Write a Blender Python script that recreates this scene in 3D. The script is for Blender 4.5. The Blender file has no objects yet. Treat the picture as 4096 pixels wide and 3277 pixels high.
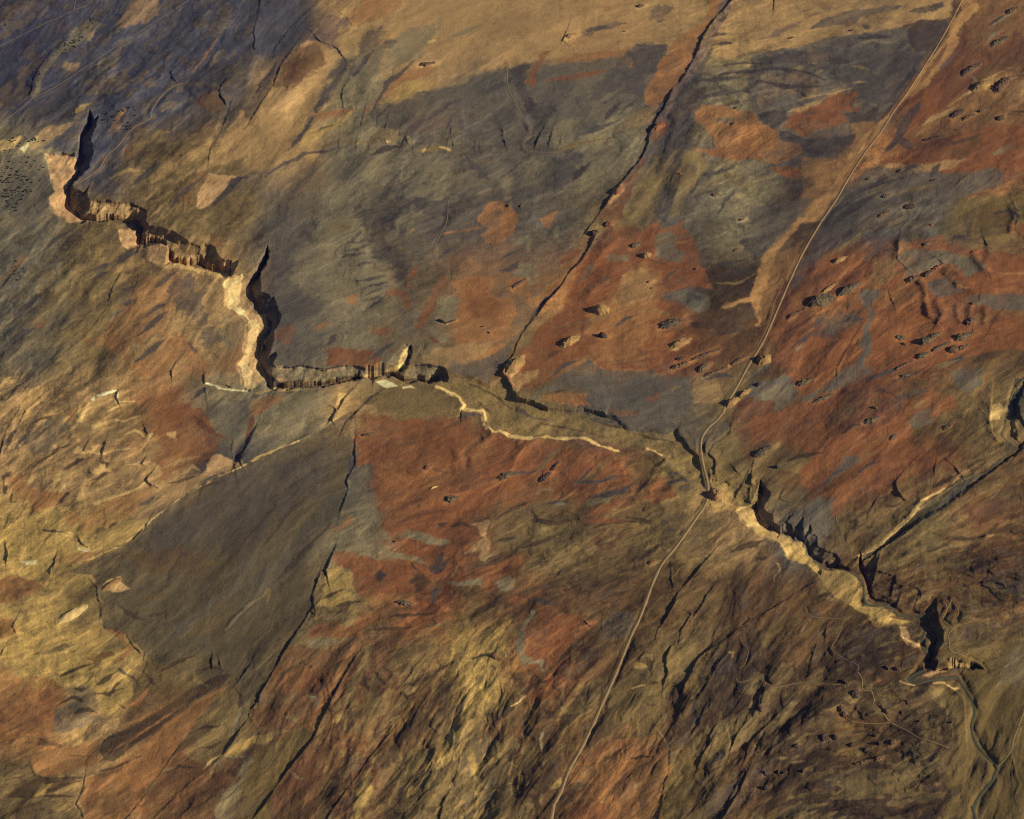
import bpy, bmesh, math, random
import numpy as np

# ------------------------------------------------------------------ camera, sky, sun, exposure
S = bpy.context.scene
C = bpy.context.collection
W, H = 1024, 819
DEP, HFOV, DIST = math.radians(37.0), math.radians(25.0), 7900.0
FPX = W / 2 / math.tan(HFOV / 2)
cam = bpy.data.objects.new("camera", bpy.data.cameras.new("camera"))
C.objects.link(cam)
cam.data.sensor_width = 36.0
cam.data.lens = 18.0 / math.tan(HFOV / 2)
cam.data.clip_start, cam.data.clip_end = 10.0, 90000.0
CAM = np.array([0.0, -DIST * math.cos(DEP), DIST * math.sin(DEP)])
cam.location = CAM
cam.rotation_euler = (math.pi / 2 - DEP, 0, 0)
S.camera = cam

SUN_EL, SUN_AZ = math.radians(26.0), math.radians(-13.0)      # azimuth from +X towards +Y
world = bpy.data.worlds.new("World")
S.world = world
world.use_nodes = True
wn = world.node_tree
sky = wn.nodes.new("ShaderNodeTexSky")
sky.sky_type = 'NISHITA'
sky.sun_disc = False
sky.sun_elevation = SUN_EL
sky.sun_rotation = math.pi / 2 - SUN_AZ
wn.links.new(sky.outputs[0], wn.nodes["Background"].inputs[0])
wn.nodes["Background"].inputs[1].default_value = 0.05

sun = bpy.data.objects.new("sun", bpy.data.lights.new("sun", 'SUN'))
C.objects.link(sun)
sun.data.energy = 4.4
sun.data.angle = math.radians(0.5)
sun.data.color = (1.0, 0.9, 0.74)
sun.rotation_euler = (math.pi / 2 - SUN_EL, 0, math.pi / 2 + SUN_AZ)
sun.location = (3000, 1000, 2000)

S.view_settings.view_transform = 'Standard'
S.view_settings.look = 'None'
S.view_settings.exposure = EXPO = 0.0
S.view_settings.gamma = 1.0
S.cycles.max_bounces = 3
S.cycles.diffuse_bounces = 2
S.cycles.use_denoising = False
S.cycles.filter_width = 1.15
HAZE = 2.5e-6

# ------------------------------------------------------------------ small helpers
rng = np.random.default_rng(7)
random.seed(7)

def lin(c):
    c = np.asarray(c, float) / 255.0
    return np.where(c <= 0.04045, c / 12.92, ((c + 0.055) / 1.055) ** 2.4)

E_FLAT = 0.60                                               # light that level sunlit ground sends back at albedo 1
def alb(c):
    return np.clip(lin(c) / E_FLAT, 0.004, 0.85)

def ss(a, b, x):
    t = np.clip((x - a) / (b - a), 0, 1)
    return t * t * (3 - 2 * t)

# survey sheets: every traced point is given on one of these map sheets (origin, size of one sheet unit)
SHEET = {}
for r, oy in zip("abcd", (0, 800, 1600, 2397)):
    for k, ox in zip("1234", (0, 1000, 2000, 2996)):
        SHEET[r + k] = (ox / 4, oy / 4, 0.5102 / 4)
for k, ox, oy in (("q1", 0, 0), ("q2", 2048, 0), ("q3", 0, 1638), ("q4", 2048, 1638)):
    SHEET[k] = (ox / 4, oy / 4, 0.95 / 4)
SHEET["o"] = (0, 0, 1.9 / 4)

def beyond(u, v):
    """what runs off the edge of the survey goes on past it"""
    u = u - 150 if u < 1 else u + 150 if u > W - 1.2 else u
    v = v - 130 if v < 1 else v + 130 if v > H - 1.2 else v
    return u, v

def onward(p):
    """a line that meets the survey's edge keeps its heading past it"""
    p = np.asarray(p, float)
    out = [p]
    for a, b, end in ((p[0], p[1], 0), (p[-1], p[-2], 1)):
        if a[0] < 2 or a[0] > W - 2.5 or a[1] < 2 or a[1] > H - 2.5:
            d = a[:2] - b[:2]
            q = a.copy()
            q[:2] += d / (np.hypot(*d) + 1e-6) * 150
            out = out + [q[None]] if end else [q[None]] + out
    return np.vstack(out)

def P(s, line=False):
    """'a3:330,480 560,430 b3:10,20' -> array of map points (several sheets may follow one another)"""
    out = []
    sh = None
    for w in s.split():
        if ":" in w:
            k, w = w.split(":")
            sh = SHEET[k]
        v = w.split(",")
        q = (sh[0] + float(v[0]) * sh[2], sh[1] + float(v[1]) * sh[2])
        out.append(q if line else beyond(*q))
    return onward(out) if line else np.array(out)

def PH(s):
    """same with a third number per point (height); a missing one repeats the last"""
    out = []
    sh = None
    h = 0.0
    for w in s.split():
        if ":" in w:
            k, w = w.split(":")
            sh = SHEET[k]
        v = w.split(",")
        if len(v) > 2:
            h = float(v[2])
        out.append((sh[0] + float(v[0]) * sh[2], sh[1] + float(v[1]) * sh[2], h))
    return onward(out)

def ground(u, v, z=0.0):
    """map point -> world point at height z"""
    u = np.asarray(u, float)
    v = np.asarray(v, float)
    a, b = (u - W / 2) / FPX, -(v - H / 2) / FPX
    dx = a
    dy = math.cos(DEP) + b * math.sin(DEP)
    dz = -math.sin(DEP) + b * math.cos(DEP)
    t = (z - CAM[2]) / dz
    return CAM[0] + t * dx, CAM[1] + t * dy

# ------------------------------------------------------------------ terrain grid
STEP = 0.72
MX, MY = 130.0, 110.0
us = np.arange(-MX, W + MX + 0.1, STEP)
vs = np.arange(-MY, H + MY + 0.1, STEP)
NU, NV = len(us), len(vs)
U, V = np.meshgrid(us, vs)
GX, GY = ground(U, V)

_perm = rng.permutation(256)
_perm = np.concatenate([_perm, _perm, _perm[:2]])
_ga = rng.uniform(0, 2 * np.pi, 256)
_gx, _gy = np.cos(_ga), np.sin(_ga)

def perlin(x, y):
    xi = np.floor(x).astype(np.int32)
    yi = np.floor(y).astype(np.int32)
    xf, yf = x - xi, y - yi
    xi &= 255
    yi &= 255
    u = xf * xf * xf * (xf * (xf * 6 - 15) + 10)
    v = yf * yf * yf * (yf * (yf * 6 - 15) + 10)
    a, b = _perm[xi], _perm[xi + 1]
    h00, h10, h01, h11 = _perm[a + yi], _perm[b + yi], _perm[a + yi + 1], _perm[b + yi + 1]
    n00 = _gx[h00] * xf + _gy[h00] * yf
    n10 = _gx[h10] * (xf - 1) + _gy[h10] * yf
    n01 = _gx[h01] * xf + _gy[h01] * (yf - 1)
    n11 = _gx[h11] * (xf - 1) + _gy[h11] * (yf - 1)
    return (n00 + u * (n10 - n00) + v * (n01 - n00) + u * v * (n00 - n10 - n01 + n11)) * 1.5

def fbm(x, y, n=4, gain=0.5):
    s, a, t = 0.0, 1.0, 0.0
    for i in range(n):
        s = s + a * perlin(x + 17.3 * i, y - 9.1 * i)
        t += a
        a *= gain
        x, y = x * 2.03, y * 2.03
    return s / t

def blur(a, r):
    r = max(1, int(round(r)))
    for ax in (0, 1):
        for _ in range(2):
            p = np.concatenate([np.repeat(np.take(a, [0], ax), r + 1, ax), a, np.repeat(np.take(a, [-1], ax), r, ax)], ax)
            c = np.cumsum(p, ax, dtype=np.float64)
            n = a.shape[ax]
            a = (np.take(c, range(2 * r + 1, 2 * r + 1 + n), ax) - np.take(c, range(0, n), ax)) / (2 * r + 1)
    return a

def unit(a):
    return (a - a.mean()) / a.std()

# grain of the country: direction in which wind and faults have drawn the ground out
GRAIN = """200,150,47 300,600,40 100,1000,42 600,250,52 900,200,32 1000,350,18 700,450,28 800,550,8 1100,250,24 1300,100,15
1650,150,7 1750,300,5 1500,450,6 1430,350,65 1900,300,38 2050,150,38 1800,600,45 1950,800,30 1400,700,25 1500,900,22 1200,950,42
900,950,18 500,1150,52 200,950,28 100,1350,15 300,1500,28 700,1550,56 1000,1500,62 1150,1120,22 1400,1150,18 1700,1000,45
1600,1300,52 1500,1520,58 1900,1450,22 2080,1230,10 2000,1000,35 1850,1680,8 2120,1600,75 1700,900,48 2050,600,12 850,1250,20
450,400,42 350,800,30 1000,650,15 950,820,5 1250,870,170 250,250,45 800,100,25 500,60,48 400,700,62"""
gp = np.array([[float(t) for t in w.split(",")] for w in GRAIN.split()])
gu, gv, gang = gp[:, 0] * 0.475, gp[:, 1] * 0.475, np.radians(gp[:, 2])
_cs = np.zeros_like(U)
_sn = np.zeros_like(U)
for a, b, g in zip(gu, gv, gang):
    w = 1.0 / ((U - a) ** 2 + (V - b) ** 2 + 900.0) ** 1.6
    _cs += w * math.cos(2 * g)
    _sn += w * math.sin(2 * g)
_ang = 0.5 * np.arctan2(_sn, _cs) + 0.22 * fbm(GX / 900, GY / 900, 3)
DU, DV = np.cos(_ang), -np.sin(_ang)

def drawn_out(images, n, step):
    """average each noise image along the grain, n steps each way"""
    acc = [im.copy() for im in images]
    for sgn in (1, -1):
        iu = np.arange(NU)[None, :].repeat(NV, 0).astype(np.float32)
        iv = np.arange(NV)[:, None].repeat(NU, 1).astype(np.float32)
        for _ in range(n):
            a = np.clip(np.rint(iu), 0, NU - 1).astype(np.int32)
            b = np.clip(np.rint(iv), 0, NV - 1).astype(np.int32)
            k = b * NU + a
            iu += sgn * step * DU.ravel()[k]
            iv += sgn * step * DV.ravel()[k]
            a = np.clip(np.rint(iu), 0, NU - 1).astype(np.int32)
            b = np.clip(np.rint(iv), 0, NV - 1).astype(np.int32)
            k = b * NU + a
            for q, im in zip(acc, images):
                q += im.ravel()[k]
    return [unit(q) for q in acc]

def white():
    return rng.standard_normal((NV, NU)).astype(np.float32)

def soft(r):
    return unit(blur(white(), r / STEP))
# three independent, elongated fractal fields: octaves of noise, each drawn out along the grain by a few times its own size
OCT = []
for k, sg in enumerate((1.15, 1.7, 2.9, 5.6, 10.5, 20.0)):
    st = 0.8 * sg / STEP
    OCT.append(drawn_out([soft(sg) for _ in range(3)], 4, st))
def fractal(i, g=0.8):
    return unit(sum(OCT[k][i] * g ** (5 - k) for k in range(6)))
FA, FB, FC = fractal(0, 0.86), fractal(1, 0.82), fractal(2, 0.95)
ST1, ST1b = OCT[0][0], OCT[1][0]
ST2, ST2b = OCT[1][1], OCT[2][1]
ST3, ST4 = OCT[3][0], OCT[4][0]
MOT = unit(fbm(GX / 90, GY / 90, 6, 0.62))                   # mottling
MOT2 = unit(fbm(GX / 330 + 31, GY / 330 + 7, 4, 0.55))
_c, _s = math.cos(0.6), math.sin(0.6)
FINE = unit(fbm((GX * _c + GY * _s) / 24 + 3, (GY * _c - GX * _s) / 24 + 5, 2, 0.6))
def ridged(L, n, sx, sy, g=0.55):
    """creased noise: sharp valleys, rounded backs"""
    s, a, t = 0.0, 1.0, 0.0
    wx = GX + 0.35 * L * perlin(GX / L * 0.9 + sx, GY / L * 0.9)
    wy = GY + 0.35 * L * perlin(GX / L * 0.9, GY / L * 0.9 + sy)
    for i in range(n):
        s = s + a * np.abs(perlin(wx / L + sx + 5 * i, wy / L + sy - 3 * i))
        t += a
        a *= g
        L = L / 2.1
    return s / t
CR1, CR2 = drawn_out([unit(ridged(170, 5, 3.1, 8.2)), unit(ridged(60, 4, 13.1, 2.2))], 4, 1.4 / STEP)
WU = U + 3.0 * fbm(GX / 90 + 11, GY / 90, 6, 0.62) + 0.7 * ST2b * DU           # ragged map coordinates
WV = V + 2.0 * fbm(GX / 90 - 5, GY / 90 + 23, 6, 0.62) + 0.7 * ST2b * DV

def window(p, pad):
    i0 = max(0, int((p[:, 0].min() - pad + MX) / STEP))
    i1 = min(NU, int((p[:, 0].max() + pad + MX) / STEP) + 2)
    j0 = max(0, int((p[:, 1].min() - pad + MY) / STEP))
    j1 = min(NV, int((p[:, 1].max() + pad + MY) / STEP) + 2)
    return slice(j0, j1), slice(i0, i1)

def seg_dist(X, Y, p, closed):
    """distance to a polyline, inside test, side (+ = right of travel), value along it"""
    q = np.vstack([p, p[:1]]) if closed else p
    d2 = np.full(X.shape, 1e18)
    side = np.zeros(X.shape)
    val = np.zeros(X.shape)
    ins = np.zeros(X.shape, bool)
    for k in range(len(q) - 1):
        ax, ay = q[k, :2]
        bx, by = q[k + 1, :2]
        ex, ey = bx - ax, by - ay
        L = ex * ex + ey * ey + 1e-9
        t = np.clip(((X - ax) * ex + (Y - ay) * ey) / L, 0, 1)
        px, py = X - ax - t * ex, Y - ay - t * ey
        dd = px * px + py * py
        if closed:
            if by != ay:
                c = ((ay > Y) != (by > Y)) & (X < ex * (Y - ay) / (by - ay) + ax)
                ins ^= c
            d2 = np.minimum(d2, dd)
        else:
            m = dd < d2
            d2 = np.where(m, dd, d2)
            side = np.where(m, ex * py - ey * px, side)
            if q.shape[1] > 2:
                val = np.where(m, q[k, 2] + t * (q[k + 1, 2] - q[k, 2]), val)
    return np.sqrt(d2), ins, side, val

def sdf(p, pad, ragged=True):
    w = window(p, pad)
    X, Y = (WU[w], WV[w]) if ragged else (U[w], V[w])
    d, ins, _, _ = seg_dist(X, Y, p, True)
    return w, np.where(ins, d, -d)
# ------------------------------------------------------------------ soil colours (as they look on level ground in this sun)
SOIL = dict(
    N=(66, 65, 71), n=(56, 55, 64), U=(118, 88, 54), o=(148, 111, 67), z=(119, 99, 59), G=(86, 79, 66), g=(69, 63, 57), k=(57, 51, 47), S=(114, 103, 76), L=(105, 87, 54),
    T=(145, 116, 74), Y=(158, 130, 73), P=(194, 160, 98), W=(222, 200, 146), R=(113, 72, 43), r=(92, 61, 41),
    O=(133, 93, 55), B=(82, 62, 38), b=(60, 47, 33), M=(92, 66, 42), p=(166, 134, 88), v=(92, 75, 66), D=(82, 71, 50),
    s=(93, 86, 68), c=(168, 132, 88), e=(92, 76, 44), w=(58, 57, 43), y=(112, 94, 58))
BASE = """n N N N g T T T T O T L T g B M
n N N g T S T G G S g S O g R M
S N L L T S S G G S g S g O r R
s L L L G S G g G L G S b g G L
s L T T g S L O O R G b r R R R
s L T T G S L O L O R B r R R B
T T O S S T L L L G G L M r B L
T T T g g g R R R R L L B r R B
Y Y g D D S R M L B L T G B L M
Y L D D D L R B M B B B B B B B
Y Y L D L M B Y R B L b B b B e
O T B L M M B L B B B b b B b e
L T O M e M L L B O e B b b b e""".split("\n")
grid = np.array([[lin(SOIL[c]) for c in row.split()] for row in BASE])
WB = 1.0
bu = np.clip((U + 16 * fbm(GX / 420, GY / 420 + 50, 4, 0.55) + 5 * ST3 * DU) / W * 16 - 0.5, 0, 15)
bv = np.clip((V + 13 * fbm(GX / 420 + 70, GY / 420, 4, 0.55) + 5 * ST3 * DV) / H * 13 - 0.5, 0, 12)
i0 = np.minimum(bu.astype(int), 14)
j0 = np.minimum(bv.astype(int), 11)
fu = ss(0.12, 0.88, bu - i0)[..., None]
fv = ss(0.12, 0.88, bv - j0)[..., None]
COL = (grid[j0, i0] * (1 - fu) + grid[j0, i0 + 1] * fu) * (1 - fv) + (grid[j0 + 1, i0] * (1 - fu) + grid[j0 + 1, i0 + 1] * fu) * fv
del bu, bv, fu, fv

# streak strength and roughness: coarse map like BASE (0-9)
STREAK = """5 6 6 5 5 4 2 2 2 3 4 6 4 5 3 4
6 6 6 5 3 4 4 4 3 3 4 7 7 4 3 4
5 6 6 5 3 4 5 5 4 4 5 6 5 5 4 4
5 6 6 5 4 5 5 4 5 4 4 5 3 5 6 5
6 6 5 4 3 4 4 3 3 4 3 4 4 5 5 3
6 5 4 4 3 4 3 3 3 4 4 4 5 4 4 4
6 6 3 4 4 4 3 4 4 3 3 4 4 5 5 5
5 5 4 2 3 4 4 4 4 5 6 5 3 4 5 5
5 5 3 2 2 4 4 5 6 6 6 5 4 6 6 7
5 4 3 2 2 5 5 6 6 6 4 5 5 6 7 8
5 5 4 2 5 6 7 7 6 6 5 7 7 7 7 4
5 5 3 5 6 7 8 8 7 7 7 8 8 8 8 4
5 5 4 6 4 7 8 8 7 6 6 7 8 8 8 4""".split("\n")
sg = np.array([[float(c) for c in r.split()] for r in STREAK])
bu = np.clip(U / W * 16 - 0.5, 0, 15)
bv = np.clip(V / H * 13 - 0.5, 0, 12)
i0 = np.minimum(bu.astype(int), 14)
j0 = np.minimum(bv.astype(int), 11)
fu, fv = bu - i0, bv - j0
AMP = (sg[j0, i0] * (1 - fu) + sg[j0, i0 + 1] * fu) * (1 - fv) + (sg[j0 + 1, i0] * (1 - fu) + sg[j0 + 1, i0 + 1] * fu) * fv
AMP = AMP / 6.0

# streaks drawn out along the grain: paler sand against darker scrub, and a few foreign soils
def clip3(a):
    return np.clip(a, -2.4, 2.4)
def crisp(f, t, wd=0.10):
    return ss(t - wd, t + wd, f)
def veil(c, m):
    global COL
    COL = COL * (1 - m[..., None]) + lin(SOIL[c]) * m[..., None]
def weather(k, F1, F2, F3):
    global COL
    COL = COL * np.exp(AMP * k * (0.10 * clip3(F1) + 0.04 * clip3(F2)) + 0.022 * ST1 + k * 0.05 * FINE + k * 0.04 * MOT2)[..., None]
    A1 = np.clip(AMP - 0.22, 0, 1) * k
    COL *= 1 - (np.array([0.30, 0.27, 0.22]) * (crisp(F2, 0.75) * A1)[..., None])
    COL *= 1 - (np.array([0.26, 0.25, 0.22]) * (crisp(F3, 1.05) * A1)[..., None])
    COL *= 1 + (np.array([0.34, 0.32, 0.22]) * (crisp(-F2, 0.85) * A1)[..., None])
    COL *= 1 + (np.array([0.40, 0.38, 0.24]) * (crisp(-F3, 1.25) * A1)[..., None])
    veil('y', crisp(F1 - 0.5 * F2, 1.25) * A1 * 0.5)
    veil('g', crisp(-F1 - 0.5 * F3, 1.35) * A1 * 0.45)
    veil('b', crisp(F2 + 0.6 * MOT, 1.2, 0.25) * np.clip(AMP - 0.5, 0, 1) * 0.8 * k)
    veil('y', crisp(F3 + 0.6 * MOT2, 1.45, 0.25) * np.clip(AMP - 0.5, 0, 1) * 0.75 * k)
    COL *= 1 - (0.22 * k * crisp(FINE + 0.4 * F2, 1.25) * np.clip(AMP + 0.3, 0, 1))[..., None]
    COL *= 1 + (0.20 * k * crisp(-FINE + 0.4 * F3, 1.4) * np.clip(AMP + 0.2, 0, 1))[..., None]
weather(1.0, FA, FB, FC)

def paint(col, pts, soft=1.0, amt=1.0, rag=1.0, grainy=None):
    """lay one soil over an outlined patch; its edge feathers along the grain"""
    p = P(pts)
    w, d = sdf(p, 12 + 6 * soft)
    d = d - 0.25
    n = 0.8 * FC[w] + 0.3 * FINE[w] + 0.3 * ST1[w]
    m = ss(-0.6, 0.6, d / (0.45 + 1.15 * soft) + 0.95 * rag * n * min(1.0, 0.22 + 0.20 * soft)) * amt
    m = m * np.clip(0.86 + 0.16 * FA[w] - 0.10 * MOT[w], 0.35, 1.0)
    if grainy is not None:
        m = m * ss(-1.2 + grainy, 1.0 + grainy, ST2b[w] + 0.6 * MOT[w])
    COL[w] = COL[w] * (1 - m[..., None]) + lin(SOIL[col]) * m[..., None]

def trace(col, pts, width, soft=0.7, amt=1.0, rag=1.0):
    """a vein of soil along a line"""
    p = P(pts, True)
    w = window(p, 8 + width + 2 * soft)
    d, _, _, _ = seg_dist(WU[w], WV[w], p, False)
    d = width - d + rag * (0.35 * ST1[w] + 0.35 * FINE[w]) * (0.4 + width * 0.35)
    m = ss(-soft, soft, d) * amt
    COL[w] = COL[w] * (1 - m[..., None]) + lin(SOIL[col]) * m[..., None]
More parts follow.
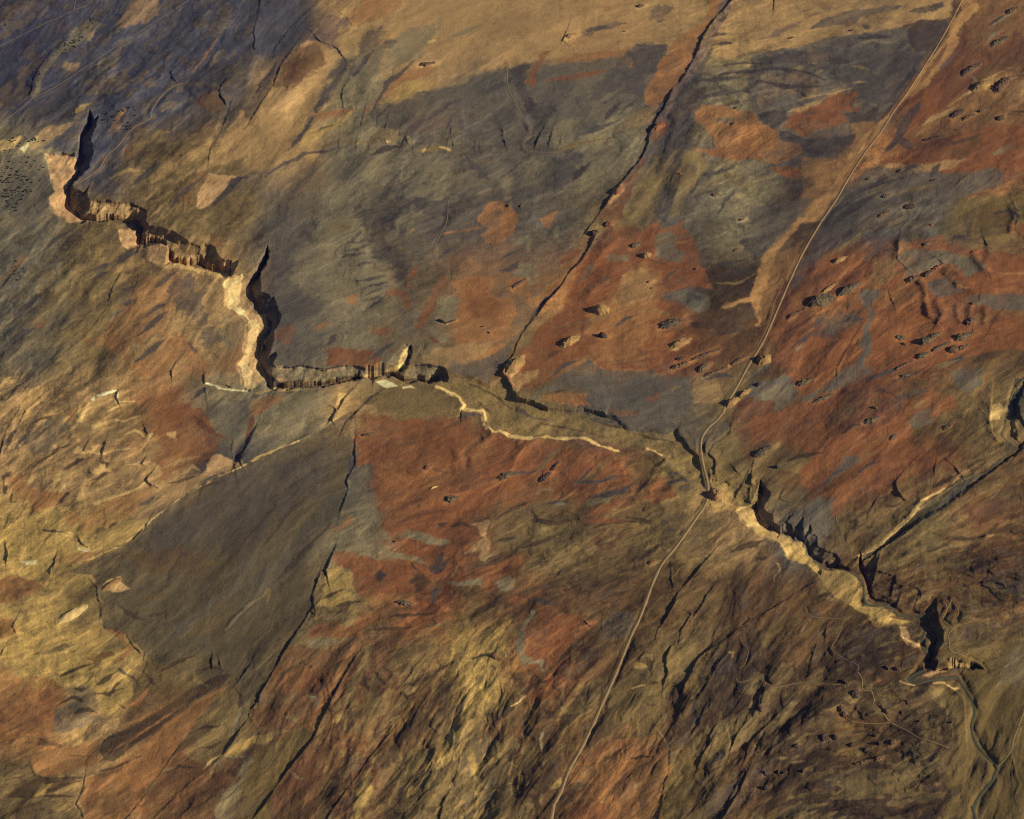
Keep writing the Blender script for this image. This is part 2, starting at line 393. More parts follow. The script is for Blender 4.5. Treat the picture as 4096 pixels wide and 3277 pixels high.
# ------------------------------------------------------------------ patches of soil, traced; the last two paint shade on the lower canyon cliff
# letter softness strength | outline
PATCHES = """
G 6 .5|o:480,380 700,300 900,310 1200,330 1330,280 1100,700 900,760 640,760 560,640 600,480
S 2 .7|a1:600,200 760,120 820,190 740,260 640,330 420,480 330,600 280,760 240,790 300,620 400,430 520,310
T 2 .7|a1:500,480 620,490 640,530 560,560 480,540
p 2 .5|a1:700,260 760,230 720,320 660,330
T 3 .6|a1:900,200 1040,60 1160,0 1260,0 1240,100 1140,190 1000,200
v 3 .7|a1:130,560 250,490 340,420 380,410 330,500 250,560 150,620
v 3 .5|a1:440,200 560,150 600,200 500,260 420,240
P 1.5 .9|a1:0,1200 90,1090 170,1060 180,1080 110,1170 0,1300
W 1 .9|a1:150,1180 215,1110 225,1140 190,1200
p 1.5 .8|a1:230,1120 320,1010 570,960 480,1060 330,1150 240,1180
N 3 .8|a1:280,1170 500,1060 600,980 680,960 620,1100 600,1200 360,1190
G 2 .8|a1:0,1310 330,1200 350,1300 400,1420 350,1560 100,1650 0,1660
c 1 1|a1:355,1200 600,1215 610,1350 570,1450 540,1500 535,1620 600,1700 660,1740 540,1750 420,1650 380,1560 430,1500 400,1400 365,1290
p 1 .7|a1:440,1240 500,1230 580,1270 590,1320 450,1310
c .9 1|a1:1640,1350 1860,1380 1800,1430 1640,1620 1530,1640 1560,1500
O 2 .7|a1:860,1000 960,870 920,1000 830,1040
T 2 .6|a1:900,1000 970,890 960,990 900,1070
O 3 .5|a1:950,1230 1060,1100 1030,1260 970,1290
M 3 .8|a1:1550,790 1650,740 1740,780 1720,860 1560,830
T 3 .6|a1:1480,1080 1640,1010 1740,950 1640,1170 1380,1340 1200,1420 1160,1380 1400,1200
O 3 .6|a1:1340,1560 1500,1400 1600,1350 1480,1560 1330,1700
T 2 1|a2:0,960 180,690 240,520 340,380 480,320 560,340 700,410 720,440 640,560 540,740 460,920 380,1050 330,1100 90,1180 0,1230 a1:1560,1350 1640,1240 1760,1040 1900,880 a2:0,950
M 2.5 .9|a2:200,660 260,480 370,370 480,320 560,350 600,500 420,600 330,720
p 4 .6|a2:200,740 420,680 560,600 460,840 300,940 180,900
c 1.2 .9|a2:390,340 480,310 530,320 480,340 400,370
g 3 .8|a2:640,560 720,460 800,470 760,600 690,760 560,840 460,930 540,740
N 3 .8|a2:340,0 480,60 440,200 360,350 260,430 180,440 130,420 0,380 0,150 100,80
O 2 .9|a2:760,110 870,20 1140,0 1180,60 1040,130 880,215 780,180
v 2 .7|a2:570,120 760,110 800,190 700,230 700,400 560,330 420,300 500,210
T 2.5 .8|a2:740,240 880,220 920,260 860,380 740,430 690,380
T 3 .9|a2:1100,130 1500,30 1900,20 2156,60 2156,480 1900,560 1500,640 1200,780 1000,830 1100,600 1300,440 1100,560 1040,560 1000,440 1130,300
S 3 .8|a2:1060,440 1100,330 1230,230 1560,180 1400,330 1360,420 1080,560
M 4 .5|a2:1950,130 2156,40 2156,330 2000,300 1900,240
g 2.5 .8|a2:910,220 1080,230 1060,280 950,440 860,560 760,620 830,420
S 2.5 .7|a2:830,420 930,380 1080,330 1020,520 900,700 760,820 740,740 820,560
g 2 .7|a2:1060,310 1170,280 1120,360 1060,380
O 2.5 .8|a2:1230,540 1500,510 1400,600 1230,640 960,830 900,860 1080,660
Y 2.5 .7|a2:1150,690 1400,620 1480,660 1380,720 1200,770 1050,830
G 3 .9|a2:1500,680 1900,570 2156,510 2156,1100 1700,1100 1300,1100 950,960 1000,840 1250,790
v 3 .5|a2:1200,960 1400,900 1560,960 1400,1030
O 2 .8|a2:530,870 740,850 830,860 780,900 560,960 490,960 400,1050
Y 1 .9|a2:380,1080 480,1000 640,950 820,870 730,960 600,1050 480,1140 380,1170
g 1 .9|a2:440,1070 560,980 670,960 620,1000 520,1050
T 2 .9|a2:0,1330 60,1240 150,1160 280,1130 450,1170 280,1270 100,1340
s 2 .5|a2:620,1300 900,1180 1000,1220 900,1330 840,1400 600,1400
S 3 .7|a2:900,1330 960,1230 1060,1200 1080,1300 1020,1400 930,1440 860,1430
S 3 .6|a2:1280,1340 1400,1220 1600,1250 1580,1380 1440,1420 1280,1440
S 3 .6|a2:600,1560 760,1450 900,1430 920,1520 860,1640 640,1640
S 3 .6|a2:1280,1560 1400,1440 1540,1480 1520,1600 1400,1660 1300,1640
S 3 .6|a2:1920,1380 2060,1380 2100,1430 2040,1560 1960,1580
T 2 .9|a3:0,0 1660,0 1600,120 1400,380 1300,370 1060,360 780,450 330,480 0,550
g 2 .7|a3:350,420 520,340 700,240 980,170 1000,185 760,250 600,300 420,400
g 2.5 .7|a3:1180,90 1240,40 1360,30 1370,80 1280,160 1160,150
O 1.3 .9|a3:330,480 560,430 900,390 960,400 860,460 560,490
R 1.2 .9|a3:180,670 270,500 330,400 400,400 330,500 280,590 290,660 260,700 220,640
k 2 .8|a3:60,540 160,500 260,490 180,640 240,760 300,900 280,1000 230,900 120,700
G 2 .9|a3:260,700 330,500 900,450 1060,360 1310,370 1200,560 1130,780 900,900 600,1090 560,1150 480,1160 400,1080 300,900
R 1.2 .9|a3:340,630 620,570 860,540 740,590 520,640
g 3 .7|a3:920,480 1060,380 1290,380 1180,560 1120,740 960,700 800,800 700,800 860,600
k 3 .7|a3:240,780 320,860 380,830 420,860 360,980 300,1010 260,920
S 3 .8|a3:380,1080 420,960 560,900 640,960 560,1100 500,1160 430,1130
T 1.5 .6|a3:1060,880 1240,820 1200,960 1100,990 900,1020
O .7 1|a3:1660,0 1800,0 1700,110 1620,220 1540,400 1420,620 1350,710 1290,790 1180,840 1115,820 1160,660 1250,500 1380,310 1600,150 1640,60
T 1.5 .9|a3:1700,110 1860,0 2156,0 2156,390 1900,430 1800,480 1650,440 1640,380 1700,320 1620,330 1660,220
v 1 .9|a3:1860,0 1800,90 1660,330 1560,500 1440,640 1380,760 1310,920 1170,1060 1190,1010 1290,860 1340,720 1430,610 1520,430 1620,300 1700,110
g 1.5 .8|a3:1680,330 1660,440 1560,620 1480,800 1380,1000 1260,1180 1130,1240 1180,1130 1320,980 1400,760 1560,510
r 1.5 .9|a3:1170,1110 1200,1020 1310,940 1320,1000 1260,1090 1180,1120
r 1 .9|a3:1130,1240 1110,1330 1050,1440 1010,1560 960,1640 840,1725 750,1725 870,1560 1000,1380 1100,1260
c 1 .6|a3:900,1480 960,1440 980,1480 900,1560 860,1600
O 1.2 1|a3:1540,870 1580,820 1750,810 1800,840 1900,870 2030,910 2060,960 2156,1020 2156,1240 2000,1250 1850,1260 1640,1220 1560,1180 1520,1160 1700,1170 1660,1100 1610,1000 1530,940
R 2 .6|a3:1560,1170 1700,1160 1900,1120 2156,1060 2156,1240 1850,1260 1640,1220
G 1 .9|a3:1700,940 1780,920 1860,925 1800,960
G 1 .9|a3:1950,1030 2050,1020 2156,1040 2050,1060
G 1 .9|a3:1920,930 2020,935 1960,950
y 3 .8|a3:1000,1600 1060,1450 1130,1330 1300,1170 1440,1170 1330,1400 1250,1600 1200,1725 880,1725
y 2.5 .9|a3:1440,1190 1600,1180 1620,1300 1560,1420 1450,1560 1400,1690 1340,1690 1360,1500 1440,1330
S 3 .7|a3:600,1480 700,1330 780,1250 880,1240 860,1350 740,1460
g 3 .7|a3:350,1440 430,1250 560,1190 640,1200 560,1400 440,1500
S 3 .5|a3:180,1280 300,1250 420,1300 300,1480 180,1480
T 1.5 1|a4:0,0 1660,0 1600,140 1500,150 1350,150 1100,230 880,270 600,300 360,360 0,410
g 1 .95|a4:460,240 560,150 740,90 950,60 1200,30 1230,50 1050,100 860,150 740,190 600,210 500,240
g 1 .9|a4:750,190 800,165 860,150 830,180 770,205
k 1.2 .9|a4:1250,90 1350,60 1520,15 1560,50 1450,80 1300,100
v 2 .8|a4:50,320 300,190 600,60 640,65 500,140 300,250 100,320
G 1.5 1|a4:0,410 360,360 600,300 880,270 1240,220 1260,330 1300,410 1420,400 1300,600 1200,780 1000,960 850,970 800,960 830,1080 720,1240 640,1240 450,1200 420,1130 240,1100 210,1000 100,950 60,880 0,860
g 4 .9|a4:0,480 200,400 700,400 1200,380 1420,400 1300,600 1200,780 900,800 600,560 0,560
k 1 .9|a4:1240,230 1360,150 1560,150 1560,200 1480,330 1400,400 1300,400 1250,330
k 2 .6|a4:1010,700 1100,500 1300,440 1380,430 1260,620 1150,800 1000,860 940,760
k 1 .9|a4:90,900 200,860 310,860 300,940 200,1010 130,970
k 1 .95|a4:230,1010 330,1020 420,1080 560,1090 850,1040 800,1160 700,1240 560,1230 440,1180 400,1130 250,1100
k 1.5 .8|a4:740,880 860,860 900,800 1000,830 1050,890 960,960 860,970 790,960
R 1 1|a4:270,1000 330,900 400,850 560,810 640,730 860,720 850,790 880,830 860,890 740,870 780,950 700,1000 560,1010 440,1080 340,1020
T 1 .8|a4:310,880 340,850 560,770 640,740 560,820 400,880
g .8 .9|a4:415,880 520,880 520,892 420,892
S 1 .9|a4:790,850 830,800 890,800 880,840 820,860
T 1 .9|a4:355,790 420,765 560,735 700,700 860,680 700,730 560,760 400,790
T 1 .8|a4:560,730 680,690 860,630 940,650 800,650 660,710
O 1 1|a4:0,880 60,900 100,960 220,1020 230,1090 400,1130 420,1200 330,1250 200,1290 80,1260 0,1250
R 1 .9|a4:170,1310 300,1300 450,1350 390,1400 330,1420 250,1370
U 2 1|a4:1000,960 1150,830 1100,900 960,1120 800,1330 680,1520 560,1725 380,1725 420,1560 440,1250 700,1240 830,1100 870,970
o 1.2 1|a4:1120,870 1040,930 900,1060 760,1260 680,1420 560,1560 430,1725 520,1725 680,1520 760,1340 920,1140 1100,920
r 1 .9|a4:1640,280 1700,180 1830,60 1900,0 2156,0 2156,240 1900,500 1600,780 1500,860 1380,760 1320,760 1400,620 1560,480
U 3 .7|a4:1860,0 2156,0 2156,200 1960,300 1760,380 1700,260
o 1.5 1|a4:1680,0 1860,0 1800,90 1680,190 1640,260 1650,340 1600,420 1480,580 1350,700 1210,800 1190,800 1300,640 1450,430 1560,280 1600,150 1660,60
r 1 .7|a4:1390,560 1500,400 1550,310 1560,330 1520,450 1400,600 1340,650
k 1.2 .9|a4:1360,780 1380,830 1300,930 1210,1060 1130,1180 1040,1210 1100,1130 1180,1000 1250,860
k 1 .9|a4:1180,1060 1260,1090 1290,1170 1240,1180 1180,1120
U 3 .8|a4:1500,870 1700,740 1900,560 2156,500 2156,850 1900,1000 1600,1030 1350,1080 1280,1050
T 3 .6|a4:2000,720 2060,640 2156,580 2156,760 2040,780
R 2 .9|a4:1380,770 1420,700 1530,600 1500,760 1480,850 1400,900 1300,1020 1230,1050 1320,900
R 1.5 .9|a4:1060,1240 1300,1190 1500,1130 1700,1050 1900,980 2156,960 2156,1200 1900,1300 1700,1360 1560,1360 1380,1330 1200,1330 1040,1310
k 1.5 .7|a4:1500,1130 1700,1080 1840,1040 1820,1060 1660,1120 1500,1150
T 1.2 .8|a4:1040,1310 1110,1270 1200,1290 1380,1300 1520,1255 1700,1240 1600,1320 1500,1340 1300,1350 1150,1330
S 2 .8|a4:1910,1210 1960,1160 2050,1150 1990,1200
B 3 .7|a4:1540,1200 1700,1100 1800,1060 1760,1160 1640,1240
G 2 .9|a4:560,1725 760,1480 950,1330 1040,1320 1280,1340 1600,1370 1900,1310 2000,1330 2000,1450 1700,1540 1600,1725
r 2 .9|a4:2050,1350 2156,1250 2156,1440 2000,1430
e 3 .8|a4:1640,1725 1660,1560 1900,1500 2156,1450 2156,1725
O 3 .7|b1:870,960 1100,640 1350,560 1500,620 1400,740 1300,1000 1050,1100 870,1180 820,1050
O 2.5 .8|b1:1010,1290 1200,1170 1430,1050 1480,1130 1580,1190 1640,1260 1650,1330 1600,1390 1370,1360 1040,1380
O 2 .6|b1:660,1100 800,1060 960,1130 1060,1200 1000,1270 860,1180
g 3 .8|b1:1600,1000 1640,900 1560,740 1500,600 1380,600 1300,780 1400,840 1570,930 1590,1080 1640,1230 1700,1180 1780,1000
S 4 .6|b1:1700,950 1840,900 1930,960 1920,1100 1800,1200 1700,1180
R 3 .6|b1:1660,1320 1740,1210 1900,1130 1920,1240 1860,1330 1700,1370
c 1 1|b1:920,230 1080,230 1090,370 1000,390 940,330
c 1 1|b1:1160,350 1310,345 1350,410 1340,500 1180,480 1150,450
P 1 .7|b1:1160,470 1300,495 1500,515 1640,560 1800,570 1760,620 1640,605 1540,555 1300,530
c 1 .8|b1:370,90 540,100 640,180 540,190 450,130 390,90
p 1.2 1|b1:1900,860 2080,900 2130,1010 2080,1060 2060,1200 2050,1290 2080,1400 2010,1470 1980,1400 1930,1250 1960,1100 1960,950
W 1 .6|b1:1740,640 1910,580 1880,640 1880,740 1860,840 1920,860 1960,930 2020,930 2040,1000 2010,1100 1970,1180 1940,1300 1980,1400 2010,1470 1930,1500 1920,1400 1860,1290 1920,1220 1930,1080 1950,940 1850,870 1760,840 1780,730
P 1 .7|b1:1740,640 1910,580 1880,640 1880,740 1860,840 1920,860 1960,930 2020,930 2040,1000 2010,1100 1970,1180 1940,1300 1980,1400 2010,1470 1930,1500 1920,1400 1860,1290 1920,1220 1930,1080 1950,940 1850,870 1760,840 1780,730
O 2 .7|b1:1640,290 1720,270 1760,340 1700,370 1640,350
S 3 .6|b1:1800,430 1960,440 2040,400 2080,420 1960,520 1880,490
O 2.5 .6|b1:1980,1600 2040,1560 2156,1510 2156,1580 2000,1680
R 3 .6|b1:1300,1500 1420,1480 1400,1600 1600,1650 1640,1725 1200,1725 1240,1600
T 2 .7|b1:1340,1300 1420,1210 1490,1240 1420,1340 1350,1370
G 2 .8|b1:1650,1640 1800,1620 1960,1580 1860,1725 1600,1725
g 3 .8|b1:1860,1640 2000,1500 2060,1470 1980,1560 1920,1725 1850,1725
S 3 .8|b2:660,120 800,80 880,200 900,260 850,260 500,280 560,180
S 4 .6|b2:500,280 880,290 1050,460 1100,640 800,860 500,800 300,620 380,400
k 3 .75|b2:850,90 1180,90 1120,220 1060,230 1100,330 1200,350 1330,470 1260,530 1220,620 1160,680 1110,620 1080,460 960,440 960,340 900,220
g 3 .8|b2:1220,0 1560,0 1540,200 1480,300 1330,470 1200,350 1240,180
S 2.5 .8|b2:1150,190 1220,90 1290,60 1390,130 1340,200 1180,250
G 2 .7|b2:1100,620 1220,640 1290,760 1310,900 1220,1080 1190,1000 1280,860 1200,700
R 1.8 .8|b2:1060,740 1160,680 1200,720 1270,760 1270,860 1210,890 1200,780 1120,760
R 2 .8|b2:1210,650 1240,570 1310,500 1330,510 1290,590 1230,720
O 2.5 .8|b2:750,740 860,740 860,860 800,870 750,810
O 2 .7|b2:490,1010 560,960 630,950 620,990 520,1030
R 2 .8|b2:940,1040 970,990 1060,985 1150,1020 1060,1060 1120,1180 1100,1190 1040,1080
R 2 .9|b2:600,1170 680,1140 760,1170 900,1160 980,1200 1020,1250 980,1310 700,1310 600,1310
S 3 .6|b2:640,1100 760,1060 960,1080 1020,1150 900,1160 700,1150
R 1.5 .85|b2:1310,1000 1330,900 1400,760 1500,600 1560,620 1540,680 1480,760 1400,930 1340,1000
O 2 1|b2:1560,640 1780,580 1930,620 1900,720 2060,770 2080,880 2060,1000 1990,1080 1900,1100 1650,1140 1530,1060 1570,980 1620,850 1620,730
R 3 .5|b2:1700,620 1900,640 1880,760 2000,800 1960,960 1760,900 1640,780
S 2 .9|b2:1480,800 1560,720 1640,800 1620,880 1600,960 1480,940
S 2 .7|b2:1420,1020 1530,1000 1600,1040 1560,1110 1500,1130
O 1.2 .95|b2:1770,150 1880,0 1980,0 2060,80 2090,120 2080,240 1960,350 1850,340 1790,280 1860,220 1500,270 1600,240 1800,200
T 2.5 .8|b2:1340,1230 1500,1150 1890,1130 1860,1220 1700,1290 1400,1290
O 1.2 .9|b2:2000,700 2060,600 2100,640 2156,660 2156,740 2050,740
R 2 .75|b2:170,1060 200,1000 280,970 360,1020 300,1140 240,1120
p 1 .9|b2:160,1300 400,1310 960,1330 960,1400 600,1430 260,1460 160,1370
P 1 1|b2:1030,1360 1150,1290 1200,1180 1240,1150 1250,1200 1200,1300 1150,1340
S 1 .8|b2:1190,1340 1300,1300 1480,1310 1500,1350 1420,1420 1280,1400 1200,1370
z 1.5 .9|b2:1500,1360 1600,1390 1880,1465 2000,1400 2060,1480 2156,1600 2156,1725 1860,1725 1810,1650 1680,1640 1690,1600 1650,1545 1530,1490 1460,1460 1520,1420
G 2 .9|b2:1560,1280 1700,1290 1900,1200 2100,1060 2000,1300 1880,1460 1750,1400 1560,1360
W .8 .8|b2:980,1420 1070,1400 1150,1460 1080,1480
W .8 .8|b2:1180,1460 1260,1450 1310,1480 1200,1482
P 1 .9|b2:690,1510 790,1500 760,1560 700,1610 650,1650 670,1570
P 1 .6|b2:30,1500 200,1470 400,1470 560,1475 400,1490 100,1505
L 3 .8|b2:1100,1480 1460,1470 1560,1530 1650,1600 1600,1660 1200,1680 960,1640 900,1600
S 3 .5|b2:260,1700 300,1560 560,1520 660,1520 620,1620 560,1725
O 2.5 .6|b2:20,1600 160,1520 260,1540 200,1600 0,1680
R 3 .8|b2:780,1700 900,1630 960,1650 1040,1725 760,1725
O 1 .95|b3:0,760 100,780 110,900 60,1010 0,1060
O 1 .95|b3:0,0 60,60 130,120 120,240 0,330
O 1 .9|b3:310,150 400,110 460,80 440,140 380,220 340,200
O 1.2 .9|b3:40,640 120,590 200,600 250,640 200,720 80,730
R 1 .85|b3:460,480 600,380 630,390 570,460 470,510
S 2 .9|b3:100,560 180,490 310,490 310,600 250,680 200,610 110,620
S 2 .7|b3:60,320 200,280 280,300 240,370 100,370
S 2 .7|b3:420,260 460,180 480,200 450,300
r 1.2 .9|b3:880,130 800,270 700,420 640,480 700,470 850,420 870,280 960,160 980,0 940,0
R 1.5 1|b3:640,480 870,300 920,200 1060,195 1110,240 1160,210 1250,140 1270,220 1380,200 1430,140 1440,220 1520,280 1540,340 1560,480 1620,560 1640,640 1680,700 1500,690 1320,720 1280,760 1400,800 1540,860 1550,900 1430,930 1220,1000 1190,1080 1200,1200 1300,1330 1480,1360 1300,1370 1100,1330 850,1340 780,1310 680,1220 560,1300 440,1400 260,1480 100,1480 60,1400 110,1240 220,1130 300,1000 480,850 530,720 600,560
O 3 .9|b3:1000,500 1180,490 1290,590 1260,660 1300,760 1200,860 1330,890 1200,960 1180,1100 1100,1160 900,1150 700,1060 640,980 720,860 840,740 940,600
T 3 .6|b3:960,560 1160,520 1240,600 1180,800 960,840 860,780
U 3 .7|b3:230,1290 400,1260 700,1230 900,1170 1100,1170 1200,1240 1150,1320 900,1330 700,1240
O 3 .6|b3:720,1000 1100,900 1180,1000 1160,1180 900,1280 720,1200
s 1.2 .9|b3:1200,330 1240,260 1330,240 1400,290 1360,370 1450,410 1430,480 1380,500 1300,470 1210,450
s 1.2 .95|b3:1300,740 1450,700 1500,720 1640,740 1650,860 1560,900 1460,830 1400,790
S 2 .8|b3:830,440 950,420 1050,430 1000,480 840,480
G 2 .8|b3:580,650 680,520 740,500 700,600 620,690
s 2 .7|b3:780,600 830,570 860,600 850,660 800,670
M 2 .6|b3:930,230 1020,200 1100,230 1050,300 950,290
G 2 1|b3:440,1400 560,1310 700,1240 800,1310 900,1340 1100,1330 1300,1370 1480,1390 1460,1700 1100,1680 700,1640 680,1500 500,1480 350,1500 260,1590 240,1540
z 1.5 .9|b3:-60,1420 20,1400 60,1430 100,1500 150,1590 240,1620 400,1670 560,1675 800,1700 900,1725 -100,1725
O 1.2 .9|b3:330,1540 460,1500 690,1520 690,1600 560,1620 360,1580
R 1.2 .9|b3:1130,1560 1280,1500 1260,1560 1180,1590
R 1.2 .8|b3:840,1640 1100,1660 1100,1700 900,1690
p 2 .9|b3:40,1330 110,1230 190,1220 180,1300 100,1400
T 3 .8|b3:80,1400 300,1330 260,1420 130,1500
b 1.5 .9|b3:1450,960 1640,940 1800,960 1880,1000 1900,1040 1700,1060 1500,1000
b 2 .9|b3:1620,560 1800,510 1900,540 2000,560 1960,700 1760,740 1680,690
k 2 .8|b3:1870,290 1990,290 2156,200 2156,380 2000,440 1900,380
o 1.5 1|b3:2156,400 2100,460 1990,640 1960,760 1730,830 1680,880 1900,800 1970,800 2000,900 2040,980 2050,930 2010,820 2060,700 2156,560
U 2 .8|b3:2060,700 2156,600 2156,900 2060,1040 2050,930 2010,820
r 2 .6|b3:1200,1120 1500,1060 1900,1080 2000,1200 1760,1320 1480,1380 1300,1340
k 1.5 .8|b3:1760,1040 1900,980 1920,1020 1860,1050
O 1.5 .9|b3:1220,1010 1240,980 1340,930 1430,930 1420,980 1320,1030 1230,1040
p 1.5 .8|b3:1320,1180 1340,1110 1440,1070 1510,1080 1480,1130 1390,1190
O 1.5 .8|b3:1330,1330 1450,1260 1650,1160 1760,1140 1700,1210 1500,1300 1350,1345
O 1.5 .8|b3:1560,1400 1760,1290 1940,1190 1990,1200 1900,1270 1700,1360 1580,1410
O 1.5 .8|b3:1540,1340 1580,1290 1680,1270 1640,1310 1570,1360
T 2 .7|b3:1480,1450 1600,1380 1700,1410 1740,1500 1700,1600 1540,1580 1500,1520
O 1.5 .6|b3:700,860 820,800 900,840 860,900 740,940 650,960
o 1.5 1|b4:560,40 600,0 520,0 400,130 270,260 120,430 50,600 0,760 0,800 60,800 100,920 60,980 100,990 90,820 150,620 200,430 330,250 460,130
U 2 .8|b4:150,620 230,430 420,330 430,400 330,600 200,700 100,830
G 2 .8|b4:0,60 180,0 480,0 380,130 200,330 100,440 0,420
g 3 .8|b4:680,20 1150,0 1100,80 960,200 800,330 600,430 450,540 330,740 300,720 420,480 560,220
R 2 .95|b4:340,740 480,620 560,470 650,420 850,440 900,490 940,540 880,640 780,760 640,860 430,960 280,1060 160,1140 130,1130 200,960 270,880
r 2 .6|b4:480,640 700,540 900,560 860,640 640,760 420,880 300,950 400,800
O 1.2 .6|b4:440,960 600,860 660,740 700,760 640,850 500,950
O 1.2 .7|b4:680,620 780,520 820,430 830,450 770,580 680,660
G 2 1|b4:880,720 960,700 1040,720 960,820 1000,900 960,1000 980,1100 960,1200 900,1280 1000,1340 860,1420 700,1480 560,1530 440,1600 380,1600 420,1540 680,1380 760,1320 900,1200 840,1150 880,1040 940,880 880,800
R 2 .9|b4:200,1260 300,1100 500,1000 700,1060 840,1000 900,900 960,880 860,1060 740,1240 690,1370 560,1480 440,1560 380,1500 310,1390 370,1330 240,1280
g 2 .7|b4:480,1060 560,1010 700,1020 690,1060 560,1080
G 2 .6|b4:560,1000 700,900 840,860 880,960 760,1000 620,1040
R 1.3 1|b4:960,820 1050,740 1100,690 1040,640 1200,620 1330,640 1390,740 1390,860 1480,940 1660,960 1900,960 2000,900 2156,1000 2156,1140 1900,1180 1700,1240 1400,1300 1100,1340 1000,1320 950,1240 1000,1160 940,1140 1030,960 1000,880
O 3 .6|b4:980,800 1060,720 1300,660 1380,760 1380,820 1180,880 1020,840
R 1.5 .95|b4:1260,340 1340,300 1500,280 1540,330 1740,390 1850,370 1900,440 1960,380 2080,430 2156,400 2156,560 2040,560 1900,570 1840,500 1720,430 1560,400 1380,400 1270,380
R 1.5 .9|b4:1540,510 1620,500 1680,600 1850,640 2156,640 2156,700 1900,690 1700,680 1600,600
O 2 .7|b4:1360,620 1500,560 1600,620 1700,690 1560,640 1440,640 1380,720
s 1.5 .9|b4:1170,400 1380,400 1560,400 1720,440 1850,510 1840,560 1700,620 1620,500 1500,510 1360,590 1240,600 1180,500
G 1.2 .9|b4:1390,640 1560,600 1680,640 1700,720 1500,770 1430,740
G 1.5 .9|b4:1700,740 1900,730 2156,730 2156,800 2000,880 1860,840 1740,830
e 3 .8|b4:1500,180 1600,60 1730,30 1960,0 2080,100 2100,200 2000,200 1860,300 1700,300 1560,280
M 3 .6|b4:1750,60 1960,30 2060,110 1960,190 1780,180
R 2 .7|b4:1980,180 2080,160 2156,260 2156,340 2040,290
O 1.5 .7|b4:1040,330 1160,330 1270,330 1260,380 1180,430 1160,500 1140,400
L 3 .6|b4:1000,480 1120,420 1160,560 1240,600 1060,640 900,680
G 2 .9|b4:1600,1330 1740,1290 1850,1320 1840,1450 1700,1520 1600,1440
G 2 1|b4:0,1400 100,1420 330,1390 390,1500 370,1560 250,1690 0,1725
S 3 .6|b4:100,1500 330,1440 360,1560 200,1660 60,1640
R 2 .8|b4:320,1725 440,1600 600,1540 830,1520 700,1620 560,1725
R 2 .8|b4:1100,1725 1200,1600 1400,1490 1640,1540 1640,1640 1400,1725
O 2 .6|b4:1860,1580 1900,1400 1980,1340 1900,1540
P 1.2 .9|b4:1910,1590 1990,1570 2000,1620 1970,1725 1900,1725
w 1 1|b4:2156,1300 2080,1400 2040,1560 2000,1725 2100,1725 2156,1450
D .7 1|q3:300,680 470,585 555,555 630,470 760,370 900,295 1020,240 1180,165 1300,110 1400,50 1440,20 1490,0 1480,120 1460,310 1430,430 1380,500 1250,640 1130,760 960,920 820,1040 700,1080 620,1050 590,1010 540,950 440,920 420,860 440,820 400,780 410,720 390,700
g 6 .5|q3:560,580 760,400 1020,260 1300,140 1420,150 1380,330 1000,600 700,640
G 5 .5|q3:1000,700 1250,500 1430,330 1380,520 1100,800 860,960 700,960
B 4 .6|q3:520,620 700,580 900,600 860,700 660,700
e 3 .6|q3:760,960 960,790 1060,760 900,950
p .8 1|q3:420,760 460,710 515,695 510,720 545,755 500,770
P 2 .7|q3:430,750 470,715 510,700 480,740
O 2 .85|c1:50,620 130,570 230,570 170,650 260,690 430,740 520,740 430,840 250,880 230,800 90,790 100,700
O 1.5 .9|c1:10,1400 120,1370 280,1430 320,1470 200,1530 60,1590 0,1600
O 2 .7|c1:700,860 800,800 1160,680 1250,690 1060,880 960,930 700,1040 600,1020
O 2 .7|c1:520,880 650,870 640,960 540,1000
R 3 .75|c1:1210,100 1400,20 1560,60 1620,160 1700,280 1800,310 1720,330 1680,400 1620,480 1460,530 1260,640 1200,660 1260,560 1200,480 1240,330 1260,230
O 3 .5|c1:1300,240 1600,200 1640,400 1400,520 1260,580
s 3 .9|c1:1620,50 1840,40 1960,160 1900,280 1800,280 1680,180
R 2 .7|c1:1560,70 1640,180 1760,290 1660,260 1560,180
T 1.5 .8|c1:1290,660 1640,560 1880,480 1890,520 1650,600 1400,780 1240,870 1080,1000 940,1080 1100,900
c 1.2 .8|c1:1620,500 1700,420 1830,470 1800,510 1640,560
L 2.5 .6|c1:560,230 700,60 1000,10 1160,50 1160,200 1000,300 700,360
G 3 .6|c1:180,300 460,130 560,200 520,360 260,440
O 1.5 .6|c1:520,100 620,60 580,170
Y 3 .6|c1:250,1190 500,1020 620,1090 900,1170 460,1270 280,1270
Y 2 .7|c1:780,1060 1000,940 1160,960 1060,1050 880,1150
O 2 .7|c1:420,1240 700,1190 860,1190 700,1260 560,1290
P 1 .9|c1:480,1030 560,1060 570,1090 500,1070
W 1 .9|c1:600,1110 625,1150 690,1185 700,1170 640,1170 690,1150 720,1180 640,1190 600,1160
W 1 .7|c1:160,1270 280,1250 300,1290 200,1290
P 1 .8|c1:340,1340 410,1300 400,1355 350,1360
P 1 .9|c1:580,400 620,360 660,380 670,410 720,400 780,350 820,350 800,420 700,420 600,410
P 1.5 .7|c1:720,550 780,490 860,450 820,530 880,570 760,600
P 1.5 .7|c1:390,610 500,570 640,530 560,600 430,640
P 1.5 .6|c1:430,710 500,660 560,640 480,710
P 1.5 .5|c1:600,750 760,710 900,610 880,570 760,660 620,720
P 1.5 .8|c1:600,170 640,80 700,20 690,80 640,190
P 1.5 .6|c1:690,200 780,160 1000,160 900,185 740,220
P 1.5 .7|c1:1300,270 1370,260 1390,300 1320,310
R 2 1|c2:860,80 960,100 1100,130 1400,140 1600,110 1800,180 1900,230 2050,320 2156,340 2156,540 1960,800 1850,900 1760,960 1830,1040 1800,1110 1660,1190 1500,1200 1580,1120 1400,1070 1200,1020 1120,1040 1040,980 1030,900 960,760 960,600 940,500 820,560 830,480 800,300 860,200
O 4 .45|c2:1000,500 1300,330 1640,560 1500,800 1100,960 1020,800
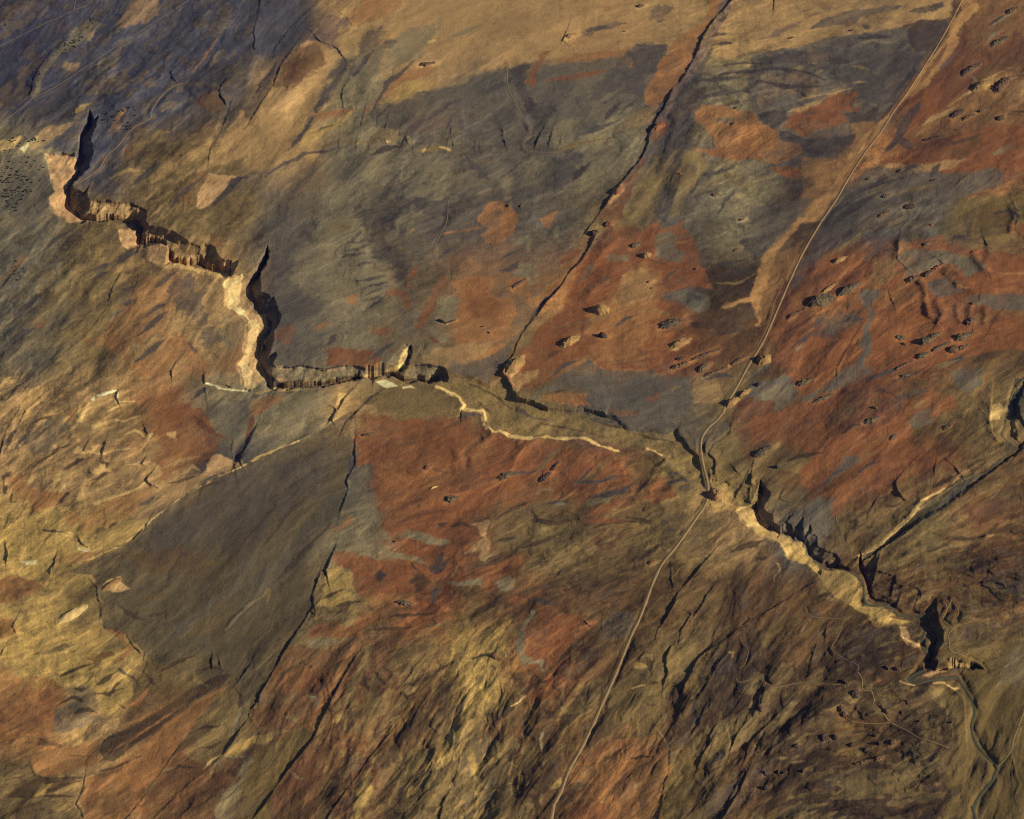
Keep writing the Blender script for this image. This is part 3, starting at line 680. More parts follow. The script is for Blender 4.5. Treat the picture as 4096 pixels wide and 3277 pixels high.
O 3 .5|c2:1700,440 1860,300 1960,360 1800,560 1680,540
r 3 .7|c2:1560,620 1740,590 2000,560 1900,680 1640,720
r 3 .6|c2:1440,980 1640,960 1780,1000 1810,1060 1600,1140 1480,1060
M 4 .6|c2:1000,330 1240,250 1500,180 1440,260 1100,420
s 2 .95|c2:790,580 950,500 960,620 880,720 840,860 940,970 830,900 760,840 700,830 760,700 750,640
S 2 .9|c2:840,870 880,740 960,700 1000,850 1030,960 940,1000 840,930
O 2 .7|c2:700,1000 760,900 830,880 800,960 720,1020 600,1060 640,980
S 1.2 1|c2:720,1170 760,1100 900,1100 920,1000 1100,1040 1110,1090 960,1110 820,1180 1000,1180 1200,1190 1380,1260 1400,1290 1240,1270 1020,1220 830,1210
S 1.2 .9|c2:1140,1060 1240,1010 1380,1050 1580,1110 1500,1140 1400,1130 1260,1090
R 1.8 1|c2:650,1190 830,1190 1000,1240 1300,1280 1410,1310 1390,1380 1440,1440 1330,1520 1100,1530 900,1560 830,1500 800,1340 640,1290
k 1.5 .9|c2:990,1330 1060,1300 1070,1370 1020,1440 990,1400
b 2 .8|c2:1240,1420 1320,1340 1440,1430 1330,1490
k 2 .9|c2:1390,1330 1500,1200 1540,1290 1450,1380
Y 2 .9|c2:600,1330 700,1310 780,1380 830,1500 820,1560 700,1600 560,1640 520,1700 560,1500
p 1.2 .65|c2:1750,970 1870,930 1850,1040 1890,1120 1860,1200 1980,1190 1820,1280 1790,1260 1800,1180 1690,1200 1760,1130 1830,1080
L 2 .8|c2:1880,960 1990,850 2156,830 2156,1190 1980,1200 1900,1120
R 2 .9|c2:1500,1400 1640,1230 1790,1240 1740,1310 1960,1270 2156,1190 2156,1280 2000,1380 1880,1500 1800,1480 1800,1390 1600,1420
S 1.2 .9|c2:1460,1400 1540,1420 1640,1420 1820,1390 1810,1470 1720,1450 1560,1450
S 1.5 .8|c2:1940,1420 2030,1370 2090,1410 2060,1480 1960,1510
O 2 .6|c2:850,1540 1060,1520 1280,1540 1300,1600 1000,1620
z 1.5 .9|c3:1640,580 1800,600 1870,570 1960,570 2030,650 2010,760 1960,840 1860,850 1780,800 1740,690 1640,700
z 1.5 1|c3:0,0 240,30 250,110 400,110 580,130 810,170 1000,210 1010,250 1280,260 1380,250 1480,380 1580,470 1600,600 1620,680 1540,640 1440,560 1280,440 1140,375 920,390 850,340 640,290 440,290 210,290 100,280 0,200
y 4 .6|c3:500,200 760,200 1000,260 1300,270 1440,360 1500,480 1320,420 1140,360 940,370 700,270
G 2 .8|c3:820,180 1000,120 1340,80 1360,230 1000,240
R 2 .95|c3:0,300 200,310 420,320 560,400 700,400 900,380 960,440 960,560 740,620 560,690 440,780 240,820 0,900
L 1.5 .7|c3:500,680 700,570 900,400 1000,400 800,560 760,620 640,650
L 1.5 .7|c3:620,500 760,430 900,390 760,480 660,510
R 1.5 .9|c3:770,580 820,510 940,470 980,500 960,560 800,610
B 2 .8|c3:980,480 1100,400 1280,450 1220,560 1120,640 1040,580
R 1.5 .95|c3:1130,760 1220,600 1300,590 1350,610 1280,680 1400,660 1380,760 1210,820 1190,790
R 1.2 .9|c3:700,870 940,770 960,780 800,900 690,910
S 1 .8|c3:680,780 740,760 920,730 860,780 680,830
L 2 .7|c3:290,800 520,780 640,790 560,840 300,880
L 2 .7|c3:60,880 200,840 270,900 260,980 120,990 40,950
y 2 .7|c3:660,1150 720,1110 770,1170 740,1230 680,1200
y 1.5 .7|c3:1290,460 1390,450 1430,560 1340,520
T 3 .8|c3:1480,800 1560,700 1620,790 1560,880 1460,980 1400,1060
G 2 .9|c3:1450,330 1600,230 1720,160 1700,210 1620,280 1590,400 1560,380 1500,360
G 2 .8|c3:1760,160 1800,200 1720,340 1620,420 1640,340
r 2 .95|c3:1830,100 1900,0 2156,0 2156,350 1960,520 1900,420 1880,330 1800,200
L 2 .8|c3:1700,380 1860,280 1900,400 1880,520 1720,560
T 2 .6|c3:1640,360 1760,260 1700,330 1660,400
P 1.2 .8|c3:1830,880 1870,820 1960,830 2000,900 1990,960 2050,1010 2156,1030 2156,1075 2040,1060 1960,1000 1880,930
y 1 .9|c3:1680,700 1740,690 1770,800 1740,820
P 1 .8|c3:1735,730 1760,740 1770,800 1745,815
L 3 .5|c3:300,1350 560,1230 620,1220 500,1290
b 3 .6|c3:560,1500 700,1360 1000,1330 1060,1420 800,1540
R 2.5 .7|c3:60,1560 300,1440 380,1480 300,1560 100,1600
M 3 .6|c3:400,1600 640,1440 800,1600 640,1725 420,1725
Y 1.5 .95|c4:0,860 40,880 70,960 130,1000 240,1050 360,1090 420,1120 440,1180 480,1240 560,1330 740,1340 860,1390 890,1470 880,1560 900,1600 1100,1620 1140,1680 1100,1700 960,1690 780,1600 640,1540 600,1450 560,1380 460,1290 300,1250 260,1120 120,1060 0,1010
P 1.5 .45|c4:0,900 60,960 140,1010 240,1060 360,1100 300,1130 420,1260 560,1340 460,1290 300,1220 240,1110 100,1040 0,990
P 1.2 .7|c4:780,1590 960,1620 1100,1640 1100,1680 940,1660
R 2 .9|c4:0,140 140,120 400,0 700,0 620,100 680,200 900,250 1200,100 1300,230 1250,480 1000,600 850,700 700,900 640,880 650,800 560,760 460,790 440,700 380,640 390,560 490,430 200,330 0,350
r 3 .6|c4:100,200 360,140 560,160 500,300 300,300 120,260
L 1.5 .9|c4:0,540 40,400 120,360 185,360 160,450 60,520
L 1.5 .9|c4:380,590 320,540 180,560 240,480 430,430 490,430 470,480 410,560
G 1.5 .9|c4:1240,180 1300,90 1440,60 1430,180 1340,230 1260,210
G 1.5 .85|c4:620,600 760,440 860,430 900,480 760,560 560,700 460,780 500,720
k 1.5 .6|c4:600,600 700,530 740,560 640,600
G 2 .9|c4:440,860 560,760 640,790 660,1000 640,1060 540,1040 490,950
L 2 .7|c4:130,830 240,720 380,680 440,740 430,820 300,880 190,880
s 2 .7|c4:140,820 240,780 310,800 300,840 180,870
w .7 .9|c4:2000,330 2060,340 2130,380 1990,480 1850,590 1650,750 1480,880 1340,970 1200,1050 1060,1160 1000,1200 900,1260 860,1270 1050,1110 1200,960 1350,790 1480,720 1660,600 1850,560 1990,440
s 1 1|c4:2060,400 1990,470 1850,580 1650,740 1480,870 1340,960 1420,880 1600,700 1850,570
y 1.2 .8|c4:1350,780 1430,760 1200,980 1050,1110 860,1230 800,1240 1000,1110 1200,930
M 3 .9|c4:1640,900 1780,760 1950,800 2000,900 1950,1000 1840,1080 1760,1100 1740,950
R 3 .4|c4:1700,880 1800,800 1900,840 1860,1000 1760,1040
L 2 .6|c4:800,1240 560,1180 680,1000 800,900 1000,760 1200,620 1500,540 1650,590 1380,770 1200,940 1000,1120
y 1.5 .7|c4:1840,1090 1880,1050 1930,1050 1880,1090 1780,1120
M 2 .7|c4:1420,1480 1600,1390 1640,1440 1560,1500
M 2.5 .6|c4:20,1400 120,1120 240,1260 200,1480 60,1640 0,1660
O 1.2 .95|d1:0,490 60,520 140,600 380,600 490,690 520,830 430,860 440,960 380,1080 150,1080 60,1040 0,1040
R 4 .4|d1:160,620 400,640 420,840 240,960 120,860
O 1.5 .8|d1:0,130 110,150 120,230 60,310 0,280
R 1.2 .85|d1:700,470 760,430 880,415 900,430 800,470 730,500
O 1.2 .8|d1:820,220 860,220 990,270 980,330 1060,380 1060,420 900,490 880,480 980,420 1000,360 900,290
O 1.2 .8|d1:1030,800 1080,770 1160,700 1080,850 1020,840
Y 1.5 .8|d1:740,690 930,560 1030,620 1040,740 980,850 920,920 820,900 730,760
S 2.5 .7|d1:540,680 720,700 740,830 640,880 520,820
Y 2 .7|d1:40,430 220,330 560,300 760,250 800,340 700,440 420,560 200,590 90,520
b 2 .8|d1:80,1110 300,1100 560,1120 480,1180 280,1160
G 2 .7|d1:440,880 560,800 700,900 860,930 700,990 500,1070 440,1000
Y 2 .6|d1:540,1110 620,1010 740,960 640,1080
b .8 .95|d1:800,1100 1100,960 1400,780 1500,700 1700,600 1850,570 1780,640 1500,800 1280,980 1000,1200 900,1270 810,1270 780,1190
B 2 .6|d1:1180,880 1460,760 1640,660 1500,780 1280,960
O 1 .95|d1:660,1400 780,1370 900,1290 1060,1180 1300,980 1500,810 1800,670 1560,940 1480,1050 1380,1200 1250,1330 1220,1400 1150,1540 1000,1700 970,1725 820,1725 660,1640 620,1600
B 3 .6|d1:640,1540 860,1480 1140,1500 1000,1700 700,1680
b 2 .6|d1:690,1370 860,1330 1000,1280 960,1360 820,1420 740,1400
O 1 .9|d1:240,1260 350,1180 600,1140 780,1090 1200,880 1400,760 1360,790 1100,960 800,1090 780,1180 790,1260 660,1320 500,1370 340,1390 280,1360
R 2 .5|d1:640,1260 780,1230 790,1280 660,1320
D 1.2 .8|q3:820,1040 960,920 1130,760 1300,700 1330,800 1240,980 1100,1180 1080,1230 970,1400 1000,1150 990,1090 900,1080
b 1 .8|d1:30,1560 200,1440 280,1400 640,1400 440,1500 240,1560
Y 1.5 .8|d1:250,1550 340,1440 420,1440 340,1560
Y 1.5 .8|d1:480,1500 600,1430 650,1450 600,1520
Y 1.5 .6|d1:360,1640 460,1590 600,1600 520,1660
b 2 .7|d1:80,1660 240,1560 340,1580 240,1725
M 1.5 .9|d1:1240,1390 1390,1200 1550,1250 1620,1290 1560,1400 1380,1550 1180,1725 1010,1725 1120,1560
M 1.5 .9|d1:1620,1310 1700,1330 1860,1420 1800,1480 1680,1600 1640,1725 1210,1725 1400,1560 1560,1400
y 1.2 .9|d1:1380,1170 1560,1240 1700,1220 1560,1270 1400,1200
e .9 1|d1:1640,1725 1720,1540 1890,1400 1950,1230 1990,1260 2156,1150 2156,1550 2050,1650 1990,1725
e .9 1|d2:0,1250 100,1180 330,1030 460,1010 560,1030 500,1080 300,1310 130,1560 20,1725 0,1725
S 1 .7|d1:1640,1725 1700,1560 1880,1400 1950,1230 1990,1260 1880,1480 1720,1725
L 1.5 .9|d1:1440,1100 1600,880 1800,700 1870,720 1880,880 1830,1060 1740,1200 1600,1250 1400,1170
Y 2 .7|d1:1740,1230 1800,1150 1960,1080 2156,1030 2156,1110 1980,1170 1860,1220
M 1.2 .9|d2:250,400 380,370 640,390 680,540 560,730 400,750 280,770 130,740 150,640
M 1.2 .9|d2:30,860 130,830 420,800 460,900 420,1000 60,1050 0,1000
R 2.5 .5|d2:200,600 420,500 660,560 500,720 280,720
R 2 .8|d2:480,250 560,210 760,210 900,120 1060,90 980,170 800,290 680,320 600,300 460,290
O 1.2 .85|d2:400,1000 560,740 660,620 760,430 860,260 880,300 780,500 680,680 560,900 520,1050
y 1.2 .9|d2:240,920 330,910 370,960 320,960
y 1 .9|d2:130,1050 200,1020 330,1030 200,1080 60,1110
M 1.2 .95|d2:500,1080 560,1100 600,1250 560,1500 420,1725 30,1725 150,1560 300,1330
r 2.5 .6|d2:300,1340 500,1150 560,1300 500,1500 240,1680 140,1640
y 1.8 .9|d2:920,350 980,330 960,420 900,560 820,700 780,820 720,830 760,700 840,560
Y 2 .8|d2:630,990 660,930 720,880 700,950
Y 1.8 .8|d2:960,1250 1050,1180 940,1350 950,1500 870,1650 800,1725 720,1725 830,1500
Y 1.8 .9|d2:1690,600 1790,560 1770,800 1700,900 1600,1040 1700,1000 1690,1050 1560,1150 1650,1250 1500,1330 1400,1340 1500,1180 1550,1020 1650,870 1680,700
P 1.2 .5|d2:1690,640 1730,620 1720,700 1760,760 1680,880 1660,860 1690,740
Y 2 .8|d2:1720,1220 1800,1300 1760,1400 1700,1330
Y 1.8 .8|d2:1760,1480 1850,1500 1800,1600 1740,1725 1680,1725
b 3 .7|d2:1100,1120 1300,820 1430,900 1390,1080 1200,1260 1060,1260
b 3 .6|d2:1480,700 1640,560 1800,440 1700,620 1600,800 1500,1000 1400,1000
M 3 .6|d2:920,360 1100,300 1300,270 1260,360 1080,440 940,460
M 3 .7|d2:1800,1060 1960,900 2156,860 2156,1080 1900,1110
y 1.2 .9|d2:1200,690 1240,670 1310,680 1300,720 1230,760 1190,720
y 1.2 .8|d2:800,1260 830,1200 880,1200 850,1280 780,1290
O 1.5 .7|d2:820,1160 880,1120 910,1140 870,1200
S 2 .8|d2:440,340 560,290 620,320 780,310 640,370 460,390
S 2 .8|d2:2090,330 2120,240 2156,230 2156,520 2110,480
R 1.5 1|d3:300,50 430,70 600,130 760,180 640,280 500,420 380,530 330,400 300,250
r 2 .6|d3:310,260 360,110 440,100 380,200 330,330
R 2 .7|d3:180,440 230,350 340,380 400,470 340,520 280,470
M 2 .8|d3:0,450 100,460 120,600 20,620
G 2 .6|d3:760,220 900,100 1040,100 1020,290 820,300
O 1.5 .9|d3:600,1300 900,1100 1240,1050 1290,1100 1330,1200 1330,1350 1280,1480 1250,1725 820,1725 860,1560 740,1450 560,1440 560,1360
B 3 .7|d3:1060,1300 1280,1250 1260,1480 1200,1725 1060,1725
R 1.5 .8|d3:540,1620 830,1600 800,1725 520,1725
r 1.5 .8|d3:660,1180 860,1080 900,1130 740,1280 600,1310
r 1.5 .6|d3:740,1310 900,1220 1040,1130 900,1250
Y 1.2 .9|d3:400,1460 480,1390 500,1440 470,1470
y 1.5 .8|d3:590,1370 720,1310 870,1270 740,1330 620,1390
e 3 .7|d3:860,680 1160,640 1320,700 1310,940 1220,990 940,980 880,840
y 1.5 .8|d3:1000,750 1100,690 1280,670 1330,710 1310,770 1180,740
Y 1 .8|d3:1040,530 1080,490 1140,500 1180,520 1100,540
y 1.5 .7|d3:930,1110 960,1050 1000,1020 990,1080
y 2.5 .9|d3:1700,950 1830,900 1840,1020 1760,1180 1700,1270 1600,1280 1650,1120
y 2.5 .8|d3:1880,650 2040,580 2070,640 2000,740 1890,740
e 3 .7|d3:1330,1420 1560,1040 1620,1060 1500,1300 1340,1600
y 3 .5|d3:1500,1460 1700,1250 1850,1060 1800,1280 1640,1460 1560,1500
k 3 .6|d3:1640,480 1800,400 1860,480 1800,600 1660,640
b 2 .7|d3:1400,900 1500,800 1560,900 1560,1000 1400,1060 1290,1040
M 2 .6|d3:1230,990 1310,910 1400,960 1460,1000 1330,1130 1280,1050
e 3 .9|d4:1450,660 1620,750 1640,1000 1600,1200 1540,1450 1560,1725 2156,1725 2156,300 2000,600 1900,560 1700,600
y 2 .9|d4:1430,680 1560,700 1640,780 1630,960 1540,900 1440,780
s 3 .5|d4:1900,720 2000,560 2060,420 2156,320 2156,640 2040,700
Y 1 .9|d4:700,0 880,60 1120,90 1100,140 1300,170 1240,200 1000,230 900,120
c 1.2 .8|d4:1180,210 1240,220 1260,310 1330,350 1340,390 1240,360 1190,290
M 2 .7|d4:360,400 440,370 470,420 430,530 370,530
M 2 .6|d4:960,640 1060,620 1100,640 1000,665
y 2 .7|d4:0,600 60,550 110,600 80,700 0,730
y 2 .6|d4:220,600 300,570 340,590 240,660
y 2 .6|d4:620,220 700,190 730,230 640,290
b 3 .7|d4:740,200 960,180 1060,260 960,340 760,340
b 3 .6|d4:1180,740 1420,700 1460,900 1340,940 1180,860
b 3 .7|d4:0,1340 300,1340 560,1420 500,1560 100,1560 0,1500
e 3 .6|d4:90,240 240,140 380,180 240,320 120,360
y 3 .5|d4:1340,940 1420,900 1460,960 1380,990
y 3 .5|d4:640,840 720,810 720,850 660,860
P 1 .7|d4:1550,490 1600,460 1640,490 1720,490 1720,530 1560,545
p 1 .8|d4:1370,600 1500,550 1550,560 1400,620
w .8 .9|d4:880,0 920,0 940,40 1080,40 1150,90 1200,130 1390,140 1400,160 1240,155 1130,110 1060,60 930,60 890,40
w 1 .85|d4:1240,620 1290,580 1370,550 1380,570 1300,620 1400,620 1640,600 1620,630 1400,660 1270,665
w 1 .7|d4:1360,360 1400,260 1390,340 1430,440 1410,450
y 2 .7|q4:1270,690 1340,690 1440,690 1470,740 1480,800 1420,830 1300,790
T 1.2 .8|b1:640,-20 720,10 860,15 1000,25 1130,75 1150,110 1090,170 900,160 700,165 640,120
p 2 .5|b1:720,30 1000,50 1100,100 1000,150 760,150
T 2 .7|b1:1180,210 1290,225 1440,300 1380,400 1300,345 1130,350
p 1.5 .6|b1:1700,380 1740,480 1860,480 1880,500 1760,560 1640,540 1680,450
S 1.5 .9|b2:160,1315 250,1315 420,1310 600,1335 750,1310 960,1340 960,1380 800,1385 560,1420 300,1420 200,1380
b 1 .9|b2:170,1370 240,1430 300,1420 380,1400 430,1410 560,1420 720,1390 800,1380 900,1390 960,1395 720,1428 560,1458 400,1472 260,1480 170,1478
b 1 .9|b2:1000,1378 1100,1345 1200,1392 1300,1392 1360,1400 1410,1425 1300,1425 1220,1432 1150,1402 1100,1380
"""
VEINS = """
P 1 .9|c1:730,820 800,790 950,740 1100,680 1150,640
P .8 .8|c1:700,420 830,420 900,400 1000,380 1060,370
W 1.2 1|b1:730,1560 745,1525 780,1530 900,1495 915,1500 915,1590
P .9 .9|b1:915,1590 1040,1580
P .6 .7|c1:1000,510 1110,505
W .8 1|b1:1600,1440 1700,1450 1760,1485 1860,1500 1930,1500
P 1.1 1|b2:1460,1466 1520,1490 1600,1520 1650,1550 1680,1600 1660,1640 1810,1650 c2:1820,80 1840,160
P 1.3 1|c3:-170,90 -120,190 -60,250 0,240 60,285 220,296 440,298 640,303 720,325 850,372 920,392
P 1.1 1|c3:1150,377 1200,400 1270,440
P .8 1|c1:560,1300 700,1250 880,1165 930,1160
P .7 .9|q3:530,560 620,480 700,415 760,370 900,290 1020,238 1180,163 1260,130
T .8 .8|b1:20,1440 90,1380
P 1.5 .9|b1:30,1420 80,1380
y .7 .7|d2:1060,440 1200,400 1320,290 1480,240 1560,190 1680,200
y .8 .8|d2:1340,270 1480,200 1620,145 1710,150 1690,210
y .8 .7|d2:1180,450 1260,430 1400,460 1600,410 1750,320 1860,250
S 2.2 .9|d3:240,100 160,270 150,420 180,480 340,490 330,550
P .8 .9|d2:2060,830 2156,760
P .7 .8|d3:100,830 200,760
P .7 .8|d3:1040,700 1130,670
S .8 .8|d1:1640,1360 1740,1230 1940,1230
y .8 .9|c3:250,1350 400,1290 560,1220
y .8 .8|c3:-100,1200 160,1170 400,1110
P .6 .8|c4:1350,790 1480,725 1650,610
P .5 .8|c4:1050,1120 1200,990 1340,850
P .5 .8|c4:800,1240 960,1190 1050,1120
y .6 .8|b4:2156,1420 2080,1500 2040,1560 2060,1640 2020,1725
y .5 .8|c4:2060,0 2020,180 1990,280 2080,360
y .5 .7|c4:1340,860 1500,740 1650,640 1850,570
y .5 .8|c4:810,1340 880,1400 900,1500 910,1590 1000,1610 1130,1640 1140,1700
P .7 .9|d4:1350,380 1260,330 1210,300
P .8 .9|d4:1180,640 1240,665 1290,675
P .6 .8|d4:1440,660 1520,655 1590,690 1650,695
y .6 .8|d4:1690,760 1690,880 1710,1000 1700,1130
P .8 .8|c4:225,1290 240,1330 190,1420
T .6 .8|d3:1215,990 1290,1080 1330,1180
e .5 .7|a3:480,1190 600,1130 800,1090 1000,1050 1150,1040
y .6 .7|b3:400,1000 620,960 850,880 1000,860 1200,870 1340,890
S .7 .7|a2:1000,440 900,560 760,680 720,760
O .8 .7|a1:1500,570 1610,440 1700,310
"""
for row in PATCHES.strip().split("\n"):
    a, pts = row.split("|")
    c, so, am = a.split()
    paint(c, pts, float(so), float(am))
for row in VEINS.strip().split("\n"):  # P veins on the wash and plain rims put sunlit brightness into the colour
    a, pts = row.split("|")
    c, wd, am = a.split()
    trace(c, pts, float(wd), 0.7, float(am))
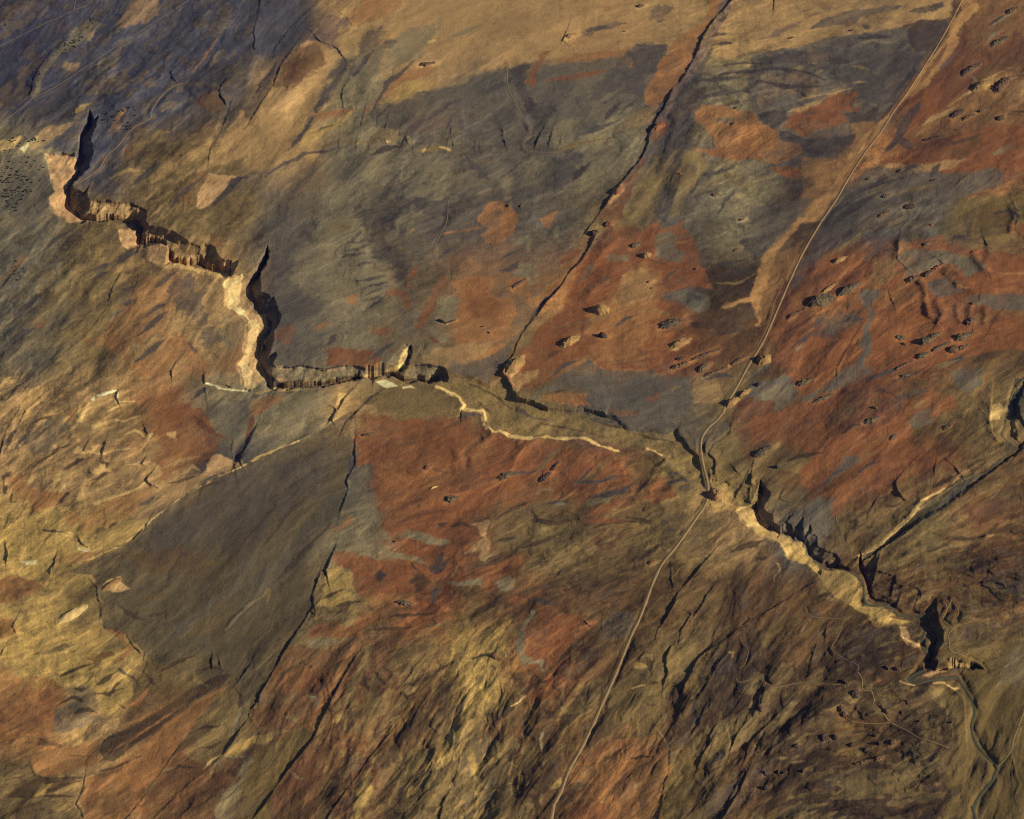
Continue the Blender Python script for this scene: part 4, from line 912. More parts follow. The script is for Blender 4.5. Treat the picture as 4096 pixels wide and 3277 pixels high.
# finer marks: letter half-width strength | line; last three paint sunlight on the wash rim
MARKS = """
g 1.6 .6|a1:250,560 180,640 120,740 60,880
k 1.2 .5|a1:60,880 80,820 200,640
g 1.5 .6|a1:560,520 700,380 840,260 980,170
S 1.0 .5|a1:640,630 760,520 830,460
S 1.0 .4|a1:740,600 850,520 960,440
k 1.4 .55|a1:620,640 700,560 800,500
k 1.4 .55|a1:680,720 780,600 900,480
k 1.2 .5|a1:600,740 660,640 700,600
k 1.4 .5|a1:760,750 860,640 960,560
g 1.6 .5|a1:1090,470 1150,360 1260,260
k 1.2 .5|a1:1420,240 1390,330 1480,380
g 1.6 .5|a1:1250,430 1200,520 1280,560
S 1.5 .4|a1:940,700 1000,660 1060,620
S 1.5 .4|a1:1650,520 1720,420 1760,380
k 1.5 .5|a1:160,980 220,880 330,830
k 1.2 .5|a1:260,960 360,880 430,860
k 2 .6|a1:500,900 600,870 600,830
g 1.3 .5|a1:480,1180 560,1080 640,960
Y 1.2 .5|a1:560,900 640,840 710,810
Y 1 .4|a1:1160,1140 1240,1040 1330,1030
Y 1.3 .4|a1:860,1400 1000,1330 1130,1340
g 1.6 .5|a1:1000,1480 1150,1360 1300,1260
g 1.6 .5|a1:1280,1700 1400,1540 1600,1380
T 1 .5|a1:1180,1700 1260,1620 1300,1600
g 1.6 .6|a1:1640,1620 1740,1560 1840,1420 1960,1380
k 1.6 .5|a1:1640,1650 1800,1480 1900,1400
v 2 .5|a2:60,760 200,540 320,400
k 1.2 .5|a2:20,760 160,560 240,440
g 2.2 .7|a2:480,900 640,680 760,500
g 1.6 .6|a2:300,1180 420,1040 520,880
g 1.2 .6|a2:780,620 880,500 980,360
S 1 .5|a2:700,720 740,600 800,500
g 1.4 .5|a2:940,900 1080,650 1240,520 1340,440
Y 1.2 .5|a2:1120,700 1260,660 1420,640
S 1.2 .5|a2:1540,300 1700,240 1830,190
P .8 .5|a2:1400,325 1460,315
g 1.5 .5|a2:1780,820 1900,700 2060,620
g 1.5 .5|a2:1380,950 1500,840 1620,780
g 1.2 .5|a2:1640,930 1660,980 1700,1020
y 1 .5|a2:480,1180 560,1150 660,1130 900,1110 1060,1085
y 1 .6|a2:1300,1180 1500,1160 1600,1180
P .7 .7|a2:1060,1110 1110,1105
P .7 .7|a2:1360,1185 1375,1175
P .7 .6|a2:1490,1155 1590,1178
g 1.6 .5|a2:120,1380 260,1290 420,1210 700,1170
k 1.6 .5|a2:940,1220 1060,1160 1200,1150
S 1.4 .4|a2:500,1330 560,1310
g 2 .5|a2:1700,1240 1800,1350 1880,1420
S 1.2 .4|a2:1780,1520 1900,1480
g 1.6 .5|a2:1000,1600 1100,1450 1180,1340
g 1.2 .5|a3:640,260 760,220 860,200
k 1.4 .5|a3:820,950 900,840 960,800
k 1.2 .4|a3:920,920 1000,830 1060,780
S 1.2 .4|a3:780,800 860,740 920,720
g 1.4 .5|a3:640,1050 800,1000 940,940
O .8 .5|a3:1020,530 1010,500
y 1 .5|a3:430,1200 620,1120 800,1085
k 1.4 .6|a3:560,1420 640,1340 720,1270
y 1.2 .5|a3:1040,1470 1150,1440 1270,1460
g 1.6 .6|a3:1280,1290 1380,1120 1460,900
g 1.3 .5|a3:1460,1100 1420,1200 1340,1300
g 1.6 .6|a3:1400,1460 1330,1560 1260,1700
g 1.5 .5|a3:1500,700 1560,640 1700,620 1900,610
g 1.5 .5|a3:1500,780 1700,740 1940,700
k 1.4 .5|a3:1640,600 1860,560 2100,540
k 1.4 .5|a3:1700,520 1900,490 2100,500
S 1 .4|a3:1560,560 1760,560 2000,540
S 1 .4|a3:1620,660 1800,640 2000,640
k 1.2 .5|a3:1640,300 1700,270 1800,260
k 1.2 .5|a3:1660,350 1760,335 1850,340
k 1.2 .5|a3:1690,140 1740,160 1790,120
S 1 .5|a3:1680,420 1740,380 1740,400
y 1 .4|a3:1700,1440 1800,1430 1900,1460 2060,1480
y 1 .4|a3:1740,1360 1860,1380 1960,1370
g 1.2 .5|a3:1540,1380 1700,1360 1850,1300
g 1.3 .5|a3:1700,1700 1760,1580 1860,1480
k 1.2 .5|a4:0,560 200,540 420,560 600,620
k 1.2 .5|a4:100,640 300,680 560,680
G 1.2 .6|a4:100,520 280,500 560,540
G 1.2 .6|a4:560,480 760,500 960,470
S .9 .5|a4:360,540 420,520
S .9 .6|a4:520,575 570,550
y .8 .5|a4:780,520 860,525 940,545
k 1.4 .5|a4:620,430 660,480 840,490
k 1.2 .5|a4:820,300 980,290 1120,290
S .8 .4|a4:860,330 960,310 1160,340
g 1 .5|a4:900,200 940,220
k 1.2 .6|a4:1540,260 1480,360 1400,460
v 1.2 .5|a4:1460,580 1560,480 1640,400
T 1 .5|a4:1560,840 1700,740 1900,600 2060,520
T 1.2 .5|a4:1340,1000 1420,940 1640,830
T 1 .5|a4:1900,700 2020,640 2120,580
k 1.3 .6|a4:1880,200 1960,140 2010,120
S 1.2 .5|a4:1880,220 1990,150 2090,80
S 1.2 .6|a4:1860,330 1960,230
S 1 .5|a4:1740,600 1790,660
g 1.3 .6|a4:1400,1420 1460,1340 1500,1280
g 1.1 .6|a4:1180,1360 1260,1310 1340,1300
y .8 .5|a4:1150,1350 1200,1310
g 1.6 .6|a4:600,1700 760,1560 980,1440 1200,1400
k 1.3 .5|a4:700,1680 860,1600 1040,1500
k 1.3 .5|a4:880,1500 1000,1440 1100,1370
y 1 .4|a4:1100,1540 1300,1480 1500,1440
g 1.3 .5|a4:1240,1640 1360,1590 1480,1580
y .9 .4|a4:1180,1630 1260,1580
r 1.2 .5|a4:1700,1540 1860,1500
g 1.6 .6|b1:300,440 440,300 600,220
y 1.4 .5|b1:460,470 600,360 780,300
y 1.4 .5|b1:420,640 540,500 640,460
g 1.5 .5|b1:700,600 820,520 900,480
g 1.5 .5|b1:880,520 1000,430 1130,390
k 1.4 .5|b1:700,690 760,600 840,560
y 1.2 .4|b1:560,420 680,340 760,330
y 1.2 .4|b1:960,690 1060,660 1130,660
g 1.2 .5|b1:960,720 1040,680
g 1.4 .5|b1:1200,700 1300,620 1380,560
s 1.2 .5|b1:850,920 920,880 960,870
g 1.2 .5|b1:960,830 1040,780
g 1.2 .5|b1:1120,930 1220,850 1300,820
g 1.4 .5|b1:1080,1060 1200,960 1320,880
g 1.2 .6|b1:1040,1280 1160,1200 1300,1080
y 1.4 .4|b1:200,1020 300,930 400,900
O 1 .5|b1:250,1020 340,960 390,930
g 1.6 .5|b1:60,1000 180,860 320,760
g 1.6 .5|b1:20,1160 160,1060 300,1000
k 1.4 .4|b1:120,900 260,780 360,720
O 1.4 .4|b1:60,600 140,500 220,430
k 1.4 .5|b1:60,1540 140,1450 170,1440
y 1.2 .4|b1:420,1480 560,1440 700,1380
y 1 .5|b1:760,1400 860,1370 920,1340
y 1 .5|b1:1500,1420 1600,1400 1640,1380
g 1.4 .5|b1:1500,1560 1580,1500 1650,1470
P .9 .5|b1:640,1600 620,1680 600,1725
S 1.2 .5|b1:1700,1050 1800,1000
g 1 .5|b1:1480,1130 1560,1200
T 1.2 .5|b1:1300,940 1380,1020
g 1 .6|b2:820,300 880,240
g .9 .6|b2:740,400 840,380 960,340
g .9 .6|b2:680,460 800,430 900,420
g .9 .6|b2:780,520 860,510 960,480
g .9 .6|b2:760,330 860,330 920,290
g .9 .6|b2:820,640 940,620 1060,590
g .9 .6|b2:880,700 980,660 1100,640
g .9 .6|b2:880,760 1000,700 1090,670
g 1 .7|b2:880,890 960,820 1080,740
g .8 .6|b2:920,790 1020,750
y .8 .4|b2:560,240 700,200 840,230
k 1.2 .5|b2:1500,260 1540,140 1560,40
y 1 .5|b2:1240,260 1300,220
g 1.2 .5|b2:1440,330 1380,420 1310,500
g 1.4 .5|b2:1480,470 1520,420 1640,360
g 1.2 .5|b2:1640,300 1740,280
y 1 .5|b2:1570,610 1640,595
g 1.4 .5|b2:1960,460 2040,420 2156,360
g 1.6 .6|b2:1960,560 2040,540 2120,470
M 1 .5|b2:1400,900 1460,780 1500,680
g 1.2 .5|b2:420,1040 480,960
g 1.4 .5|b2:600,1130 680,1050
r 1 .6|b2:1400,1060 1500,1130
g 1.4 .5|b2:900,1270 1060,1160 1180,1080
y 1 .6|b2:1180,1140 1210,1110 1250,1105
y 1 .5|b2:1500,1280 1550,1270
k 1 .5|b2:880,1620 960,1540 1060,1480
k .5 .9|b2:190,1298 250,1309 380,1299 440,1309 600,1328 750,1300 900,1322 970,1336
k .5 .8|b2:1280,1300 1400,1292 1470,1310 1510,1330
g 1 .6|b3:900,990 1000,930 1060,900
y .8 .5|b3:640,960 760,930 900,890
r 1.4 .5|b3:600,680 640,560 700,500
r 1.4 .5|b3:760,700 840,600 900,540
r 1.2 .5|b3:1110,450 1200,480 1340,520
O 1.2 .5|b3:1360,330 1460,320 1520,300
r 1 .5|b3:1400,320 1520,295
g 1.2 .6|b3:1270,650 1340,580 1400,530
r 1.4 .5|b3:560,1180 640,1060 660,960
r 1.4 .5|b3:320,1290 420,1200 500,1180
O 1 .4|b3:640,1140 900,1160 1060,1160
r 1.2 .5|b3:900,1290 1100,1260 1260,1240
k 1.3 .6|b3:1680,510 1800,500 1960,460
k 1.3 .5|b3:1700,600 1860,560 2000,520
y .7 .5|b3:1700,650 1850,660 2000,580
O 1 .5|b3:1440,930 1480,890 1500,900
g 1.2 .5|b3:1600,780 1480,740 1460,830
r 1 .6|b3:1440,1040 1600,1010 1700,1040
O .8 .5|b3:1480,1230 1600,1200
g 1.2 .5|b3:1500,1420 1700,1370 1860,1390
y 1 .5|b3:1500,1460 1560,1400 1660,1370
G 1.4 .6|b3:1900,1420 2020,1350 2156,1250
y .9 .5|b3:1320,1500 1420,1460
k 1 .5|b3:440,1510 500,1490
g 1.4 .5|b3:380,1400 500,1300 640,1250
y .8 .5|b3:150,1090 230,980 330,860
g 1 .6|b3:160,1050 250,930 360,780 470,680
y .8 .5|b3:330,700 430,620 560,540
k 1.2 .5|b4:640,220 740,120 900,40
k 1.2 .5|b4:600,420 760,280 960,120 1100,60
y .8 .6|b4:640,440 760,350 870,260 960,140
k 1.2 .5|b4:820,360 960,290 1080,180 1200,120
k 1.2 .5|b4:1140,200 1260,150
g 1.2 .5|b4:880,480 980,400 1060,330
r 1.2 .6|b4:420,700 520,620 640,540
r 1.2 .6|b4:560,780 700,700 880,560
O 1 .5|b4:420,940 560,880 640,850
O .9 .5|b4:300,960 380,900
r 1.2 .6|b4:240,1060 400,980 560,900
g 1 .6|b4:340,1160 440,1080 520,1020
S 1 .5|b4:360,1180 430,1130
g 1.2 .6|b4:500,1000 560,940 600,900
g 1.2 .6|b4:700,960 820,930 960,940
g 1 .5|b4:760,860 790,800
r 1.2 .6|b4:760,1240 840,1120 880,1020
r 1.2 .6|b4:520,1300 620,1180 700,1080
O 1 .5|b4:560,1450 700,1340 760,1220
r 1 .6|b4:1240,1030 1400,970 1500,950
r 1 .5|b4:1100,980 1110,900
r 1.6 .5|b4:1390,860 1480,900 1500,940
r 1.6 .5|b4:1680,850 1660,940
r 1.6 .5|b4:1790,830 1780,940
r 1.6 .5|b4:1950,900 1900,990
r 1.4 .6|b4:1560,520 1640,600 1720,660
O 1.4 .6|b4:1500,540 1560,600 1640,680 1760,690
O 1.4 .6|b4:1840,530 1980,580 2156,570
O 1.2 .5|b4:1320,660 1390,700 1380,800
k 1.2 .4|b4:1560,280 1700,300 1740,220 1760,120
k 1.4 .5|b4:1900,100 2040,80 2110,130 2090,230
k 1.2 .5|b4:2060,30 2110,100
g 1.2 .6|b4:1520,1290 1640,1240 1720,1230
y 1 .5|b4:1400,1310 1500,1300 1640,1250
k 1 .5|b4:1120,1420 1240,1380 1360,1330
g 1.2 .6|b4:860,1420 1000,1380 1200,1310
y .8 .5|b4:1020,1330 1080,1270 1140,1225
g 1 .5|b4:1000,1500 1080,1480
g 1 .5|b4:1280,1520 1380,1490
R 1.2 .6|b4:880,1600 960,1540 1100,1530 1240,1600
R 1.2 .6|b4:1260,1700 1380,1560 1420,1490
y 1 .5|b4:1280,1640 1400,1560
g 1.4 .5|b4:1160,1660 1200,1540 1300,1490
R 1.4 .6|b4:1780,1560 1860,1420 1900,1330
y 1 .5|b4:1840,1500 1920,1390 2060,1300 2156,1250
b .7 .6|b4:1930,1370 2040,1310 2156,1250
k 1.2 .5|c1:40,420 80,300 160,200
g 1.2 .5|c1:100,420 160,320 240,240
b 1 .5|c1:240,540 360,450 480,400
b 1 .5|c1:360,460 460,380 560,350
b 1 .5|c1:260,320 340,240 420,180
b .9 .5|c1:200,200 320,150 460,120
b .9 .5|c1:480,560 600,480 700,450
b .9 .5|c1:780,480 840,500 830,540
y 1 .5|c1:200,600 330,540 480,470
P 1 .5|c1:760,200 860,160 980,160 1100,130
P .8 .5|c1:820,100 900,60 1000,30
P .8 .6|c1:960,280 1060,240 1160,300
P .8 .6|c1:1170,310 1190,260
b .9 .5|c1:700,640 820,580 880,570
b .9 .6|c1:430,840 520,740 560,710
b .9 .5|c1:60,660 30,720 40,600 100,560
b .8 .5|c1:100,700 90,790 160,800
P .9 .5|c1:1080,880 1180,800 1240,760
y 1.2 .6|c1:1060,900 1160,820 1300,720
b .8 .5|c1:820,1060 880,980 960,930
b .8 .5|c1:300,1180 360,1110 420,1030
b .7 .5|c1:300,1010 400,1020 500,1025
P .9 .5|c1:520,1030 580,1060
b .8 .5|c1:100,960 160,900 220,820
b .8 .5|c1:40,1000 60,920 100,870
y 1 .6|c1:700,1060 800,1020 940,1000
r 1.4 .6|c1:1480,100 1560,180 1660,250 1760,310
r 1.4 .6|c1:1920,330 1960,240 1980,120
T 1.2 .5|c1:1240,540 1400,480 1560,440
p 1 .6|c1:1440,580 1520,510 1560,560
g 1.2 .5|c1:1080,830 1160,790 1220,740
b 1 .4|c1:1300,650 1400,640 1560,590
b 1 .4|q3:830,400 860,320 940,300
b 1.4 .35|q3:1080,610 1180,480 1330,320
b 1.4 .35|q3:1130,760 1260,620 1400,470
b 1.2 .35|q3:960,640 1080,500 1160,400
e 1.4 .35|q3:1000,760 1140,620 1240,520
e 1.2 .4|q3:560,820 640,790 720,800
b 1.4 .4|q3:630,870 700,850 700,880
b 1.3 .4|q3:480,800 540,860 640,900
e 1.2 .4|q3:840,660 960,640
S 1.2 .5|q3:950,930 1040,830 1120,770
b 1 .5|q3:930,930 1040,820
y 1 .5|q3:1100,790 1130,760 1120,820
M 1.4 .6|c2:1660,560 1690,420 1800,310 2000,240
M 1.2 .5|c2:1420,500 1460,540 1560,580
r 1.2 .5|c2:1920,560 2040,470 2140,380
O 1.2 .6|c2:1320,700 1440,660 1560,590
r 1.4 .5|c2:1080,900 1240,820 1400,760
r 1.4 .5|c2:1180,960 1360,880 1560,860
b 1 .6|c2:1450,980 1560,960
b 1 .5|c2:1540,990 1680,960 1740,1000
r 1.2 .6|c2:1640,1130 1720,1070
b 1.2 .6|c2:760,230 740,180 860,60
g 1 .6|c2:1620,140 1700,110 1800,110
M 1.2 .5|c2:1500,240 1640,170 1800,120
M 1.2 .5|c2:1720,240 1820,170
b 1 .6|c2:1260,1280 1330,1340
y 1 .5|c2:760,1510 800,1490 820,1530
r 1 .6|c2:780,1290 800,1250
b .9 .5|c2:560,1560 700,1500 760,1480
b .9 .5|c2:660,1690 760,1620 820,1580
g 1.2 .6|c2:1420,1600 1460,1500 1520,1470
y 1 .5|c2:1560,1400 1640,1290
b 1.2 .5|c2:1840,1660 1900,1600 2000,1500
r 1.6 .6|c2:1880,1500 1960,1360 2080,1230 2156,1190
b 1 .5|c2:1900,950 2000,880 2120,850
b 1 .5|c2:1900,1130 1980,1090 2100,1080
y 1 .5|c2:2000,960 2060,870 2156,850
L 1.2 .6|c3:230,620 400,440 560,330
g 1 .6|c3:520,690 600,650 760,640 900,600 1000,600
g .9 .6|c3:560,680 680,580 760,500
g .9 .5|c3:0,590 100,580 240,570 320,550
r 1.4 .5|c3:0,500 100,400 200,320
r 1.4 .5|c3:240,560 320,460 420,330
r 1.2 .5|c3:460,760 600,700 760,690
b 1.4 .6|c3:1160,600 1220,520 1300,460
b 1.2 .6|c3:1040,760 1160,620
g 1.1 .6|c3:680,780 800,740 960,720 1080,620
g 1.1 .6|c3:280,830 400,810 560,800
b 1.4 .6|c3:250,790 260,880 290,940 420,960 640,930
g 1.1 .6|c3:1290,660 1420,620 1540,640
g 1 .6|c3:1290,560 1400,580 1420,550
g 1 .5|c3:1420,690 1540,660
S 1 .5|c3:280,740 340,690 420,700
S 1 .6|c3:420,830 480,815 520,825
b 1 .5|c3:60,860 200,810 250,800
b 1.2 .5|c3:240,940 300,940
y 1 .5|c3:80,1110 240,1080 400,1120
y 1 .5|c3:380,1210 420,1130 560,1040
b 1.2 .5|c3:140,1170 340,1110 540,1020
y 1 .5|c3:820,1120 940,1040
b 1.3 .5|c3:740,1000 900,950 1100,960
b 1.2 .5|c3:1000,920 1180,960 1240,1040
y 1 .5|c3:1440,960 1480,880 1520,820
L 1.2 .5|c3:1180,1280 1210,1255
b 1.3 .5|c3:660,1500 860,1410 1040,1360
b 1.2 .5|c3:840,1560 900,1520 1020,1500
b 1.4 .5|c3:1000,1280 1200,1180 1300,1100
b 1.2 .5|c3:560,1300 640,1260 720,1270
R 1.4 .5|c3:660,960 760,940 1000,950
g 1.2 .5|c3:220,1540 330,1580 440,1610
b 1.2 .5|c3:1560,880 1640,800
L 1.2 .5|c3:1420,1230 1560,1130 1700,960
M 1.2 .5|c3:1620,1160 1740,1040 1860,900
M 1.2 .5|c3:1900,1560 2020,1400 2100,1250
S 1.2 .4|c3:2100,1500 2156,1440
b 1.4 .5|c3:1800,1200 1960,1130 2100,1080
b 1.1 .6|c4:280,480 420,440 560,420
k 1.1 .6|c4:60,400 130,370 170,380
r 1.6 .5|c4:280,280 420,180 580,140
r 1.6 .5|c4:560,340 740,200 880,160
b 1 .6|c4:700,270 800,210 880,190
y 1 .5|c4:920,420 980,410
g 1 .6|c4:840,580 960,500 1000,440
M 1.2 .6|c4:560,760 680,620 780,560
M 1.2 .6|c4:800,560 840,700
b 1 .6|c4:930,900 980,800 1140,720
b 1 .5|c4:1040,820 1160,830 1230,780
b 1.2 .6|c4:780,960 860,940 800,1020
b 1.2 .6|c4:910,1000 1000,990
b 1 .5|c4:600,1090 660,1070
y 1 .5|c4:1280,520 1220,600 1280,700
y 1 .5|c4:1300,700 1400,640 1500,620
b 1.2 .6|c4:1440,690 1560,610 1640,590
b .7 .6|c4:1660,570 1800,480 1960,400
b .7 .6|c4:1440,700 1530,640 1640,600
b .7 .6|c4:1200,970 1300,830
b .7 .6|c4:880,1140 960,1090 1040,1040
y 1 .5|c4:1340,950 1400,940 1480,1010
y 1 .4|c4:1540,1000 1600,960 1640,1040
b 1.2 .5|c4:1540,1060 1700,1100 1860,1060
y .9 .5|c4:1420,1220 1560,1150 1740,1120
y .9 .5|c4:1480,1330 1680,1280 1860,1220
y .9 .4|c4:1740,1350 1820,1320 1860,1330
y .9 .4|c4:1720,1540 1900,1500 2080,1480
b 1.2 .5|c4:1640,1360 1840,1280 2100,1200
b 1.2 .5|c4:1560,1500 1760,1440 2100,1380
b 1.2 .5|c4:1640,1640 1860,1580 2156,1560
b 1 .5|c4:80,1250 140,1240
b 1.2 .5|c4:20,1640 200,1480 240,1300
M 1.2 .5|c4:60,1690 150,1500 200,1340
y 1 .5|c4:560,1480 620,1520 700,1500
b 1.2 .5|c4:480,1560 620,1520 700,1560
y 1.2 .5|d1:220,440 420,400 640,340
b 1 .5|d1:400,640 560,560 740,500
b 1 .5|d1:440,840 560,770 680,800
b 1 .5|d1:560,900 680,860 760,880
b .9 .5|d1:740,740 840,740 960,700
b .9 .5|d1:720,690 840,620 920,560
b .9 .5|d1:860,760 900,680 980,620
g 1.2 .6|d1:920,540 1040,620 1120,700
b 1 .5|d1:560,700 640,720 700,690
b .8 .6|d1:240,1360 160,1400 40,1420
b .8 .6|d1:280,1380 380,1400 640,1400
b 1 .6|d1:380,1500 560,1440 640,1430
b 1 .5|d1:240,1560 360,1540 600,1540
y .9 .5|d1:660,1330 700,1370 680,1400
b .9 .5|d1:500,1230 640,1230 720,1220
O 1 .5|d1:860,1190 1000,1120 1240,960 1460,810
b 1 .5|d1:840,1100 1000,1040 1160,940
b 1 .5|d1:860,1220 960,1150 1080,1060
b 1 .5|d1:700,1380 900,1320 1100,1230
y .9 .6|d1:1640,680 1530,640 1530,440
b .9 .6|d1:1230,580 1290,550 1400,490 1530,440
b .8 .5|d1:1540,560 1640,530 1760,560
b .9 .5|d1:1100,560 1160,600 1240,700
b .9 .6|d1:1480,1060 1600,1000 1760,980
y .9 .6|d1:1700,1060 1790,1040 1800,1100
b .8 .6|d1:1560,1160 1660,1160 1760,1100
S .8 .8|d1:1870,710 1880,860 1840,1010 1770,1180
b .8 .6|d1:1850,700 1890,760 1870,880
P .7 .6|d1:1590,1330 1660,1250 1740,1220
b 1 .6|d1:1300,1360 1420,1300 1540,1320
y .8 .6|d1:1240,1400 1290,1340 1400,1310
y .8 .6|d1:1120,1530 1220,1440 1260,1420
M 1.2 .5|d1:1760,1330 1860,1310 1900,1330
b .9 .6|d1:1820,1400 1880,1330
S .9 .5|d1:1940,1230 1900,1350 1800,1470
y 1 .5|d2:300,1340 360,1400 440,1420
r 1.2 .6|d2:500,1140 560,1170 540,1220
b .9 .5|d2:300,560 420,480 520,600
b .9 .5|d2:200,660 280,560 360,520
b .9 .5|d2:560,540 560,700 520,740
S 1 .6|d2:440,760 520,760 530,860
b .8 .6|d2:880,640 920,690 940,720
b .8 .6|d2:960,580 1060,660 1120,580 1040,540
y .8 .6|d2:1120,580 1160,590 1140,560
b .7 .7|d2:1180,700 1240,660 1310,670 1340,620
b .7 .7|d2:1180,720 1220,770 1300,730
y 1 .6|d2:890,870 960,800 1060,730
y 1 .6|d2:1160,880 1180,820
y 1 .7|d2:1020,1050 1090,1050 1130,980 1160,920
b 1 .6|d2:1000,1060 1080,1000 1120,940
y 1 .6|d2:880,980 920,920 950,920
b 1 .6|d2:540,1200 520,1160 560,1130
b 1.4 .5|d2:1100,1180 1200,1060 1320,900
b 1.4 .6|d2:1340,900 1500,740 1640,590
b 1.4 .6|d2:1260,700 1400,620 1600,480
b 1 .6|d2:900,560 880,660 920,720
b 1.2 .6|d2:1240,1480 1320,1360 1400,1240
b 1.2 .6|d2:1840,1080 1920,980 2000,880
M 1.4 .6|d2:1780,1110 1880,1020 1980,920
b 1.2 .5|d2:1860,1300 2000,1280 2156,1220
b 1.2 .5|d2:1900,1480 2060,1460 2156,1440
y 1 .4|d2:1900,1540 2040,1500 2156,1480
b 1.2 .5|d2:1160,1640 1180,1500 1240,1440
b 1.2 .5|d2:640,1500 620,1600 560,1700
b 1 .6|d2:1100,130 1300,120 1500,100
b 1 .6|d2:920,240 1100,230 1300,220
b 1 .5|d2:640,60 760,30 880,20
M 1 .6|d2:900,40 940,70 980,90
y 1 .5|d2:2010,250 2060,230 2080,270
b 1.2 .6|d2:1720,470 1880,440 1960,470
b 1 .5|d3:40,240 140,120 220,40
b 1.2 .5|d3:400,540 520,430 660,300
b 1.2 .5|d3:560,520 700,420 840,340
y .9 .6|d3:550,470 600,430 630,410
b 1.2 .5|d3:560,240 720,150 860,40
b 1 .6|d3:330,870 400,890 440,920
y 1 .5|d3:450,800 480,860 540,890 590,880
y 1 .5|d3:480,650 500,720 480,780
b 1 .6|d3:430,690 470,740 450,800
b 1.3 .5|d3:140,760 240,690 360,640
b 1.2 .5|d3:560,760 700,740 800,660
y .9 .5|d3:300,690 360,670
b 1.2 .5|d3:340,920 480,920 640,900
M 1.3 .5|d3:240,1000 380,960 500,920
b 1 .6|d3:290,1260 330,1310 350,1330
b 1.3 .5|d3:100,1500 240,1470 300,1490
b 1.1 .5|d3:60,1560 180,1530 300,1540
y .8 .6|d3:310,1490 330,1560 320,1620
y .9 .5|d3:380,1480 480,1460 540,1460
S 1 .6|d3:330,1190 320,1080 360,1000
b 1.4 .5|d3:760,1300 900,1210 1020,1140
b 1.4 .5|d3:860,1560 900,1460 980,1380
r 1.6 .5|d3:900,1560 960,1420 1020,1340
y 1 .5|d3:1000,1500 1080,1450 1130,1440
b 1 .5|d3:1000,1260 1100,1230 1200,1220
b 1 .6|d3:1160,760 1260,760 1310,780
b .9 .6|d3:1180,650 1260,650
b .9 .6|d3:1130,800 1160,830 1260,830
y .9 .6|d3:930,890 960,910
b 1.2 .6|d3:1160,500 1190,460 1170,540
y .9 .6|d3:1130,450 1180,440 1190,480
b 1.2 .6|d3:1560,760 1620,680 1700,620
b 1.4 .6|d3:1640,780 1740,740 1820,680
b 1.2 .6|d3:1700,840 1760,780
k 1.6 .6|d3:1480,900 1540,830 1600,800
k 1.6 .6|d3:1460,980 1540,960 1600,880
b 1.2 .6|d3:1560,600 1640,540 1720,480
y 1 .6|d3:1780,410 1830,420 1820,460
b 1.2 .6|d3:1880,880 1940,800 2040,720
b 1 .6|d3:2030,860 2060,850 2050,880
y 1.2 .5|d3:1500,1250 1560,1120 1580,1060
k 1.4 .5|d3:1640,1290 1720,1240 1780,1140
b 1.2 .5|d3:1500,1540 1600,1380 1740,1300
b 1.2 .5|d3:2060,1370 2110,1330
k 1.2 .5|d3:2060,1490 2130,1470
b 1.2 .5|d3:1960,1340 2060,1180 2150,1100
M 1.2 .5|d3:2000,180 2060,60 2120,0
b 1.4 .5|d4:90,720 200,640 320,540
b 1.2 .5|d4:560,560 700,520 840,520
y .9 .5|d4:400,280 440,200 480,160
b 1.2 .5|d4:560,280 600,200 660,140
e 1.2 .5|d4:400,300 520,200 620,160
b 1.4 .5|d4:900,480 920,540 1000,560
b 1.2 .5|d4:980,430 1080,420 1100,450
y .9 .5|d4:1000,380 1100,340 1160,330
y .9 .5|d4:1120,470 1180,450
O .8 .5|d4:980,650 1060,630
b 1.2 .5|d4:680,660 760,600 840,570
b 1.3 .5|d4:560,860 700,800 820,830
b 1.3 .5|d4:300,1060 380,1020 440,1020
b 1.3 .5|d4:220,1230 320,1120 430,1020
y 1 .5|d4:340,1140 440,1070 520,1050
y 1 .5|d4:220,1240 300,1240
y 1 .5|d4:320,1280 460,1270
b 1.4 .5|d4:640,1310 760,1290 820,1270
b 1.3 .5|d4:960,1280 1060,1200 1200,1150
b 1.3 .5|d4:700,1060 860,1040 1000,1040
b 1.4 .5|d4:1100,860 1240,880 1360,840
b 1.4 .5|d4:1480,1060 1600,1020
y 1 .5|d4:900,1430 930,1410
y 1 .5|d4:1000,1390 1040,1380
y 1 .4|d4:1440,1450 1490,1440
b 1.3 .4|d4:540,1460 640,1440
e 1 .5|d4:1700,1100 1690,960 1680,780
b 1 .5|d4:1640,1000 1620,1160 1560,1320
e 1 .5|d4:2050,950 2040,1040
S 1 .5|d4:1960,600 2060,460 2140,330
S 1 .5|d4:2000,520 2100,470 2156,480
S 1 .4|d4:1920,720 1990,620
y 1.2 .5|c3:150,60 260,140 400,170 560,200 700,190
b .8 .4|c3:280,170 440,210 640,240 820,290
y 1 .5|c3:620,210 800,250 1000,330 1150,350
y 1 .5|c3:900,230 980,240 1040,300
b .8 .4|c3:1000,250 1200,300 1340,330 1440,430
y 1 .5|c3:1350,320 1420,370 1480,470 1560,560
b .9 .4|c3:760,170 880,210 1000,220
b .9 .4|b2:1700,1440 1860,1500 1960,1560 2040,1640
y .9 .5|b2:1560,1420 1700,1410 1860,1440
b .9 .4|b2:1780,1560 1820,1620 1900,1680
g 1 .4|c3:60,60 180,90 260,150 420,160
P .9 .5|c3:-120,190 -60,240 20,255
P .9 .6|c3:0,240 40,270 80,290
P .9 .5|c3:640,300 760,340 850,370
"""
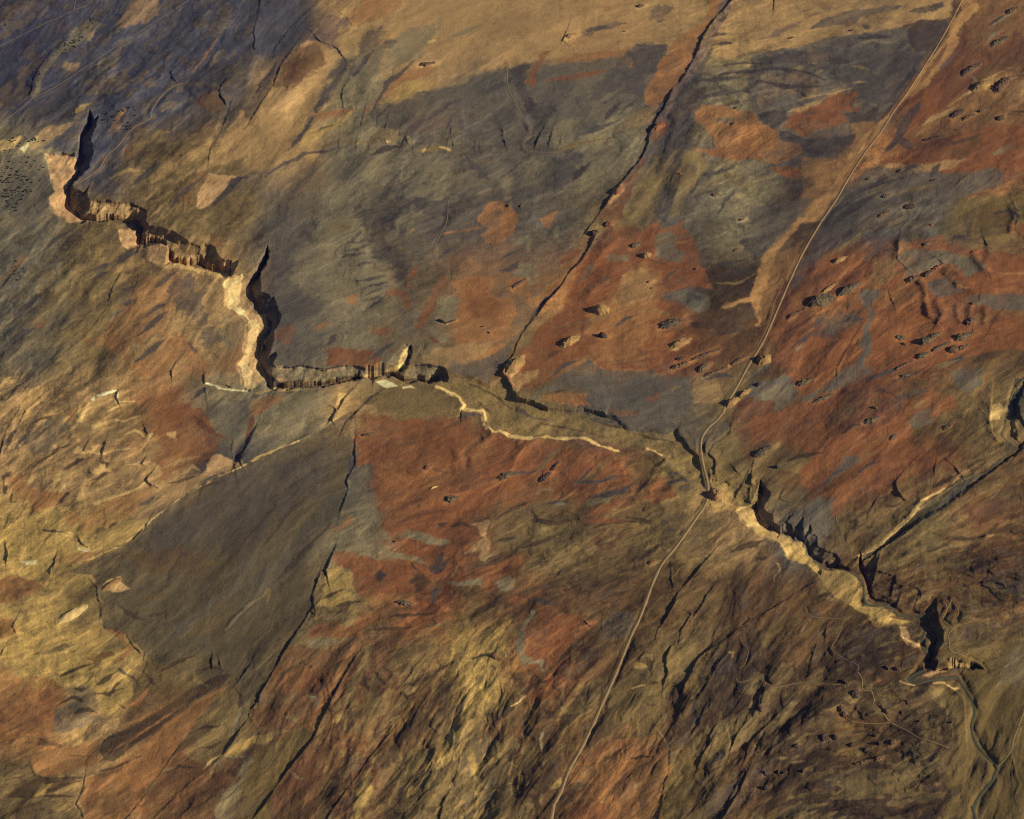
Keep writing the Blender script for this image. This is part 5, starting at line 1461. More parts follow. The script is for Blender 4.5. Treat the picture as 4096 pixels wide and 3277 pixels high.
for row in MARKS.strip().split("\n"):
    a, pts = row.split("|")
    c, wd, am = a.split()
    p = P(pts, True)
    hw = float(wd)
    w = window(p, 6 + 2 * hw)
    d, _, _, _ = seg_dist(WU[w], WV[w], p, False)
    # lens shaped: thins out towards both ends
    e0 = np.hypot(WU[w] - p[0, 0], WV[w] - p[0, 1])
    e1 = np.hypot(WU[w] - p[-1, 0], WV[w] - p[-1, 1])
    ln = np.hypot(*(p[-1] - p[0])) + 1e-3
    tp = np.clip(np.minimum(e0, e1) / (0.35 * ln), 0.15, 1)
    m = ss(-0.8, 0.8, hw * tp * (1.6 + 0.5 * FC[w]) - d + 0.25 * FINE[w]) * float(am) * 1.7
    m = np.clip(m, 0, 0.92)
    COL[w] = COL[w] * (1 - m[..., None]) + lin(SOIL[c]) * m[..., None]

# kind | two ends | width in sheet units | height in metres | crag | label
OUTCROPS = """
b|a4:2015,115 2115,50|36|9|.8|small dark rock ridge in the top right corner of the landscape
g|a4:1885,375 2045,280|36|9|.9|low jagged grey rock spur below the top right corner ridge
b|a4:1665,605 1830,488|44|13|.6|long dark tapering knoll right of the upper road, above the ringed pale one
p|a4:1745,722 1915,620|72|16|.4|broad oval knoll ringed by pale sand near the upper right edge
b|a4:1925,735 2040,600|56|15|.6|tall dark knoll at the foot of the long ridge on the upper right edge
b|a4:2020,600 2156,545|34|10|.8|narrow rocky crest running off the right edge behind the tall dark knoll
k|a4:1580,925 1690,850|34|8|.9|forked black rock on brown sand below the sand ringed knoll
b|a4:1665,945 1780,890|24|7|.9|thin string of brown rocks, western half of a broken line
b|a4:1790,885 1868,852|24|7|.7|short slim brown hump ending a broken line of rocks
k|a4:1940,945 2000,910|34|9|.8|stubby black rock at the lower end of a chain near the right edge
k|a4:2015,905 2156,815|30|8|.9|ragged black rock line climbing to the right edge
k|a4:1350,1105 1550,1060|26|7|.9|wavy black rock line on red soil right of the road bend
b|a4:785,248 838,225|18|5|.6|tiny brown hump on orange sand between grey streaks near the top
k|a4:305,305 360,288|16|4|.7|tiny black rock pair on tan sand at the top, left of the road
k|a4:200,18 290,0|20|5|.9|thin black rock sliver cut by the top edge
b|a4:1160,1355 1220,1320|24|6|.8|small rock on the pale lip below the red slope beside the road
b|a4:920,1415 960,1392|18|5|.6|tiny dark hump on grey ground right of the road
b|a4:1045,1555 1110,1520|26|7|.7|small brown hump with a sandy tail on grey streaks
k|a4:1415,1420 1480,1405|16|5|.9|small dark crag hanging from the pale lip on grey ground
b|a3:1068,58 1132,38|26|7|.7|dark brown rock lying on open tan sand near the top edge
b|a3:965,248 990,243|12|3|.6|single tiny brown rock on tan sand left of the orange strip
p|a3:515,300 600,262|40|9|.4|small pale knoll with a black western face on tan sand
r|a3:1200,1030 1285,955|44|11|.6|red knoll with a dark face pressed against the long fault scarp
r|a3:900,1530 965,1450|30|8|.6|narrow red hump on the rim of the long fault scarp
b|a3:1655,1540 1715,1515|26|5|.7|low sandy brown rock alone on grey scrub left of the wash
r|a3:1395,1370 1430,1350|16|4|.8|tiny reddish rock on yellow grey ground below the orange patch
k|a3:1838,860 1858,835|14|4|.9|tiny dark cross shaped rock on the edge of the orange patch
k|a3:1812,978 1840,958|18|4|.9|tiny dark splintered rock in the middle of the orange patch
b|a2:1315,515 1455,490|34|6|.9|dark brown jagged rock group on pale tan sand, upper centre
b|a2:2005,1625 2050,1605|24|6|.9|dark jagged rock at the tip of the orange triangle
b|a2:2120,1630 2138,1600|16|5|.8|small dark rock beside the tip of the orange triangle
r|b3:815,205 900,178|44|11|.7|rough red and grey knoll astride the fault, upper of two close together
k|b3:712,285 765,235|40|13|.5|dark steep hump at the kink of the long fault scarp
p|b3:1100,455 1190,415|52|13|.4|round tan knoll with a black face on red soil, upper centre right
p|b3:1150,650 1200,635|22|5|.4|tiny pale hump in the middle of the tan fan
k|b3:1178,695 1200,688|12|3|.8|speck of black rock under the tiny pale hump on the tan fan
p|b3:725,890 860,835|88|22|.25|largest rounded yellow knoll on the red fan, dark on its western side
p|b3:468,1165 630,1055|60|16|.35|long yellow knoll with a curved black face on red soil near the fault foot
k|b3:765,1060 845,1075|40|14|.5|black cornered crag on orange sand below the largest yellow knoll
g|b3:1235,1005 1430,935|58|8|.9|broken grey rock bench ringed by orange sand on dark red soil
p|b3:1325,1165 1510,1080|52|11|.5|pale flat topped tapering knoll second below the broken bench
k|b3:1370,1255 1450,1232|30|5|1|cluster of small black rocks beside a long sandy ridge
b|b3:1335,1330 1480,1270|32|8|.9|rocky lower half of a long sandy ridge on red soil
b|b3:1480,1265 1760,1155|24|6|.9|thin notched upper half of a long sandy ridge on red soil
g|b3:1550,1360 1625,1280|40|9|.5|short grey wedge of rock between two sandy ridges
b|b3:1590,1390 1800,1300|22|5|1|low row of boulders on a sandy ridge ending by the road
b|b3:1800,1300 1975,1195|24|5|1|row of broken slabs on sand touching the western road side
p|b3:2030,1300 2110,1205|68|18|.4|steep rounded knoll right beside the road with a deep black face
k|b3:2008,1465 2050,1430|24|8|.6|small black hump on dark red soil right of the road
p|b3:1765,1630 1880,1545|48|16|.5|rugged tan ridge above the road junction, dark at its lower end
p|b3:1870,1550 1970,1475|30|9|.7|slim serrated tan crest leading up from the junction ridge
p|b3:50,1370 185,1225|72|20|.3|big smooth tan headland at the foot of the fault scarp
b|b3:92,698 208,612|22|5|.6|dark slit edged rock in an orange ring left of the fault
b|b3:1525,550 1550,530|16|4|.8|tiny hooked rock on orange soil above the grey patches
b|b3:1870,162 1915,148|18|4|.7|tiny brown rock on plain grey scrub left of the orange wash
b|b3:1830,408 1880,378|20|4|.8|tiny pale edged rock at the border of dark ground by the wash
g|b3:1020,380 1110,330|36|8|.6|dark grey hump in the red soil between fault and round knoll
g|b4:455,835 660,745|84|18|.7|large rugged grey rock hill with several crests east of the road
b|b4:285,945 450,845|20|6|1|trail of small rocks running down from the large grey hill
p|b4:560,745 680,655|24|8|.6|thin pale crest on the upper flank of the large grey hill
g|b4:700,755 880,640|46|14|.5|long grey knoll with a bright sunny flank behind the grey hill
p|b4:655,505 770,440|36|11|.4|rounded knoll with a black front on dark streaked soil by the road
b|b4:1362,362 1420,328|24|6|.5|small smooth dark hump on orange soil north of the red badlands
b|b4:1228,655 1335,590|36|10|.8|brown fluted ridge end above the red badlands
b|b4:1368,608 1440,552|36|10|.7|dark middle hump of the ridge above the red badlands
r|b4:1440,555 1535,495|22|6|.9|thin red tail of small rocks at the top of the badlands ridge
r|b4:1735,418 1830,385|16|5|.9|thin red rock comb at the bend of the red scarp
g|b4:1735,825 1830,785|20|6|.7|slim grey rock on red soil under the grey terrace
b|b4:1690,980 1785,925|36|10|.9|blocky brown outcrop at the base of the red slope
g|b4:1335,1140 1420,1075|56|13|.6|grey rounded boss, lower end of a rock ridge on open red soil
g|b4:1410,1090 1505,1035|28|8|.7|narrow grey crest extending the rounded boss on red soil
g|b4:1600,1105 1755,1040|46|13|.6|pale topped grey knoll nearest the right edge on red soil
g|b4:1150,1085 1230,1075|36|6|1|scattered dark boulder group alone on red soil
k|b4:1200,1120 1228,1142|20|5|1|small black boulders just under the scattered boulder group
g|b4:1305,1250 1420,1190|36|9|.8|dark lower end of the long wall like ridge on red soil
g|b4:1420,1195 1590,1108|20|7|.7|thin spine joining the dark ridge end to the pale topped knoll
b|b4:1130,1340 1300,1255|16|5|1|row of small red brown stones trailing from the long ridge
b|b4:1565,1200 1640,1145|50|10|.6|brown fluted hump right of the thin spine
b|b4:1640,1180 1725,1128|30|6|.9|rubble slope behind the brown fluted hump
g|b4:375,1460 505,1395|38|9|.9|finger shaped grey outcrop on the border of red and grey ground
g|b4:505,1595 660,1515|24|6|.9|dark dotted rock rib on streaked grey ground
g|b4:975,1640 1000,1620|30|7|.5|small dark nose of rock on brown soil
b|b4:1005,145 1110,80|24|6|.8|dark rock streak on grey slope right of the road, upper part
k|b4:1200,60 1310,45|50|5|.9|dark rough patch of rock on grey slope north of the badlands
r|b4:1418,208 1445,185|18|4|.8|tiny dark red rock on grey ground north of the badlands
g|b4:1180,1385 1270,1365|26|5|.7|low grey rock on mottled ground below the long ridge
k|b2:1465,935 1540,970|22|6|.9|forked dark crag with a pale foot on orange soil, centre left
k|b2:1540,965 1615,940|12|4|1|thin arm of rock beside the forked dark crag
k|b2:1808,995 1840,994|8|3|.8|tiny black slit rock on orange soil, centre
k|b2:1862,1030 1885,1052|12|3|.9|tiny black rock pair on orange soil, centre
b|c2:865,282 990,262|26|6|.8|dark red rock hump at the top of the big red plain
g|c2:1520,790 1640,760|46|8|.9|grey rock with dark crest ringed by pink sand on the red plain
g|c2:1940,630 2060,560|44|6|1|ragged grey rock group on the eastern red plain
r|c2:1365,545 1420,515|30|5|.4|small pink hump on the red plain
k|c2:1130,1120 1142,1100|10|4|.6|tiny black rock between two pale bands
g|c2:1140,1585 1280,1600|40|7|.8|oval grey rock on yellow ground below the red plain
w|c2:1410,700 1475,672|14|3|.3|tiny white streak of sand on the red plain
k|c3:310,650 400,560|26|6|.9|black rock rib on red soil under the wash rim
k|c3:400,560 465,480|16|5|1|string of black stones climbing from the black rock rib
p|c3:1655,790 1745,705|84|20|.5|isolated butte in the canyon mouth beside the road
g|c4:890,185 1030,130|38|7|.6|pale oval rock with white rim on red soil
g|c4:40,450 180,365|56|9|.6|upper grey tongue of rock pointing up the red slope
g|c4:1100,320 1160,265|20|4|.5|small dark grey lens on red soil
k|c4:205,540 235,515|30|9|.6|black block in a notch above the eastern canyon
b|c4:1520,240 1600,180|26|6|1|small brown crag on the slope left of the side valley bend
p|c4:1830,1080 1925,1050|24|5|.4|thin pale lens on brown ground at the right side
w|d1:440,190 700,35|62|6|.15|big cream white sand mound, the brightest in the lower left
p|q3:425,765 515,705|50|5|.2|pale island of sand inside the dark plain
r|d2:1880,440 1960,460|30|5|.7|small pinkish rock bump on brown ground, lower centre
r|d3:680,200 700,180|44|4|.5|round pink bump right of the orange lobe
r|c3:1160,1290 1220,1255|20|4|.9|pink tinted rubble left of the road bend
k|d4:730,665 765,640|40|9|.5|dark knob inside a pale looped track
k|d4:815,780 860,715|44|11|.5|tall dark knob under the track bend
b|d4:710,910 770,870|60|12|.5|dark horseshoe shaped knob below the track bend
k|d4:1068,550 1100,530|30|8|.6|left knob of two on the slope above the river bend
k|d4:1128,555 1195,540|30|8|.8|right wider knob of two on the slope above the river bend
k|d4:1232,820 1250,790|22|8|.5|single steep black knob midway between river and tracks
k|d4:1188,900 1205,880|18|6|.5|small black knob just below the single steep knob
k|d4:1325,965 1340,950|14|5|.5|lone black speck of rock beside a pale patch near the river
k|d4:1575,970 1600,960|14|4|.6|lone rock speck nearest the river bank
b|d4:75,875 125,850|38|7|.4|round dark cone at the left of the lower right plain
k|d4:555,1105 620,1070|38|8|.8|left one of a pair of dark crags in the lower right plain
k|d4:650,1095 700,1070|34|8|.8|right one of a pair of dark crags in the lower right plain
k|d4:1010,1150 1030,1115|24|8|.5|upright black knob below the forked track
b|d4:1095,1140 1150,1100|32|7|.6|dark knob right of the upright black one
k|d4:980,1080 1000,1060|18|5|.6|small knob above the upright black one
k|d4:790,1160 825,1120|22|6|.6|curved dark knob right of the pair of crags
k|d4:345,1160 400,1145|22|6|.7|small dark knob on pale brown ground at the left
b|d4:800,1300 950,1265|26|6|1|long low dark rock band crossing the lower plain
b|d4:980,1260 1070,1220|26|6|1|upper end of the dark rock band in the lower plain
k|d4:118,1380 140,1350|22|7|.7|first dark knob of a row near the bottom, leftmost
k|d4:210,1370 245,1345|24|7|.7|second dark knob of a row near the bottom
k|d4:255,1370 300,1348|22|6|.8|third wider dark knob of a row near the bottom
k|d4:415,1362 435,1335|16|7|.5|slim dark knob standing apart at the right of the row
k|d4:100,1490 170,1475|32|8|.9|black crag lowest on the lower plain
k|d4:890,1200 930,1170|18|4|1|rubble of small dark stones left of the curved slope
"""
# wind and wash leave a paler sandy apron on the lee (eastern) side of every rock body
for row in OUTCROPS.strip().split("\n"):
    kd, ends, wd, ht, cr, lab = row.split("|")
    p = P(ends, True)
    if len(p) > 2:
        continue
    hw = float(wd) * 0.1276 * 0.5
    p = p + np.array([0.35 * hw + 0.8, 0.3])
    w = window(p, 3 * hw + 6)
    d, _, _, _ = seg_dist(WU[w], WV[w], p, False)
    m = ss(hw * 0.9, -hw * 0.9 - 1.0, d - hw * 1.15 - 0.8 + 0.5 * FC[w])
    COL[w] *= 1 + np.array([0.42, 0.42, 0.34]) * m[..., None]
# ------------------------------------------------------------------ roads and tracks (beds are levelled into the relief below)
def dense(p, n=1.5):
    """smooth curve through the traced points"""
    q = np.vstack([2 * p[0] - p[1], p, 2 * p[-1] - p[-2]])
    out = []
    for i in range(1, len(q) - 2):
        m = max(2, int(np.hypot(*(q[i + 1, :2] - q[i, :2])) / n))
        t = np.linspace(0, 1, m, endpoint=False)[:, None]
        a, b, c, d = q[i - 1], q[i], q[i + 1], q[i + 2]
        out.append(0.5 * (2 * b + (c - a) * t + (2 * a - 5 * b + 4 * c - d) * t * t + (3 * b - a - 3 * c + d) * t ** 3))
    return np.vstack(out + [p[-1:]])

ROAD = dense(P("a4:1670,0 1640,60 1610,120 1500,320 1400,480 1230,740 1130,880 1030,1040 900,1210 760,1430 700,1540 575,1725 b4:560,180 430,400 330,610 260,770 170,980 100,1130 0,1290 b3:1870,1440 1770,1610 1745,1680 c3:1745,100 1700,160 1640,210 1590,280 1575,340 1580,440 1600,540 1625,640 1630,720 1618,800 1570,880 1480,1010 1380,1150 1285,1265 1230,1360 1180,1480 1140,1590 1090,1720 d3:1030,280 980,400 900,600 800,820 720,1000 620,1200 540,1340 480,1500 420,1620 400,1725", True))
# name | width in metres | colour | line
TRACKS = """
dirt_track|3|112,94,74|a1:0,360 120,300 240,240 360,180 480,130 580,78 680,40 730,0
dirt_track|3|112,94,74|a1:580,78 585,40 592,0
dirt_track|3|116,98,78|a1:0,975 110,890 200,820 260,770 380,710 500,640 620,560 740,480 870,390 1000,310 1120,230 1230,160 1360,80 1480,0
dirt_track|3|142,112,76|a1:1420,650 1340,690 1270,750 1225,810 1190,870 1182,925 1120,960 1050,1000 1000,1045 930,1140 840,1220 780,1320 690,1390 625,1430
dirt_track|3|120,102,74|a2:2020,490 2022,680 2080,800 a3:180,920 228,1000 240,1070 200,1100 182,1140 215,1180 300,1192 480,1190
dirt_track|3|128,96,62|a4:1700,40 1650,110 1560,270 1420,480
dirt_track|3|132,98,62|a4:1130,850 1000,1030 850,1250 760,1390 690,1490
dirt_track|3|118,88,58|b4:270,640 230,730 190,830 150,980 60,1160
dirt_track|2.4|122,106,74|b2:1552,0 1545,160 1500,255 1445,400 1490,510 1550,545 1562,610
dirt_track|2.4|124,104,70|b2:1310,1040 1320,1080 1355,1120 1345,1220
dirt_track|2.4|118,100,68|c4:680,910 695,970 730,1030 740,1110 790,1160 802,1235
dirt_track|3|124,102,62|d4:1590,0 1545,100 1520,160 1590,228 1565,275 1570,350 1588,405 1690,445 1800,495 1862,560
dirt_track|2.4|116,96,60|d4:1530,20 1550,60 1545,100
dirt_track|2.4|116,96,60|d4:1590,0 1640,95 1620,190
dirt_track|3|122,100,62|d4:1640,440 1700,412
dirt_track|3|118,98,62|d4:850,570 885,620 890,710 955,720 980,780 978,825 1040,880 1115,965 1240,1030 1330,1085 1450,1120 1570,1168
dirt_track|3|118,98,62|d4:805,955 900,970 1010,975 1110,965
dirt_track|2.4|112,94,62|d4:100,610 140,660 220,690 400,655 700,668 720,640
dirt_track|2.4|104,88,60|d4:440,60 480,130 640,150 720,160 725,220 690,300 650,370 660,410 750,470 850,515 858,560
dirt_track|2.4|110,92,60|d3:1850,620 1880,650 1980,625 2060,610 2080,670
dirt_track|2.4|104,86,58|d3:1880,290 1900,340 1945,400 1920,500 1880,540
dirt_track|2.4|124,92,62|a4:1410,770 1500,865
dirt_track|2.4|128,96,62|a4:1835,730 1830,800
streambed|7|70,68,50|c4:800,1345 860,1395 895,1440 900,1520 915,1590 960,1612 1060,1612 1130,1630 1150,1670 1200,1690 1290,1690 1380,1715 d4:1400,190 1370,290 1350,350 1390,420 1415,460
streambed|8|66,66,48|d4:1370,560 1300,590 1250,630 1300,662 1400,640 1520,620 1630,612 1670,670 1740,770 1770,880 1750,950 1745,1020 1780,1130 1860,1230 1945,1312 1925,1380 1900,1440 1840,1500 1790,1570 1760,1650 1780,1725
streambed|5|104,92,58|d4:2156,880 2110,1000 2070,1110 2060,1170 2000,1260 1950,1310
streambed|6|92,84,58|b4:2156,1400 2090,1470 2050,1560 2060,1640 2020,1720 c4:2010,200 1985,280 2060,340 2120,380
"""
LINES = []
for row in TRACKS.strip().split("\n"):
    nm, wd, cl, pts = row.split("|")
    LINES.append((nm, float(wd), tuple(float(c) for c in cl.split(",")), dense(P(pts, True))))

def sample(A, u, v):
    x = np.clip((np.asarray(u) + MX) / STEP, 0, NU - 1.001)
    y = np.clip((np.asarray(v) + MY) / STEP, 0, NV - 1.001)
    i, j = x.astype(int), y.astype(int)
    f, g = x - i, y - j
    return (A[j, i] * (1 - f) + A[j, i + 1] * f) * (1 - g) + (A[j + 1, i] * (1 - f) + A[j + 1, i + 1] * f) * g

def level_bed(p, half, blend, k_=1.0):
    """grade the ground along a line"""
    h = sample(Z, p[:, 0], p[:, 1])
    k = 9
    hp = np.concatenate([np.full(k, h[0]), h, np.full(k, h[-1])])
    h = np.convolve(hp, np.ones(2 * k + 1) / (2 * k + 1), 'valid')
    q = np.column_stack([p, h])[::2]
    for a in range(0, len(q) - 1, 24):
        part = q[a:a + 25]
        if len(part) < 2:
            continue
        w = window(part, half + blend)
        d, _, _, hv = seg_dist(U[w], V[w], part, False)
        m = 1 - ss(half, half + blend, d)
        m = m * k_
        Z[w] = Z[w] * (1 - m) + hv * m
weather(0.5, FB, FC, FA)

# ------------------------------------------------------------------ relief (metres)
Z = np.zeros_like(U)
Z += 5.0 * fbm(GX / 800, GY / 800, 3)
A2 = AMP ** 1.4
for k, sg in enumerate((0.8, 1.5, 2.9, 5.6, 10.5, 20.0)):
    o = OCT[k][2]
    cre = 0.3 * o + (1.6 if k % 2 else -1.6) * np.abs(OCT[k][0])
    Z += (0.15 + 0.30 * A2) * (0.03, 0.14, 0.8, 3.4, 8.0, 13.5)[k] * (0.6 * o + 0.7 * cre)
Z += A2 * (0.9 * CR1 + 0.40 * CR2) + 0.12 * CR2 + 0.08 * FINE
# low ledges: thin beds weather back one behind the other
for i, ts in ((1, (-0.9, 0.0, 0.85)), (2, (-1.1, 0.3, 1.2)), (0, (-0.6, 0.6))):
    F = unit(sum(OCT[k][i] * (0, 0.12, 0.45, 0.8, 1.0, 1.0)[k] for k in range(6)))
    for t in ts:
        Z += (0.06 + 1.25 * A2) * ss(t - 0.11, t + 0.11, F) * (1 if i else -1)

def scarp(pts, run=9.0, face=0.9, flip=False, boost=1.0):
    """a step in the ground: high on the right of a line traced downhill (on the left when flip), easing back over run"""
    p = PH(pts)
    w = window(p, 10 * run + 4)
    X = U[w] + 0.15 * FINE[w] + 0.30 * (WU[w] - U[w])
    Y = V[w] + 0.22 * (WV[w] - V[w])
    d, _, side, h = seg_dist(X, Y, p, False)
    s = np.where(side < 0, d, -d) if not flip else np.where(side < 0, -d, d)
    # fade past the two ends
    e = np.minimum(np.hypot(X - p[0, 0], Y - p[0, 1]), np.hypot(X - p[-1, 0], Y - p[-1, 1]))
    up = ss(-face, face * 0.3, s)
    h = h * boost * (0.54 if face < 2 else 0.5) * np.clip(1 + 0.25 * MOT[w] + 0.10 * ST2[w], 0.4, 1.8) * np.clip(1.08 - 0.30 * p[:, 1].mean() / H, 0.7, 1.1)
    Z[w] += h * up * (0.75 * np.exp(-np.clip(s, 0, None) / run) + 0.25 * np.exp(-np.clip(s, 0, None) / (3 * run)))

def swell(pts, width, end=True):
    """ridge (+) or swale (-) along a line, third number is its height"""
    p = PH(pts)
    w = window(p, 3 * width + 3)
    d, _, _, h = seg_dist(WU[w], WV[w], p, False)
    Z[w] += h * np.exp(-(d / width) ** 2)

